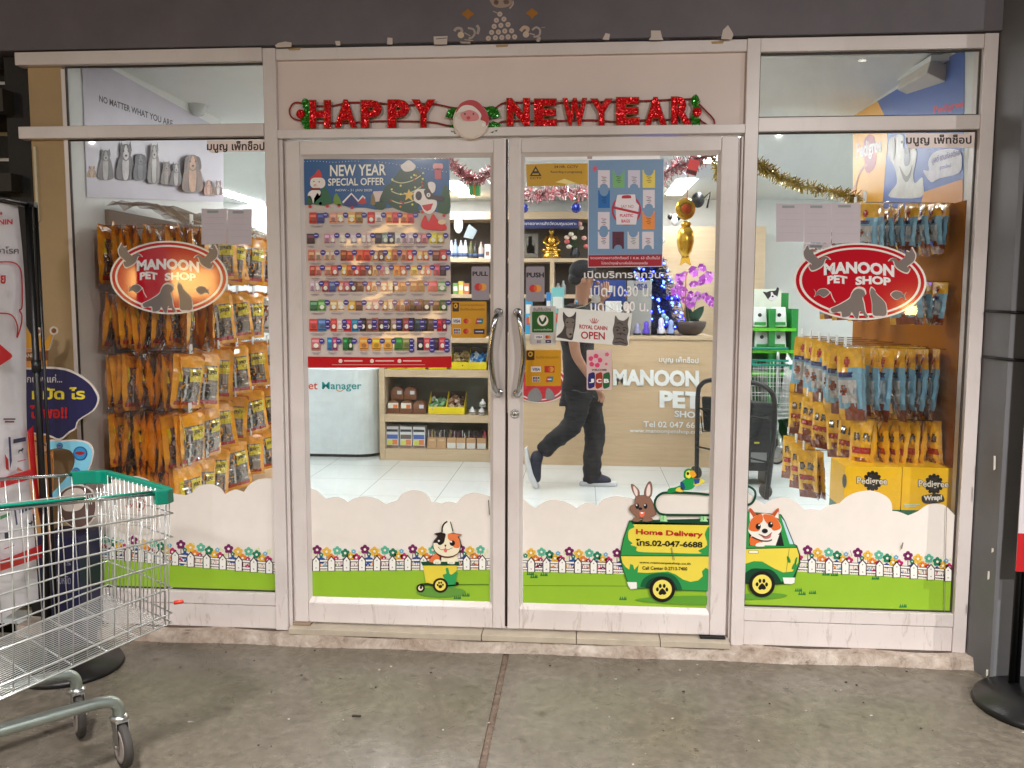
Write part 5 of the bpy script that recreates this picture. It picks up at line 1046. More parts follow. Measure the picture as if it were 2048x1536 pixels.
t = thing('air_conditioner', 'white ceiling air conditioner seen through the top of the right window', 'air conditioner', (1.75,.75,2.45))
b = MB(); p0, p1 = at(1818,175,.95), at(1880,140,.45); d = (p1-p0).normalized(); s = V((.09,.02,-.035)); b.obox((p0+p1)/2, (p1-p0)/2, s*.6, V((.01,0,.035)), mat((206,200,190), rough=.5)); b.build('housing', t, bevel=.008)
b = MB(); b.obox((p0+p1)/2+V((0,0,.05)), (p1-p0)*.55, V((.05,0,0)), V((0,0,.012)), M_WHITE); b.build('bracket', t)
# ------------------------------------------------------------------ interior furniture
def ext_text(b, body, f, m, mside, y0, y1, bold=.03):
    vs, fs = glyphs(body, bold); fr = [f(u, v, y0) for u, v in vs]; b.add(fr, fs, m); ec = {}
    for q in fs:
        for i in range(len(q)): e = (q[i], q[(i+1) % len(q)]); ec.setdefault(tuple(sorted(e)), []).append(e)
    n = len(vs); b.add(fr+[f(u, v, y1) for u, v in vs], [(e[0][0], e[0][1], e[0][1]+n, e[0][0]+n) for e in ec.values() if len(e) == 1], mside)
CY = 4.05
t = thing('counter', 'light wood service counter with white raised shop letters', 'counter', (.5,4.3,0))
b = MB(); b.box(-.48, 1.49, CY, 4.65, 0, 1.15, M_WOOD); b.build('body', t, bevel=.004)
b = MB(); b.box(-.5, 1.5, CY-.015, 4.68, 1.151, 1.185, M_WOODP); b.build('top', t, bevel=.004)
M_LET = mat((236,240,238), rough=.35)
for s, x0, y0, x1, y1, bo in (('MANOON',1226,738,1398,771,.05),('PET',1319,781,1402,815,.05),('SHOP',1349,821,1402,834,.03),('Tel 02 047 6688',1287,842,1408,854,.015),('www.manoonpetshop.com',1259,857,1404,867,.01),('มนูญ เพ็ทช็อป',1318,712,1397,727,.015)):
    b = MB(); ext_text(b, s, lambda u, v, Y: at(x0+u*(x1-x0), y1-v*(y1-y0)+u*3, Y), M_LET, M_LET, CY-.012, CY-.001, bo); b.build('lettering', t)
t2 = thing('shop_sign', 'red oval sign on the front of the wooden counter, half hidden by stickers', 'sign', at(1080,800,CY))
a = Art(CY-.004, k=1.0, rough=.3, step=.001)
for r, c, L in ((1,(226,216,210),0),(.95,(176,24,40),1),(.86,(226,216,210),2),(.8,(176,24,40),3)): a.ell(1078,768,60*r,38*r,c,L,40,1)
a.blob([(1056,800),(1060,782),(1075,776),(1084,792),(1080,802)],(120,116,116),5); a.blob([(1092,798),(1094,776),(1104,782),(1110,796)],(120,116,116),5); a.sheet('oval_plate', t2)
# things standing on the counter
TZ = 1.186
def boxthing(name, label, cat, x0, x1, y0, y1, z0, z1, m, group=None, front=None, bev=.003):
    t = thing(name, label, cat, ((x0+x1)/2,(y0+y1)/2,z0), group); b = MB(); b.box(x0,x1,y0,y1,z0,z1,m); b.build('body', t, bevel=bev)
    if front:
        b = MB()
        for (u0,v0,u1,v1,c) in front: b.box(x0+(x1-x0)*u0, x0+(x1-x0)*u1, y0-.002, y0-.0005, z0+(z1-z0)*v0, z0+(z1-z0)*v1, mat(c, rough=.4))
        b.build('front_print', t)
    return t
p0, p1 = at(1184,671,4.1), at(1252,560,4.1)
boxthing('card_sign', 'dark blue card holder sign on the counter beside the tree', 'sign', p0.x, p1.x, 4.1, 4.12, TZ, p1.z, mat((16,50,120), rough=.4), None, [(.4,.78,.6,.9,(190,190,190)),(.05,.0,.95,.12,(214,220,222))])
p0, p1 = at(1253,670,4.14), at(1304,561,4.14)
t = boxthing('card_sign', 'grey card payment sign on the counter behind the opening hours', 'sign', p0.x, p1.x, 4.14, 4.16, TZ, p1.z, mat((150,150,146), rough=.4))
a = Art(4.138, k=1, rough=.4); a.txt('VISA',1266,567,1296,580,(30,34,110),0,.04,shear=2); a.sheet('lettering', t)
p0, p1 = at(1210,670,4.07), at(1243,602,4.07); boxthing('paper_pad', 'white notice pad standing on the counter behind the open sign', 'paper', p0.x, p1.x, 4.07, 4.085, TZ, p1.z, mat((214,222,222), rough=.6))
p0, p1 = at(1244,670,4.075), at(1262,604,4.075); boxthing('photo_card', 'small dark framed pet photo on the counter', 'photo', p0.x, p1.x, 4.075, 4.09, TZ, p1.z, mat((40,40,44), rough=.4), None, [(.15,.5,.85,.95,(206,190,186)),(.2,.6,.5,.8,(120,90,86))])
for i, (x0, y0, x1, y1, c, lab) in enumerate([(1050,594,1064,672,(60,160,210),'tall light blue box on the counter left of the walking person'),(1066,612,1090,672,(220,226,224),'white box on the counter behind the green bank sticker'),(1092,585,1102,672,(40,130,200),'narrow blue pack on the counter beside the person'),(1103,575,1128,672,(120,190,190),'teal and white pack on the counter behind the person')]):
    p0, p1 = at(x0,y1,4.25), at(x1,y0,4.25); boxthing('product_box', lab, 'box', p0.x, p1.x, 4.25, 4.33, TZ, p1.z, mat(c, rough=.35), 'packs on the counter', [(.1,.55,.9,.8,(226,226,220)),(.2,.25,.6,.45,(200,80,60)),(.55,.3,.9,.5,(226,200,80))])
# small Christmas tree with blue lights
tx, ty = at(1302,671,4.3).x, 4.47
t = thing('christmas_tree', 'small Christmas tree with glowing blue lights and baubles on the counter', 'christmas tree', (tx,ty,TZ)); rnd = random.Random(8)
b = MB(); mg = [mat((10,36,34), rough=.6), mat((12,44,60), rough=.6), mat((16,36,110), rough=.5)]
for k in range(5200):
    h = rnd.random()**1.3; r = (.30*(1-h)**.75+.03)*math.sqrt(rnd.uniform(.15,1)); an = rnd.uniform(0,6.28); c = V((tx+r*math.cos(an), ty+r*math.sin(an), TZ+.05+h*.76))
    d = V((math.cos(an), math.sin(an), rnd.uniform(-.5,.15))).normalized()*rnd.uniform(.03,.06); s = V((-d.y, d.x, rnd.uniform(-.02,.02)))*.22
    b.add([c-s, c+s, c+d+s*.2, c+d-s*.2], [(0,1,2,3)], mg[k % 3])
b.lathe([(.24,.06),(.2,.2),(.14,.42),(.07,.64),(.015,.8)], (tx,ty,TZ), mat((8,26,40), rough=.8, var=.5, scale=30, bump=.8), 18); b.build('needles', t)
b = MB(); b.lathe([(.02,0),(.014,.8)], (tx,ty,TZ), mat((60,40,30)), 8); b.lathe([(.09,0),(.1,.06),(.06,.08)], (tx,ty,TZ), mat((40,30,90), rough=.3), 16); b.build('trunk', t)
ml = mat((40,60,255), emit=36, var=0); 
for k in range(110):
    h = rnd.random()**1.2; r = .31*(1-h)**.75+.04; an = rnd.uniform(math.pi, 2*math.pi); c = V((tx+r*math.cos(an), ty+r*math.sin(an), TZ+.05+h*.74)); b = MB(); b.ball(c, .0095, ml, 8, 5); b.build('light', t)
for k in range(22):
    h = rnd.random()**1.2; r = .32*(1-h)**.75+.04; an = rnd.uniform(math.pi, 2*math.pi); c = V((tx+r*math.cos(an), ty+r*math.sin(an), TZ+.06+h*.72)); b = MB(); b.ball(c, rnd.uniform(.014,.026), mat(rnd.choice([(40,50,200),(220,220,230),(226,180,60),(190,60,70),(110,80,210),(150,200,210)]), rough=.15, metal=.3), 12, 8); b.build('bauble', t)
b = MB(); b.ball((tx+.07,ty-.1,TZ+.86), .045, mat((236,236,246), rough=.2), 14, 9); b.build('topper', t)
for i, (x, c, h, lab) in enumerate([(1274,(150,150,190),.11,'grey round figurine at the foot of the Christmas tree'),(1292,(96,70,210),.13,'violet figurine at the foot of the Christmas tree'),(1322,(226,226,230),.16,'white snowman like figurine with black base beside the tree'),(1341,(150,170,220),.14,'pale blue figurine between the tree and the orchid pot')]):  # plain coloured figurines, none of them emits
    p = at(x,671,4.15); b = MB(); b.lathe([(.028,0),(.034,.01),(.036,h*.3),(.022,h*.55),(.026,h*.7),(.022,h*.9),(.006,h)], (p.x,4.15,TZ), mat(c, rough=.3), 14); b.lathe([(.036,0),(.036,.018)], (p.x,4.15,TZ), M_BLACK, 14); tag(b.build('figurine'), lab, 'figurine', 'figurines by the tree')
# orchid
p = at(1380,671,4.2); ox, oy = p.x, 4.2
t = thing('orchid_plant', 'purple orchid in a dark bowl pot on the right end of the counter', 'potted plant', (ox,oy,TZ))
b = MB(); b.lathe([(.06,0),(.1,.02),(.135,.08),(.145,.125),(.13,.13),(.12,.11)], (ox,oy,TZ), mat((62,48,44), rough=.35), 24); b.build('pot', t)
def leafblade(b, base, tip, wd, m, sag=0):
    base, tip = V(base), V(tip); d = tip-base; s = d.cross(V((0,1,0))).normalized()*wd; n = 6; L = []; 
    for i in range(n+1):
        f = i/n; c = base+d*f+V((0,-.02*math.sin(f*3.1),-sag*f*f)); k = math.sin(math.pi*min(1,.12+f*.88))**.7 if f < 1 else 0
        L.append((c-s*k, c+V((0,.012,0)), c+s*k))
    vs = [q for r in L for q in r]; b.add(vs, [(i*3+j, i*3+j+1, i*3+j+4, i*3+j+3) for i in range(n) for j in range(2)], m, True)
ml2 = mat((44,74,58), rough=.3)
for bx, tp in (((ox-.02,oy,TZ+.1),at(1408,612,4.15)),((ox,oy,TZ+.1),at(1372,610,4.2)),((ox+.02,oy,TZ+.1),at(1398,640,4.1)),((ox-.03,oy,TZ+.1),at(1352,650,4.15))): b = MB(); leafblade(b, bx, tp, .045, ml2); b.build('leaf', t)
mst = mat((110,120,70), rough=.5); b = MB()
for pts in ([(1380,650),(1372,600),(1365,570),(1375,545),(1400,538),(1420,545)],[(1385,650),(1390,610),(1400,590),(1420,598)],[(1376,650),(1362,610),(1352,580)]): b.tube([at(x,y,4.18) for x, y in spline(pts,4,False)], .004, mst, 6)
b.build('stem', t); PU = [mat((176,80,190), rough=.45), mat((150,50,160), rough=.45), mat((206,130,216), rough=.45)]
for k, (x, y) in enumerate([(1358,568),(1372,552),(1388,540),(1402,538),(1416,546),(1412,560),(1390,566),(1403,566),(1362,582),(1378,590),(1396,592),(1384,604),(1370,600),(1408,592),(1418,600),(1424,606),(1362,556),(1352,578)]):
    c = at(x+3*math.sin(k*5),y+3*math.cos(k*3),4.14+.05*math.sin(k*2)); b = MB(); fs_ = 1+.28*math.sin(k*4.1)
    for j in range(5):
        an = j*1.2566+.3*k; d = V((math.cos(an), -.35-.3*math.sin(k), math.sin(an)-.15)).normalized()*.047*fs_*(.8 if j == 0 else 1.1 if j in (1,4) else .9); s = V((-math.sin(an),.2,math.cos(an)))*(.034 if j in (1,4) else .02)*fs_
        b.add([c, c+d*.5-s, c+d, c+d*.5+s], [(0,1,2,3)], PU[(j+k) % 3])
    b.ball(c+V((0,-.008,0)), .007, mat((226,190,210)), 6, 4); b.build('flower', t)
# big "pet manager" drum counter
t = thing('counter', 'white rounded counter with coloured lettering in the left of the shop', 'counter', (-1.95,4.6,0))
b = MB(); pr = [(-2.5,4.24),(-1.82,4.24)]+[(-1.82+.24*math.sin(a_), 4.48-.24*math.cos(a_)) for a_ in [i*math.pi/16 for i in range(1,9)]]+[(-1.58,5.0),(-2.5,5.0)]
b.prism([(x,y,.03) for x, y in pr], (0,0,.81), mat((222,232,234), rough=.3)); b.prism([(x*.995-.005,y+.02,0) for x, y in pr], (0,0,.03), M_DARK); b.build('body', t)
a = Art(4.238, k=1, rough=.3); a.txt('Pet',606,763,635,779,(214,90,60),0,.012); a.sheet('lettering', t); a = Art(4.238, k=1, rough=.3); a.txt('Manager',644,764,723,783,(30,150,150),0,.012); a.line(spline([(672,779),(680,783),(689,778)],4,False),1.5,(226,140,60),1); a.sheet('lettering', t)
# low shelf unit with packets
t = thing('shelf_unit', 'low light wood shelf unit with pet snacks left of the aisle', 'shelf', (-1.0,4.35,0)); SY = 4.13
b = MB(); b.box(-1.55,-1.5,SY,4.6,0,1.15,M_WOODP); b.build('side', t, bevel=.002); b = MB(); b.box(-.53,-.49,SY,4.6,0,1.15,M_WOODP); b.build('side', t, bevel=.002)
for z0, z1 in ((0,.11),(.365,.435),(.785,.855),(1.105,1.15)): b = MB(); b.box(-1.499,-.531,SY+.002,4.58,z0,z1,M_WOODP); b.build('board', t, bevel=.002)
b = MB(); b.box(-1.55,-.49,4.6,4.62,0,1.15,mat((150,160,156), rough=.6)); b.build('back_panel', t)
GB = 'packs on the low shelf'
def xz(x, y, Y=4.18): p = at(x,y,Y); return p.x, p.z
for i, x in enumerate((773,800,826)):
    x0, x1 = xz(x,890)[0], xz(x+24,890)[0]
    boxthing('snack_box', '%s white and blue snack box on the lowest shelf' % ('left','middle','right')[i], 'box', x0, x1, 4.18, 4.3, .111, .315, mat((214,216,218), rough=.35), GB, [(.02,.0,.98,.12,(120,100,90)),(.05,.42,.95,.62,(70,100,170) if i != 1 else (100,90,80)),(.08,.15,.5,.35,(200,210,80)),(.5,.15,.92,.38,(206,120,70)),(.05,.75,.95,.86,(60,60,64))])
for i, x in enumerate((855,874,894,913,933,954)):
    x0, x1 = xz(x,890)[0], xz(x+18.5,890)[0]; zt = .215
    t3 = boxthing('display_box', '%s small cardboard box of stick packs on the lowest shelf, %s' % (ORD[i], 'plain' if i < 2 else 'white fronted'), 'box', x0, x1, 4.17, 4.32, .111, zt, mat((186,150,110), rough=.6), GB, [(.05,.04,.95,.55,(214,214,210))] if i > 1 else [(.2,.7,.8,.85,(206,176,136))])
    b = MB(); r3 = random.Random(i)
    for k in range(7): xx = x0+.006+(x1-x0-.02)*k/6; b.box(xx,xx+.006,4.19+.01*(k % 3),4.21+.02*(k % 4),zt-.04,zt+r3.uniform(.03,.075),mat(r3.choice([(40,34,44),(60,40,40),(190,170,120),(206,206,206),(120,60,90)] if i < 5 else [(206,80,110),(190,160,80),(60,40,60)]), rough=.3))
    b.build('stick_packs', t3)
mj = mat((110,70,44), rough=.3)
for i, (x, up, c) in enumerate([(774,0,0),(800,0,0),(826,0,1),(780,1,1),(806,1,1)]):
    x0 = xz(x,813)[0]; x1 = xz(x+25,813)[0]; zz = .436+.125*up; yy = 4.18+.05*up
    t3 = thing('snack_tub', '%s rounded clear snack tub on the middle shelf, %s row' % (('left','middle','right','left','right')[i], 'upper' if up else 'lower'), 'tub', ((x0+x1)/2,yy,zz), GB)
    pr = [(x0,zz),(x1,zz),(x1,zz+.07)]+[((x0+x1)/2+(x1-x0)/2*math.cos(a_), zz+.07+.055*math.sin(a_)) for a_ in [j*math.pi/8 for j in range(1,8)]]+[(x0,zz+.07)]
    b = MB(); b.prism([(q[0],yy,q[1]) for q in pr], (0,.12,0), mj); b.build('tub', t3, bevel=.003)
    b = MB(); w = x1-x0; b.box(x0+.1*w,x0+.9*w,yy-.002,yy-.0005,zz+.05,zz+.1,mat((214,220,206) if not c else (120,80,60), rough=.4)); b.box(x0+.5*w,x0+.85*w,yy-.004,yy-.0025,zz+.052,zz+.085,mat((214,110,60) if not c else (200,206,214), rough=.4)); b.build('label_print', t3)
for i, (x, z0, cont) in enumerate([(857,.436,[(120,160,120),(80,130,90),(190,200,190)]),(893,.436,[(140,110,90),(190,170,150),(80,60,50)]),(902,.856,[(140,110,70),(190,170,110)]),(937,.856,[(50,120,190),(90,160,214),(190,210,226)]),(858,.856,[(200,170,60)]),(815,.856,[(200,170,60)]),(776,.856,[(200,170,60)])]):
    x0, x1 = xz(x,815)[0], xz(x+36,815)[0]; my = mat((226,206,20), rough=.4)
    t3 = thing('snack_dispenser', ['left yellow dispenser of green packs on the middle shelf','right yellow dispenser of brown packs on the middle shelf','left yellow dispenser of brown packs on the upper shelf','right yellow dispenser of blue packs on the upper shelf','yellow dispenser under the poster edge, third from the right on the upper shelf','yellow dispenser behind the poster, fourth from the right on the upper shelf','leftmost yellow dispenser on the upper shelf'][i], 'box', ((x0+x1)/2,4.25,z0), GB)
    b = MB(); b.box(x0,x1,4.17,4.176,z0+.001,z0+.07,my)
    for xx in (x0, x1-.004): b.hexa([(xx,4.176,z0+.001),(xx+.004,4.176,z0+.001),(xx+.004,4.34,z0+.001),(xx,4.34,z0+.001),(xx,4.176,z0+.075),(xx+.004,4.176,z0+.075),(xx+.004,4.34,z0+.2),(xx,4.34,z0+.2)], my)
    b.box(x0,x1,4.34,4.345,z0+.001,z0+.2,mat((60,50,40))); b.build('tray', t3)
    b = MB(); r3 = random.Random(i+40)
    for k in range(22): c = V((r3.uniform(x0+.02,x1-.02), r3.uniform(4.19,4.31), 0)); c.z = z0+.05+(c.y-4.19)*.7+r3.uniform(-.01,.02); d = V((r3.uniform(-1,1),r3.uniform(-1,1),r3.uniform(-.6,.6))).normalized(); b.obox(c, d*.028, d.orthogonal().normalized()*.018, d.cross(d.orthogonal()).normalized()*.006, mat(r3.choice(cont), rough=.2, coat=.5))
    b.build('packs', t3)
for i, (x, z0) in enumerate(((936,.436),(955,.436),(957,.51))):
    xx = xz(x+8,815)[0]; b = MB(); b.lathe([(.03,0),(.032,.01),(.03,.035),(.012,.055),(.01,.07),(.0,.072)], (xx,4.2,z0), mat((220,222,222), rough=.3), 14); b.lathe([(.0325,.012),(.0325,.022)], (xx,4.2,z0), mat((70,74,76)), 14); tag(b.build('bottle'), ['left white bottle at the right end of the middle shelf','right white bottle at the right end of the middle shelf','white bottle stacked on top at the right end of the middle shelf'][i], 'bottle', GB)
# tall back wall unit
t = thing('wall_unit', 'tall wood wall unit behind the counter with bottles and ornaments', 'shelf', (-.1,5.9,0)); UY = 5.6; UR = .965
b = MB(); b.box(-1.4,UR,6.05,6.1,0,2.44,mat((84,76,66), rough=.6)); b.build('back_panel', t)
for x in (-1.4, -.02, UR-.045):
    b = MB(); b.box(x,x+.045,UY,6.05,0 if x != -.02 else 0,1.93 if x == -.02 else 2.44,M_WOODP); b.build('upright', t, bevel=.002)
for z0, z1 in ((2.36,2.44),(1.905,1.945),(1.52,1.56),(1.05,1.09),(0,.1)): b = MB(); b.box(-1.354,UR-.046,UY+.003,6.04,z0,z1,M_WOODP); b.build('board', t, bevel=.002)
b = MB(); b.box(UR+.001,2.3,5.9,6.38,0,2.3,M_WOODP); tag(b.build('partition'), 'plain light wood partition behind the orchid', 'partition')
p0, p1 = at(1020,457,5.58), at(1157,439,5.58)
t3 = thing('licence_sign', 'dark blue sign with white Thai writing on the wall unit', 'sign', (p0.x,5.59,p0.z)); b = MB(); b.box(p0.x,p1.x,5.585,5.598,p0.z,p1.z,mat((26,36,96), rough=.4)); b.build('board', t3)
a = Art(5.583, k=1, rough=.4); a.txt('สถานที่ขายอาหารสัตว์ควบคุมเฉพาะ',1024,443,1153,452,(214,214,220),0,.012); a.sheet('lettering', t3)
for i, (x, c, h, lab) in enumerate([(903,(206,206,210),.2,'blue and white spray bottle first from the left'),(911,(150,170,190),.21,'pale blue bottle second from the left'),(922,(190,196,206),.2,'silver bottle third from the left'),(931,(206,206,206),.2,'white capped bottle fourth from the left'),(942,(96,96,60),.19,'olive bottle in the middle'),(951,(50,56,50),.18,'dark bottle right of the olive one'),(962,(206,180,170),.18,'pink capped bottle near the right end')]):
    p = at(x,510,5.7); b = MB(); b.lathe([(.028,0),(.03,.01),(.03,h*.62),(.014,h*.76),(.014,h*.86),(.009,h*.87),(.009,h)], (p.x,5.7,1.946), mat(c, rough=.25), 12); b.lathe([(.0305,h*.1),(.0305,h*.3)], (p.x,5.7,1.946), mat((60,80,120)), 12); tag(b.build('bottle'), lab+' on the upper back shelf', 'bottle', 'bottles on the back shelf')
boxthing('product_box', 'white box at the right end of the bottles on the upper back shelf', 'box', at(969,510,5.68).x, at(981,510,5.68).x, 5.68, 5.78, 1.946, 2.10, mat((220,226,230)), None, [(.2,.2,.8,.5,(130,100,90))])
for i, (x, y) in enumerate(((917,450),(938,465))): p = at(x,y,5.57); b = MB(); (b.ball(p, (.05,.01,.09), mat((206,212,214), rough=.3), 10, 8) if i == 0 else b.prism([(p.x,5.56,p.z+.09),(p.x+.09,5.56,p.z+.02),(p.x+.04,5.56,p.z-.07),(p.x-.06,5.56,p.z-.05)], (0,.01,0), mat((130,140,144), rough=.3))); tag(b.build('glass_sticker'), ['white drop shaped ornament hung on the wall unit','grey angular ornament hung on the wall unit'][i], 'ornament')
p0, p1 = at(1052,516,5.72), at(1078,465,5.72)
t3 = boxthing('picture_frame', 'picture frame with a white bird on the back shelf', 'picture', p0.x-.05, p1.x, 5.72, 5.745, 1.947, p1.z, mat((70,66,60)), None, [(.04,.04,.96,.96,(104,100,92)),(.3,.2,.75,.5,(206,206,200)),(.4,.5,.6,.85,(60,56,54))])
p = at(1103,515,5.7); t3 = thing('statue', 'small gold deity statue on the back shelf', 'statue', (p.x,5.7,1.946)); mgd = mat((206,160,60), rough=.25, metal=.9)
b = MB(); b.lathe([(.1,0),(.105,.03),(.09,.045),(.09,.06),(.1,.075)], (p.x,5.7,1.946), mgd, 16); b.build('pedestal', t3)
b = MB(); b.ball((p.x,5.7,2.05),(.08,.06,.05),mgd); b.ball((p.x,5.7,2.13),(.05,.04,.075),mgd); b.ball((p.x,5.69,2.235),(.032,.03,.04),mgd); b.lathe([(.03,0),(.014,.05),(.004,.09)],(p.x,5.7,2.265),mgd,10)
for s in (-1,1): b.tube([(p.x+s*.045,5.69,2.18),(p.x+s*.085,5.67,2.12),(p.x+s*.03,5.63,2.075)],[.018,.015,.012],mgd,8); b.ball((p.x+s*.06,5.66,2.035),(.05,.05,.022),mgd)
b.build('figure', t3)
p = at(1150,515,5.7); t3 = thing('flower_vase', 'vase of pink and white flowers on the back shelf beside the gold statue', 'vase', (p.x,5.7,1.946))
b = MB(); b.lathe([(.04,0),(.055,.05),(.035,.1),(.04,.12)], (p.x,5.7,1.946), mat((40,44,50), rough=.2), 14); b.build('vase', t3); r3 = random.Random(2)
for k in range(11): c = V((p.x+r3.uniform(-.13,.13),5.68+r3.uniform(-.05,.03),2.08+r3.uniform(-.02,.26))); b = MB(); b.ball(c,(.03,.03,.024),mat(r3.choice([(214,110,110),(226,170,160),(220,206,190)])),8,6); b.tube([(p.x,5.7,2.05),(c+V((p.x,5.7,2.05)))/2+V((0,0,.02)),c],.003,mat((50,90,50)),5); b.build('flower', t3)
for i, (x, y, c, h, lab) in enumerate([(1106,600,(206,210,206),.11,'short white bottle left on the lower back shelf'),(1116,600,(190,196,190),.12,'white bottle behind the head of the person'),(1126,600,(150,160,160),.15,'grey jar near the person on the lower back shelf'),(1290,520,(50,60,56),.0,'')][:3]):
    p = at(x,y,5.7); b = MB(); b.lathe([(.03,0),(.032,h*.6),(.014,h*.8),(.012,h)], (p.x,5.7,1.561), mat(c, rough=.3), 12); tag(b.build('bottle'), lab, 'bottle', 'bottles on the lower back shelf')
for i, (x0, c, h, lab) in enumerate([(906,(110,160,90),.12,'green pack on the lower back shelf'),(917,(214,190,90),.14,'yellow pack on the lower back shelf'),(928,(200,120,80),.12,'orange pack on the lower back shelf'),(1058,(176,40,50),.2,'red pack behind the push sticker')]):
    p = at(x0,590,5.68); boxthing('product_box', lab, 'box', p.x, p.x+.055, 5.68, 5.74, 1.561, 1.561+h, mat(c, rough=.3), 'packs on the lower back shelf', [(.1,.3,.9,.7,(226,226,214))])
p = at(1340,505,5.65); b = MB(); b.lathe([(.05,0),(.09,.1),(.06,.2),(.04,.34),(.02,.4)], (.86,5.75,1.946), mat((60,66,60), rough=.4), 14); tag(b.build('vase'), 'dark tall vase at the right end of the back shelf', 'vase')

# ------------------------------------------------------------------ things hanging from the ceiling
def tinsel(name, pts, cols, r, n, lab, w=.003):
    b = MB(); rr = random.Random(len(lab)); P = [V(p) for p in spline([tuple(q) for q in pts], 10, False)]; ms = [mat(c, rough=.2, metal=.7) for c in cols]
    for k in range(n):
        f = rr.random()*(len(P)-1.001); i = int(f); c = P[i].lerp(P[i+1], f-i); d = V((rr.gauss(0,1), rr.gauss(0,1), rr.gauss(-.25,1))).normalized()*r*rr.uniform(.5,1.2); s = d.cross(V((rr.gauss(0,1),rr.gauss(0,1),rr.gauss(0,1)))).normalized()*w
        b.add([c-s, c+s, c+d+s, c+d-s], [(0,1,2,3)], ms[k % len(ms)])
    return tag(b.build(name), lab, 'garland', 'tinsel garlands under the ceiling')
PK = [(240,206,208),(226,150,158),(246,234,234),(206,112,122)]
tinsel('tinsel_garland', [at(x,y,1.2) for x, y in ((860,285),(905,325),(930,350),(955,358),(985,340),(1010,320))], PK, .045, 900, 'pink tinsel garland sagging behind the top of the left door')
tinsel('tinsel_garland', [at(x,y,2.2) for x, y in ((1040,385),(1080,388),(1120,384),(1180,382),(1240,372))], PK, .06, 900, 'pink and white tinsel garland below the yellow sticker')
tinsel('tinsel_garland', [at(x,y,1.6) for x, y in ((1320,360),(1345,335),(1375,328),(1400,318),(1432,300))], PK+[(240,240,240)], .06, 700, 'pale tinsel garland at the top right of the right door')
tinsel('tinsel_garland', [at(x,y,1.6) for x, y in ((1490,305),(1520,330),(1535,340),(1570,358),(1620,375),(1690,388),(1712,398))], [(206,180,80),(226,206,130),(180,160,60),(240,230,190)], .05, 1300, 'gold tinsel garland drooping across the right window')
tinsel('tinsel_garland', [at(x,y,1.6) for x, y in ((1418,300),(1430,325),(1434,360))], [(226,206,100),(240,230,150)], .035, 250, 'short gold tinsel end beside the right door stile')
b = MB(); c = at(950,378,1.25); b.box(c.x-.03,c.x+.03,1.22,1.28,c.z-.035,c.z+.03,mat((90,190,120), rough=.2, metal=.5)); b.box(c.x-.007,c.x+.007,1.218,1.282,c.z-.037,c.z+.032,mat((206,170,60), rough=.3, metal=.7)); b.tube([(c.x,1.25,c.z+.03),(c.x,1.25,c.z+.1)],.002,M_GOLD,5); tag(b.build('gift_ornament'), 'small green and gold gift box ornament hanging from the pink tinsel', 'ornament')
for x, y, lab in ((1152,416,'dark blue bauble hanging below the tinsel'),(1047,416,'dark blue bauble half hidden by the right door stile')):
    c = at(x,y,2.2); b = MB(); b.ball(c,.034,mat((20,40,130), rough=.2, metal=.3),14,9); b.tube([c+V((0,0,.03)),c+V((0,0,.12))],.0025,M_DARK,5); b.lathe([(.01,.032),(.01,.045)],c,M_GOLD,8); tag(b.build('bauble'), lab, 'ornament', 'blue baubles')
t = thing('lucky_hanging', 'gold coin and fish lucky charm hanging on a red cord in the right door', 'ornament', at(1374,330,1.3)); mgd2 = mat((226,180,70), rough=.25, metal=.85); HY = 1.3
b = MB(); b.tube([at(1376,345,HY),at(1374,400,HY)],.0025,mat((200,60,40)),5); b.tube([at(1372,545,HY),at(1370,640,HY)],.004,mat((206,110,60)),5); b.build('cord', t)
a = Art(HY); q = [a.pt(p) for p in ((1380,317),(1400,322),(1392,352),(1372,346))]; b = MB(); b.prism(q,(0,.006,0),mat((214,50,50), rough=.4)); q = [a.pt(p,3) for p in ((1374,338),(1394,343),(1392,351),(1372,345))]; b.prism(q,(0,.004,0),mat((90,30,24))); b.build('red_envelope', t)
b = MB(); c = at(1371,418,HY); b.lathe([(.028,-.012),(.056,-.012),(.062,0),(.056,.012),(.028,.012)], c, mgd2, 24, ax=(.35,-1,0)); b.lathe([(.03,-.0135),(.03,.0135)], c, mat((206,90,40), rough=.3, metal=.3), 18, ax=(.35,-1,0)); b.build('medallion', t)
b = MB(); c0, c1 = at(1372,452,HY), at(1370,515,HY)
b.tube([c0,c0.lerp(c1,.2),c0.lerp(c1,.5),c0.lerp(c1,.8),c1],[.022,.046,.05,.038,.014],mgd2,12); b.prism([at(x,y,HY) for x, y in ((1364,512),(1378,512),(1383,532),(1371,525),(1359,532))],(0,.01,0),mgd2); b.ball(c0+V((0,0,.01)),(.03,.02,.02),mgd2); b.build('fish', t)
b = MB(); c = at(1396,400,3.0); b.ball(c,(.05,.04,.06),M_BLACK,10,8); b.tube([c+V((.03,0,.0)),c+V((.09,0,.06)),c+V((.07,0,-.06))],.008,M_BLACK,6); tag(b.build('cctv_camera'), 'small black camera with a cable under the ceiling beside the gold charm', 'camera')
b = MB(); c = at(1350,440,5.5); b.ball(c,(.05,.05,.06),mat((230,230,230)),10,8); b.ball(c+V((-.05,-.02,.03)),(.03,.02,.03),M_BLACK,8,6); b.ball(c+V((.03,-.03,.02)),(.025,.02,.03),M_BLACK,8,6); tag(b.build('soft_toy'), 'black and white soft toy hanging by the wall unit', 'toy')
b = MB(); c = at(395,215,1.3); b.lathe([(.085,.075),(.088,.07),(.03,-.045),(.0,-.055)], c, mat((226,230,228), rough=.15, alpha=.6), 20); b.lathe([(.03,.076),(.02,.3)], c, M_WHITE, 12); tag(b.build('ceiling_lamp'), 'white cone shaped ceiling lamp seen through the top left window', 'lamp')
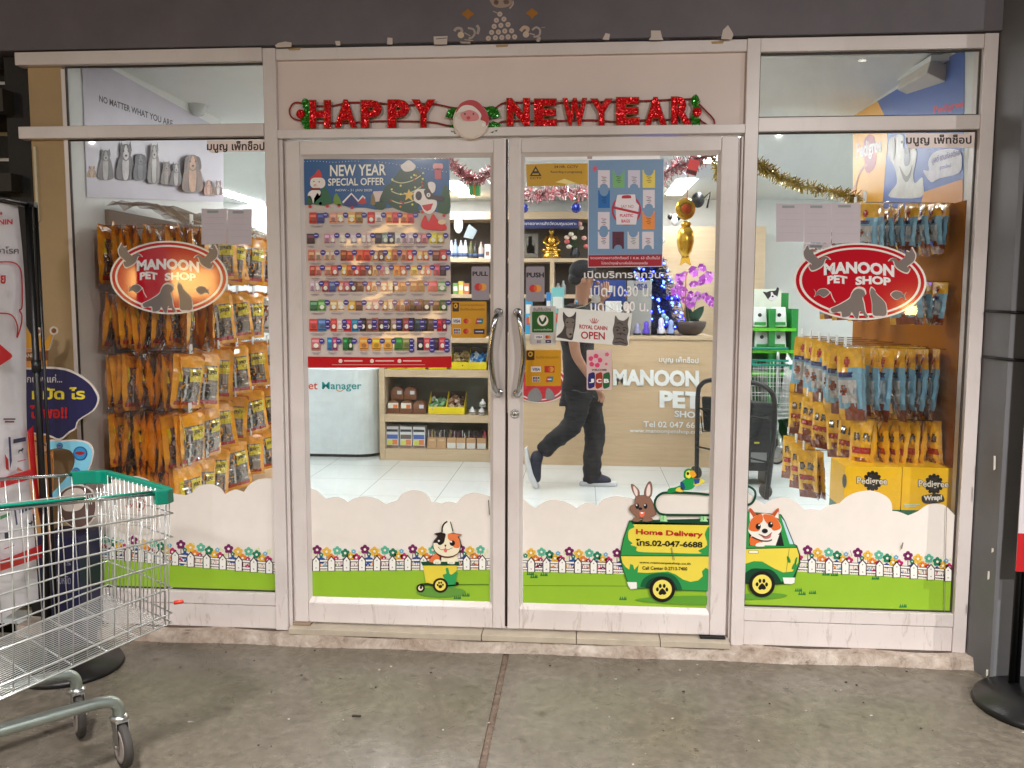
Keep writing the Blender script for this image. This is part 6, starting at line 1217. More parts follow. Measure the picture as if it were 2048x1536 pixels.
# ------------------------------------------------------------------ shopping cart
CB = V((-1.06,-1.02,FZ)); CA = V((.58,.815,0)).normalized(); CP = V((-.815,.58,0)).normalized()
def cart(M_W, M_PL, name, label):
    t = thing(name, label, 'shopping cart', CB, None); L = lambda u, v, z: CB+CA*u+CP*v+V((0,0,z-FZ))
    LEN = .88
    rimz = lambda u: .85-u*.08; botz = lambda u: .385+u*.155
    nearv = lambda u, f: (0.036+u*-.02)*(1-f)+(u*.035)*f          # f = 0 bottom, 1 rim
    farv = lambda u, f: (.497-u*-.02)*(1-f)+(.508-u*.05)*f
    side = lambda fn, u, f: L(u, fn(u, f), botz(u)+(rimz(u)-botz(u))*f)
    FR = (0, .075, .27, .47, .66, .84)
    for nm, fn in (('basket_side', nearv), ('basket_side', farv)):
        b = MB()
        for f in FR: b.tube([side(fn,-LEN,f), side(fn,-.02,f)], .0034, M_W, 6)
        k = int(LEN/.044)
        for i in range(k+1):
            u = -.012-i*.044; b.tube([side(fn,u,-.0), side(fn,u,1)], .0019, M_W, 5)
        b.build(nm, t)
    nose = lambda v, f: L(0, .036*(1-f)+v*((.497-.036)*(1-f)+.508*f), botz(0)+(rimz(0)-botz(0))*f)
    b = MB()
    for f in FR: b.tube([side(nearv,-.02,f), nose(.0,f)+CA*.012, nose(.5,f)+CA*.018, nose(1,f)+CA*.012, side(farv,-.02,f)], .0027, M_W, 6)
    for i in range(17): b.tube([nose(i/16,0), nose(i/16,1)], .0019, M_W, 5)
    b.build('basket_front', t)
    b = MB()
    for i in range(1,30): b.tube([L(0,.036+.461*i/30,botz(0)), L(-LEN,.05+.43*i/30,botz(-LEN))], .0016, M_W, 5)
    for i in range(1,9): u = -i*.105; b.tube([side(nearv,u,0)-V((0,0,.003)), side(farv,u,0)-V((0,0,.003))], .0024, M_W, 5)
    b.build('basket_floor', t)
    b = MB(); b.tube([side(nearv,-LEN,1), side(nearv,-.03,1)], .006, M_CHROME if M_W is M_WIRE else M_W, 8); b.tube([side(farv,-LEN,1), side(farv,-.03,1)], .006, M_CHROME if M_W is M_WIRE else M_W, 8); b.build('rim', t)
    def plate(P, q, wd, h):                                    # plastic strip along a path
        b = MB(); n = len(P); vs = []
        for i, p in enumerate(P):
            d = (P[min(i+1,n-1)]-P[max(0,i-1)]).normalized(); s = d.cross(V((0,0,1))).normalized()*wd
            vs += [p-s+V((0,0,.012)), p+s+V((0,0,.012)), p+s*1.1-V((0,0,h)), p-s*1.1-V((0,0,h))]
        b.add(vs, [(i*4+j, i*4+(j+1) % 4, i*4+4+(j+1) % 4, i*4+4+j) for i in range(n-1) for j in range(4)]+[(3,2,1,0), tuple((n-1)*4+j for j in range(4))], M_PL); b.build(q, t, bevel=.004)
    r = lambda v, du=0: L(.012+du, v, rimz(0))
    plate([side(nearv,-.055,1), r(-.002,-.03), r(.012,-.006), r(.05)], 'bumper_corner', .0125, .036); plate([r(.458), r(.496,-.006), r(.51,-.03), side(farv,-.10,1)], 'bumper_corner', .0125, .036)
    plate([r(.052), r(.25,.004), r(.456)], 'bumper_bar', .010, .008)
    b = MB(); P = [side(nearv,-.28+0*i,1)+V((0,0,.012)) if i == 0 else side(nearv,-.28-.1*i,1)+V((0,0,.012)) for i in range(7)]; b.tube([p-CP*-.006-V((0,0,.004)) for p in P], .005, M_PL, 8); b.tube([p+CP*.004 for p in [side(nearv,-.06,1)+V((0,0,.008)), side(nearv,-.27,1)+V((0,0,.004))]], .0045, M_PL, 8); b.build('rim_strip', t)
    # chassis tubes with castors
    MG = M_GALV if M_W is M_WIRE else M_W
    for v, yw in ((.098,.8),(.42,.7)):
        b = MB(); P = [L(-.86,v*1.0+.01,.205), L(-.5,v,.182), L(-.28,v,.167), L(-.215,v,.16), L(-.175,v,.147), L(-.158,v,.122), L(-.156,v,.098)]
        b.tube(spline([tuple(p) for p in P], 4, False), .02, MG, 12); b.build('chassis_tube', t)
        c = L(-.156,v,0); d = V((math.sin(-yw), math.cos(yw), 0)); s = V((d.y,-d.x,0)); W = c-d*.03; W.z = FZ+.074
        o = MB(); o.lathe([(.028,0),(.03,.006),(.03,.012),(.022,.02)], V((c.x,c.y,.078)), M_STEEL, 16)
        for sg in (-1,1):
            q = [V((c.x,c.y,.082))+d*.028, V((c.x,c.y,.082))-d*.034, W-d*.014+V((0,0,-.008)), W+d*.014+V((0,0,-.008))]
            o.prism([p+s*sg*.018 for p in q], s*sg*.003, M_STEEL)
        o.prism([V((c.x,c.y,.079))+d*.028+s*.021, V((c.x,c.y,.079))-d*.034+s*.021, V((c.x,c.y,.079))-d*.034-s*.021, V((c.x,c.y,.079))+d*.028-s*.021], (0,0,.004), M_STEEL)
        o.lathe([(.006,-.026),(.006,.026)], W, M_STEEL, 10, ax=s); fk = o.build('castor', t)
        o = MB(); R = .074; o.lathe([(R*.72,-.013),(R*.95,-.0125),(R,-.007),(R,.007),(R*.95,.0125),(R*.72,.013)], W, M_RUBBER, 28, ax=s); tyre = o.build('tyre', fk)
        tyre.parent = fk
        o = MB(); o.lathe([(.01,-.0145),(R*.5,-.0135),(R*.62,-.0155),(R*.74,-.0155),(R*.76,-.0135)], W, mat((150,140,134), rough=.5), 24, ax=s); o.lathe([(R*.76,.0135),(R*.74,.0155),(R*.62,.0155),(R*.5,.0135),(.01,.0145)], W, mat((150,140,134), rough=.5), 24, ax=s); o.build('hub', fk)
    for v in (.02, .47):                                      # rear legs and wheels
        b = MB(); b.tube(spline([tuple(L(-.86,v+.01,.205)), tuple(L(-.9,v,.24)), tuple(L(-.9,v,.6)), tuple(L(-.93,v,.92))], 4, False), .0165, MG, 12); b.build('chassis_tube', t)
        b = MB(); b.tube([L(-.86,v+.01,.2), L(-.86,v+.01,FZ+.066)], .012, MG, 8); b.lathe([(.04,-.013),(.066,-.012),(.066,.012),(.04,.013)], L(-.86,v+.01,FZ+.066), M_RUBBER, 24, ax=CP); b.build('castor', t)
    b = MB(); b.tube([L(-.94,-.04,.95), L(-.94,.57,.95)], .014, M_PL, 12); b.build('handle', t)
    return t
M_WIRE = mat((214,216,214), rough=.28, metal=.6, var=.05)
M_PGRN = mat((0,128,104), rough=.35, k=1.0, var=.05)
CART = cart(M_WIRE, M_PGRN, 'shopping_cart', 'chrome wire shopping cart with green plastic corners in the left foreground')
b = MB(); p = CB+CA*.02+CP*.03; b.tube([p+V((0,0,.53)), p+V((.03,.0,.535))], .007, mat((206,60,40), rough=.4), 8); b.build('red_peg', CART)
# nested shop trolleys inside
def inner_cart(loc, rz, lab):
    c = copy_tree(CART); c.location = loc; c.rotation_euler = (0,0,rz); c['label'] = lab; return c
inner_cart((1.72,4.15,0), math.radians(-150), 'front wire trolley of the pair inside beside the green rack')
inner_cart((1.95,4.75,0), math.radians(-150), 'rear wire trolley of the pair inside beside the green rack')
CART['group'] = 'shopping carts'
for o in [o for o in bpy.data.objects if o.name.startswith('shopping_cart')]: o['group'] = 'shopping carts'

# ------------------------------------------------------------------ banner stand on the left
BX, BY = -1.905, -.415
t = thing('banner_stand', 'white and red banner on a black pole stand behind the shopping cart', 'banner stand', (BX,BY,FZ))
b = MB(); b.tube([(BX,BY,FZ+.03),(BX,BY,1.875)], .0135, M_BLACK, 14); b.lathe([(.019,0),(.019,.05)], (BX,BY,.62), M_BLACK, 14); b.lathe([(.019,0),(.019,.05)], (BX,BY,1.2), M_BLACK, 14); b.build('pole', t)
b = MB(); b.tube([(BX+.028,BY+.012,.1),(BX+.024,BY+.012,1.87)], .007, M_BLACK, 10); b.build('side_pole', t)
b = MB(); b.lathe([(.215,0),(.22,.008),(.215,.022),(.05,.034),(.03,.04)], (-1.855,-.37,FZ), M_BLACK, 40); b.build('base', t)
b = MB(); b.box(BX-.045,BX+.03,BY-.01,BY+.015,1.865,1.885,M_BLACK); b.tube([(BX,BY,1.875),(BX+.012,BY-.34,1.882)], .009, M_BLACK, 8); b.build('top_bar', t)
bn = V((.985,.0,0)); bd = V((.055,-1,0)).normalized(); bnn = V((1,.055,0)).normalized(); bp = V((BX-.032,BY-.02,0))
b = MB(); m = mat((224,220,224), rough=.45, k=1.0); n = 20; vs = []
for j in range(n+1):
    for i in range(7):
        f = j/n; z = 1.868-f*1.62; wv = .006*math.sin(f*9+i)+.012*math.sin(f*5)*(i/6); vs.append(bp+bd*(.33*i/6-.012*math.sin(f*6.5))+bnn*wv+V((0,0,z)))
b.add(vs, [(j*7+i, j*7+i+1, j*7+i+8, j*7+i+7) for j in range(n) for i in range(6)], m, True); b.build('banner', t)
def BA(k=1.15): return Art(n=bnn, p=bp+bnn*.018, k=k, rough=.45, step=.0008)
Zs = (0,380,3.2); RB = (178,14,28)
a = BA(); a.z = Zs; a.txt('ROYAL CANIN',-260,196,80,230,(190,14,24),1,.04,-10); a.ell(6,150,7,10,(190,14,24),1); a.txt('รักษาโรค',-100,362,118,408,(60,56,70),1,.012); a.txt('ย',2,545,36,600,(190,20,30),1,.04); a.sheet('lettering', t)
a = BA(); a.z = Zs; a.line(spline([(-40,462),(70,462),(120,490),(138,560),(140,740),(124,770),(138,800),(135,860),(108,945),(112,880),(90,820),(50,792),(-40,790)],5,False), 9, RB, 1); a.shape([(-60,960),(2,990),(72,1050),(78,1066),(66,1080),(-60,1160)], (190,8,20), 1); a.sheet('speech_outline', t)
Zt = (0,840,4.267)
a = BA(); a.z = Zt; a.shape([(232,95),(284,46),(300,300),(330,640),(400,880),(440,1080),(420,1150),(0,1290),(0,1200),(60,1180),(380,1050),(340,860),(318,760),(290,560),(270,500),(0,580),(0,500),(260,420)], (196,22,30), 1); a.shape([(40,290),(70,340),(75,430),(50,420)], (180,20,30), 1); a.sheet('red_band', t)
a = BA(); a.z = Zt
for q, c in (([(112,165),(218,145),(220,180),(112,200)],(26,26,66)),([(70,145),(88,145),(100,350),(84,420)],(40,44,90)),([(140,430),(200,440),(150,400)],(190,110,90)),([(210,745),(284,720),(286,755),(212,780)],(26,28,80)),([(164,760),(200,750),(200,790),(166,796)],(40,40,110)),([(115,750),(130,750),(150,890),(136,900)],(50,54,100)),([(36,960),(72,950),(76,1010),(40,1020)],(40,40,80)),([(0,820),(80,790),(80,815),(0,850)],(60,140,80))): a.shape(q, c, 1)
for x, y, s in ((180,265,1),(258,890,1.1)): a.blob([(x-22*s,y+25*s),(x-24*s,y-6*s),(x+2*s,y-16*s),(x+8*s,y-28*s),(x+20*s,y-18*s),(x+10*s,y+2*s),(x+12*s,y+26*s),(x+4*s,y+4*s),(x-14*s,y+2*s)], (20,18,40), 1, 3)
for q in ((150,345,220,335),(250,990,318,975),(36,1090,120,1065)): a.line([(q[0],q[1]+10),(q[2],q[3]+2)], 8, (190,60,70), 1)
a.rect(28,-14,130,-2,(60,40,50),1); a.rect(40,8,120,22,(110,30,40),1); a.sheet('product_pictures', t)

# ------------------------------------------------------------------ cardboard dog standee behind it
SY_ = -.13
t = thing('dog_standee', 'cardboard cartoon dog standee with a crown, blue bone and navy speech bubble', 'standee', (-2.05,SY_,FZ))
def cut(name, pts, c, k=1.15, d=.006, Y=SY_, zoom=Zs, n=4, parent=None, sp=True, rim=None):
    a = Art(Y, k=k, rough=.4, zoom=zoom); P = spline(pts, n) if sp else pts
    if rim:
        mx = sum(p[0] for p in P)/len(P); my = sum(p[1] for p in P)/len(P); a.prism([a.pt((x+(x-mx)*.05, y+(y-my)*.06)) for x, y in P], (0,d,0), mat((214,206,200), rough=.5, k=1)); 
    a.prism([a.pt(p, 3 if rim else 0) for p in P], (0,.0012 if rim else d,0), mat(c, rough=.4, k=k)); return a.build(name, parent or t)
cut('head', [(100,1010),(170,960),(290,990),(300,1060),(295,1200),(330,1560),(340,1800),(330,2050),(250,2080),(100,2050)], (206,140,80), sp=False)
cut('crown', [(150,1010),(165,870),(215,960),(240,890),(272,980),(300,960),(338,890),(345,910),(320,1000),(310,1020)], (196,140,40), Y=SY_-.008, sp=False, rim=1)
a = Art(SY_-.012, k=1.1, rough=.4, zoom=Zs)
for x, y in ((243,906),(345,900)): a.ell(x,y,28,28,(214,206,200),1); a.ell(x,y,16,16,(140,84,40),2)
a.shape([(170,1040),(310,1030),(308,1090),(170,1095)],(110,60,34),1); a.txt('BRAND',120,1048,226,1072,(206,196,190),2,.03,-2); a.shape([(180,1095),(300,1090),(302,1150),(180,1150)],(200,140,70),1); a.sheet('crown_print', t)
cut('speech_bubble', [(60,1180),(200,1150),(340,1145),(450,1165),(560,1230),(612,1300),(622,1350),(590,1410),(500,1470),(480,1520),(440,1545),(380,1590),(300,1560),(60,1500)], (22,26,74), Y=SY_-.018, n=3, rim=1)
a = Art(SY_-.0215, k=1.15, rough=.4, zoom=Zs); a.txt('ปกป้องแค่...',140,1180,398,1232,(200,196,200),1,.012); a.txt('หมัด ไร',205,1262,545,1340,(226,206,60),1,.035); a.txt('ไม่พอ!!',190,1375,432,1462,(190,24,36),1,.04); a.sheet('lettering', t)
cut('bone', [(400,205),(440,180),(520,185),(640,180),(740,200),(785,260),(780,340),(740,440),(690,500),(600,560),(540,620),(480,660),(440,640),(470,600),(560,500),(620,420),(640,330),(600,260),(500,240),(420,250)], (120,190,216), Y=SY_-.02, zoom=Zt, rim=1)
a = Art(SY_-.024, k=1.1, rough=.4, zoom=Zt)
for x, y, r in ((685,285,60),(510,220,26),(650,440,34)): a.ell(x,y,r,r,(20,70,130),1); a.ell(x,y,r*.86,r*.86,(44,130,184),2); a.blob([(x-r*.7,y-r*.1),(x,y-r*.3),(x+r*.7,y-r*.1),(x+r*.2,y+r*.2),(x-r*.4,y+r*.15)],(150,24,30),3)
a.sheet('tick_pictures', t)
cut('body', [(280,60),(360,60),(400,150),(420,210),(440,400),(430,640),(420,900),(440,1000),(560,1020),(580,1200),(360,1250),(300,1000)], (200,150,90), zoom=Zt, sp=False, Y=SY_-.004)
a = Art(SY_-.0165, k=1.1, rough=.4, zoom=Zt); a.blob([(296,175),(380,210),(440,235),(420,270),(310,295)], (176,130,100), 1, 3); a.line([(296,175),(380,210),(440,235)],12,(60,40,30),2); a.line([(310,295),(430,262)],8,(60,40,30),2); a.shape([(360,60),(412,60),(425,210),(380,200)], (150,92,40), 1); a.shape([(372,300),(440,300),(440,640),(380,640)], (150,92,40), 1); a.sheet('dog_print', t)
cut('paw', [(500,660),(560,590),(660,560),(760,590),(800,660),(815,740),(790,840),(720,900),(640,910),(560,860),(510,760)], (86,68,64), Y=SY_-.022, zoom=Zt, rim=1)
a = Art(SY_-.0255, k=1.1, rough=.4, zoom=Zt); a.blob([(520,680),(560,610),(640,580),(710,600),(730,680),(690,760),(600,780),(540,760)], (196,184,176), 1); 
for x in (735,755,775): a.line([(x,640),(x+8,720)],8,(206,196,190),1)
a.sheet('paw_print', t)
b = MB(); q0, q1 = at(84,1262,-.17), at(160,1075,-.17); b.box(q0.x,at(160,1150,-.17).x,-.17,.015,FZ,q1.z,mat((18,22,66), rough=.45, k=1.1)); b.build('base_box', t)
a = Art(-.172, k=1.1, rough=.5, zoom=Zt); a.txt('เห็บหมัด',470,1320,602,1400,(150,150,180),1,.01); a.txt('ไร',540,1190,604,1240,(150,150,180),1,.01); a.sheet('lettering', t)
# ------------------------------------------------------------------ banner stand on the right
t = thing('banner_stand', 'black round based banner pole at the right edge by the grey pillar', 'banner stand', (2.1,-.38,FZ))
b = MB(); b.lathe([(.24,0),(.245,.008),(.24,.028),(.05,.045),(.03,.05)], (2.12,-.41,FZ), M_BLACK, 44); b.build('base', t)
b = MB(); b.tube([(2.075,-.255,FZ+.02),(2.082,-.255,2.62)], .0125, M_BLACK, 14); b.tube([(2.098,-.25,FZ+.02),(2.105,-.25,2.62)], .011, M_BLACK, 12); b.build('pole', t)
b = MB(); p0, p1 = at(2044,920,-.27), at(2044,1142,-.27); b.box(p0.x,p0.x+.5,-.275,-.27,p1.z,2.5,mat((196,190,192), rough=.45)); b.build('banner', t)
b = MB(); p2 = at(2044,1066,-.27); b.box(p0.x-.002,p0.x+.5,-.279,-.2755,p1.z,p2.z,mat((176,16,26), rough=.45)); b.build('red_band', t)

# ------------------------------------------------------------------ pet stroller, crate and green rack inside
t = thing('pet_stroller', 'black folding pet stroller with an arched frame behind the right mullion', 'stroller', (1.45,3.1,0))
LA = [(1.30,3.5,0),(1.285,3.42,.45),(1.275,3.35,.74),(1.29,3.3,.82),(1.34,3.22,.865),(1.45,3.06,.88),(1.62,2.8,.885),(1.69,2.72,.86),(1.735,2.68,.79),(1.75,2.7,.6),(1.745,2.75,.3),(1.735,2.82,0)]
b = MB(); b.tube(spline(LA, 5, False), .019, M_BLACK, 12); b.build('frame', t)
b = MB()
for z0 in (.70,.43): p = at(1395,816 if z0 > .5 else 893,3.4); b.tube([(1.28,3.4,p.z),(1.72,2.75,p.z)], .008, M_BLACK, 8)
b.build('cross_bar', t)
b = MB(); mfab = mat((30,32,32), rough=.85); b.hexa([(1.36,3.6,.40),(1.66,3.2,.40),(1.9,3.45,.42),(1.6,3.85,.42),(1.33,3.58,.70),(1.68,3.15,.70),(1.95,3.45,.66),(1.58,3.9,.66)], mfab); b.build('basket', t, bevel=.02)
b = MB(); b.tube([(1.3,3.36,.62),(1.33,3.4,.6),(1.40,3.45,.5),(1.39,3.45,.42),(1.33,3.42,.42),(1.31,3.4,.55)], .006, M_BLACK, 8); b.build('loop_handle', t)
for x, y in ((1.30,3.52),(1.735,2.84)): b = MB(); b.lathe([(.03,-.014),(.055,-.013),(.055,.013),(.03,.014)], (x,y+.02,.055), M_RUBBER, 18, ax=(.8,.6,0)); b.build('wheel', t)
p0, p1 = at(1497,908,3.3), at(1543,832,3.3)
t = boxthing('storage_crate', 'black crate with a grey label standing right of the mullion inside', 'crate', 1.62, p1.x+.0, 3.3, 3.62, .12, p1.z, mat((34,34,36), rough=.5), None, [(.35,.16,.88,.34,(120,122,122)),(.45,.5,.62,.53,(200,190,60))], .012)
b = MB()
for x in (1.64, p1.x-.02): b.box(x-.012,x+.012,3.31,3.6,0,.119,M_BLACK)
b.build('leg', t)
t = thing('display_stand', 'green floor rack of white food bags with a dog sign on top, right aisle', 'display rack', (2.1,5.2,0)); GY = 5.1
MGR = mat((20,130,50), rough=.4); MGL = mat((90,190,30), rough=.35)
x0, x1 = at(1490,650,GY).x, at(1592,650,GY).x
b = MB(); b.box(x0,x1,GY+.35,GY+.38,0,1.58,MGR); b.build('back_panel', t)
for px_ in (1488,1545,1590): x = at(px_,650,GY).x; b = MB(); b.box(x-.03,x+.03,GY,GY+.35,0,1.42,MGR); b.build('upright', t)
for py in (656,700,745): z = at(1540,py,GY).z; b = MB(); b.box(x0,x1,GY-.02,GY+.345,z-.03,z,MGL); b.build('shelf_board', t)
b = MB(); q0, q1 = at(1488,610,GY+.3), at(1563,578,GY+.3); b.box(q0.x,q1.x,GY+.3,GY+.32,q0.z-.04,q1.z,mat((226,230,214), rough=.4)); b.build('sign_board', t)
a = Art(GY+.298, k=1.0, rough=.4, zoom=(1480,540,4.043)); a.blob([(185,175),(215,180),(240,170),(285,165),(300,140),(315,150),(310,185),(300,220),(280,245),(255,250),(225,235),(205,205)], (26,24,28), 1, 4); a.blob([(250,180),(262,180),(275,200),(300,215),(285,245),(255,248),(230,235),(248,210)], (226,220,220), 2); a.ell(264,213,9,7,(30,26,30),3); a.sheet('dog_print', t)
for i, (px_, py, w_, lab) in enumerate([(1520,654,24,'upper left white food bag on the green rack'),(1559,654,24,'upper right white food bag on the green rack'),(1524,698,24,'lower left white food bag on the green rack'),(1558,698,24,'lower right white food bag on the green rack')]):
    c = at(px_,py,GY+.05); w_ = .075; h = .2; b = MB(); b.hexa([(c.x-w_,GY+.05,c.z+.002),(c.x+w_,GY+.05,c.z+.002),(c.x+w_,GY+.2,c.z+.002),(c.x-w_,GY+.2,c.z+.002),(c.x-w_*.9,GY+.1,c.z+h),(c.x+w_*.9,GY+.1,c.z+h),(c.x+w_*.9,GY+.13,c.z+h),(c.x-w_*.9,GY+.13,c.z+h)], mat((222,226,222), rough=.35))
    t3 = thing('food_bag', lab, 'bag', (c.x,GY+.1,c.z), 'white food bags on the green rack'); b.build('bag', t3, bevel=.012)
    b = MB(); b.box(c.x-w_*.75,c.x+w_*.75,GY+.043,GY+.046,c.z+.02,c.z+.05,mat((40,150,60))); b.ball((c.x,GY+.075,c.z+.12),(.02,.006,.02),M_BLACK,8,6); b.build('front_print', t3)

# ------------------------------------------------------------------ person walking past the counter
def skin(name, verts, edges, mt, parent=None, sub=2, root=0, smooth=True, fold=0):
    me = bpy.data.meshes.new(name); me.from_pydata([v[:3] for v in verts], edges, []); o = bpy.data.objects.new(name, me); C.objects.link(o)
    sm = o.modifiers.new('s', 'SKIN'); 
    for i, v in enumerate(verts):
        d = me.skin_vertices[0].data[i]; d.radius = (v[3], v[4] if len(v) > 4 else v[3]); d.use_root = i == root
    sm.use_smooth_shade = smooth; ss = o.modifiers.new('d', 'SUBSURF'); ss.levels = sub; ss.render_levels = sub
    dg = bpy.context.evaluated_depsgraph_get(); nm = bpy.data.meshes.new_from_object(o.evaluated_get(dg)); bpy.data.objects.remove(o); bpy.data.meshes.remove(me)
    nm.materials.clear(); nm.materials.append(mt)
    for p in nm.polygons: p.use_smooth = True
    if fold:
        from mathutils import noise as _n
        for v in nm.vertices: v.co += v.normal*fold*(_n.noise(V((v.co.x*14+v.co.z*9, v.co.y*14, v.co.z*11-v.co.x*8)))+.35*_n.noise(V((v.co.x*34+v.co.z*16, v.co.y*34, v.co.z*24))))
    o = bpy.data.objects.new(name, nm); C.objects.link(o)
    if parent is not None: o.parent = parent; nm.transform(Matrix.Translation(-parent.location))
    return o
PX, PY = .30, 3.12
t = thing('person', 'person in dark clothes and cap walking to the right past the counter', 'person', (PX,PY,0))
Q = lambda x, y, Y=PY: at(x, y, Y)
def vv(p, r, r2=None): return (p[0], p[1], p[2], r, r2 or r)
m_sk = mat((150,108,84), rough=.5, k=1.0); m_sh = mat((17,18,22), rough=.9, k=1.0); m_tr = mat((17,18,25), rough=.85, var=.3, scale=12); m_hr = mat((20,20,24), rough=.6)
hip = Q(1165,775); ch = Q(1158,655); nk = Q(1163,598); hd = Q(1168,560)
nS, fS = Q(1140,628,PY-.17), Q(1178,622,PY+.17); nE, nW = Q(1152,712,PY-.22), Q(1186,764,PY-.24)
fE, fW = Q(1212,680,PY+.14), Q(1200,606,PY+.02)
nH, fH = Q(1160,785,PY-.085), Q(1170,785,PY+.085)
nK, nA = Q(1148,848,PY-.08), Q(1082,905,PY-.06); fK, fA = Q(1190,858,PY+.09), Q(1183,945,PY+.08)
hand = [vv(nW,.024,.02), vv(nW+(nW-nE).normalized()*.05,.034,.02), vv(nW+(nW-nE).normalized()*.09,.034,.018)]
V0 = [vv(hip,.085,.075), vv(ch-V((0,0,.12)),.09,.08), vv(ch,.11,.09), vv(nk,.052), vv(hd-V((0,0,.05)),.062,.07), vv(hd+V((.005,0,.02)),.08,.088), vv(hd+V((0,0,.085)),.05,.055),
      vv(nS,.055), vv(nE,.042), *hand, vv(fS,.055), vv(fE,.042), vv(fW,.026), vv(fW+V((.02,-.02,.05)),.032,.02), vv(fW+V((.03,-.03,.085)),.03,.017),
      vv(nH,.07), vv(nK,.05), vv(nA,.036), vv(fH,.07), vv(fK,.05), vv(fA,.036)]
E0 = [(0,1),(1,2),(2,3),(3,4),(4,5),(5,6),(2,7),(7,8),(8,9),(9,10),(10,11),(2,12),(12,13),(13,14),(14,15),(15,16),(0,17),(17,18),(18,19),(0,20),(20,21),(21,22)]
# fingers grow out of the palms
def fingers(base, d, sdir, curl, idx):
    d = d.normalized(); s = sdir.normalized(); n0 = d.cross(s).normalized()
    for k, l in enumerate((.062,.072,.068,.052)):
        o = base+s*(.026-.0175*k); V0.append(vv(o+d*.02,.0095)); V0.append(vv(o+d*(.02+l*.5)+n0*curl*.012,.0085)); V0.append(vv(o+d*(.02+l*.85)+n0*curl*.04,.007)); i = len(V0)-3; E0.extend([(idx,i),(i,i+1),(i+1,i+2)])
    o = base-d*.05+s*.034; V0.append(vv(o+d*.01+s*.012,.011)); V0.append(vv(o+d*.045+s*.02+n0*curl*.01,.009)); i = len(V0)-2; E0.extend([(idx-1,i),(i,i+1)])
fingers(nW+(nW-nE).normalized()*.09, nW-nE, V((.6,-.8,.2)), 1, 11); fingers(fW+V((.03,-.03,.085)), V((.2,-.2,1)), V((1,.2,0)), 1, 16)
skin('body', V0, E0, m_sk, t)
def shirt():
    v = [vv(hip+V((-.01,0,.02)),.172,.135), vv(ch-V((.01,0,.16)),.172,.135), vv(ch-V((.012,0,.02)),.185,.14), vv(nk-V((0,0,.05)),.085,.085), vv(nS+V((0,0,.0)),.082), vv(nS.lerp(nE,.62),.068), vv(fS,.082), vv(fS.lerp(fE,.62),.068)]
    return skin('shirt', v+[vv(hip-V((.01,0,.1)),.17,.138)], [(0,1),(1,2),(2,3),(2,4),(4,5),(2,6),(6,7),(0,8)], m_sh, t, 3, fold=.012)
shirt()
skin('trousers', [vv(hip+V((0,0,.03)),.15,.125), vv(nH-V((0,0,.03)),.118), vv(nK,.09), vv(nK.lerp(nA,.55),.078), vv(nA+V((-.01,0,-.005)),.072), vv(fH-V((0,0,.03)),.118), vv(fK,.092), vv(fK.lerp(fA,.6),.08), vv(fA-V((0,0,.03)),.078), vv(fA-V((0,0,.09)),.082)], [(0,1),(1,2),(2,3),(3,4),(0,5),(5,6),(6,7),(7,8),(8,9)], m_tr, t, 3, fold=.016)
skin('hair', [vv(hd+V((-.022,0,.055)),.088,.095), vv(hd+V((-.05,.0,.0)),.074,.088), vv(hd+V((-.055,0,-.05)),.055,.07)], [(0,1),(1,2)], m_hr, t)
b = MB(); c = hd+V((.0,0,.06)); b.ball(c+V((-.012,0,.012)),(.108,.102,.088),mat((18,20,24), rough=.8),18,10); b.prism(spline([c+V((.06,-.08,.004)),c+V((.115,-.06,-.01)),c+V((.132,0,-.012)),c+V((.115,.06,-.01)),c+V((.06,.08,.004))],3,False),(0,0,.006),mat((18,20,24), rough=.8)); b.build('cap', t)
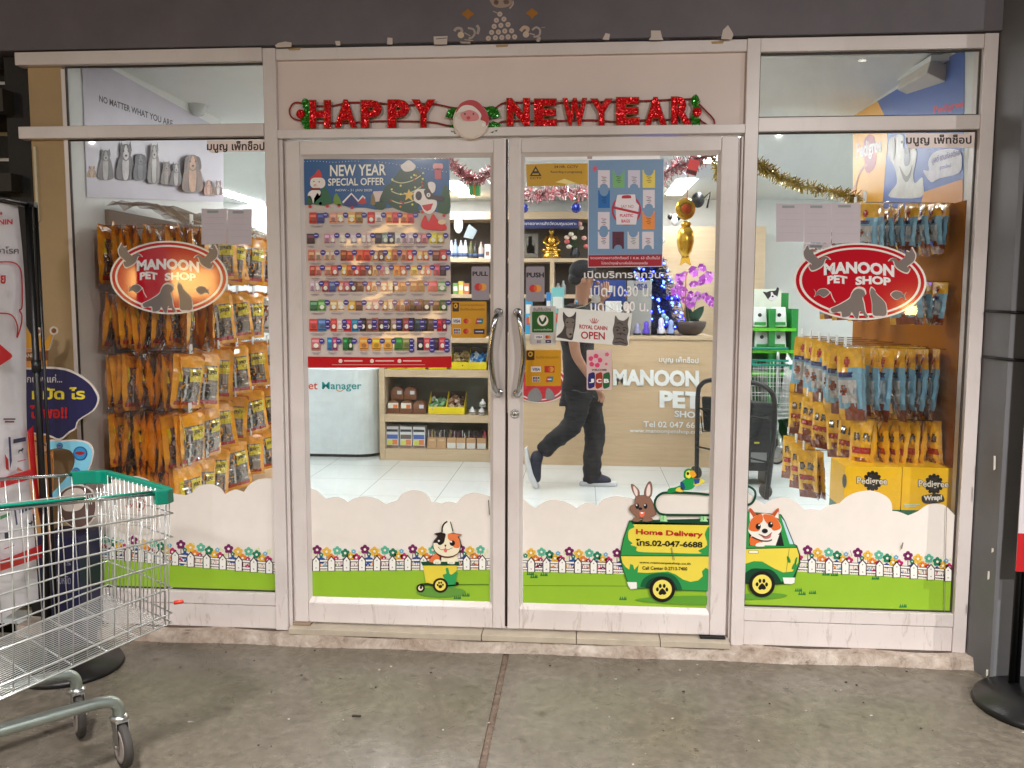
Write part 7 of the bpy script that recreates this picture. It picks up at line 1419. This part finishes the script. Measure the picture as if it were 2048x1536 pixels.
b = MB(); e = hd+V((.078,-.035,.0)); b.ball(e,(.01,.012,.007),mat((230,226,220)),8,6); b.ball(hd+V((.105,0,-.022)),(.018,.014,.016),m_sk,10,7); b.ball(hd+V((.088,-.01,-.058)),(.012,.025,.006),mat((140,80,70)),10,6); b.ball(hd+V((-.005,-.09,-.01)),(.018,.01,.028),m_sk,10,7); b.build('face', t)
b = MB(); b.tube([tuple(Q(1158,602)+V((-.02,-.05,0))), tuple(Q(1154,607)+V((0,-.08,0)))], .008, mat((60,150,200)), 8); b.build('collar_tab', t)
def shoe(pts, rs, toe):
    v = [vv(p,*r) for p, r in zip(pts, rs)]; s = skin('shoe', v, [(i,i+1) for i in range(len(v)-1)], mat((26,30,50), rough=.7), t); return s
# planted right foot and lifted left foot
fl = lambda x, y, Y: atz(x, y, 0)
p = V((fA.x, fA.y, .05)); shoe([p+V((-.05,0,.02)), p+V((.02,0,.01)), p+V((.1,-.005,-.005)), p+V((.165,-.01,-.012))], [(.055,.06),(.062,.058),(.054,.042),(.04,.028)], 0)
b = MB(); ms = mat((206,208,212), rough=.6); pr = spline([(-.1,-.02),(-.09,.045),(0,.042),(.1,.048),(.19,.035),(.205,-.005),(.19,-.045),(.1,-.05),(0,-.042),(-.09,-.045)],3); b.prism([(p.x+x,p.y+y,.002) for x, y in pr],(0,0,.03),ms); b.build('sole', t, bevel=.006)
A0 = Q(1074,900,PY-.06); A1 = Q(1064,935,PY-.06); A2 = Q(1076,966,PY-.06)
shoe([A0+V((.02,0,.0)), A0.lerp(A1,.6)+V((.012,0,0)), A1.lerp(A2,.5)+V((.008,0,0)), A2], [(.058,.058),(.06,.054),(.052,.044),(.034,.026)], 0)
b = MB(); P = [at(x,y,PY-.06) for x, y in ((1050,897),(1056,893),(1060,915),(1068,945),(1078,970),(1078,976),(1070,973),(1060,958),(1052,925))]; b.prism([q+V((-.004,-.045,0)) for q in P],(0,.09,0),ms); b.build('sole', t, bevel=.006)

md = mat((206,200,186), rough=.6)
for x, y, l in ((1990,925,26),(1978,1150,14),(1975,1345,10),(1986,1100,6)):
    p, q = at(x,y-l/2,-.163), at(x-1,y+l/2,-.163); b = MB(); b.prism([p+V((-.004,0,0)), p+V((.003,0,0)), q+V((.004,0,0)), q+V((-.003,0,-.006))], (0,.004,0), md); b.build('paint_drip', bl)
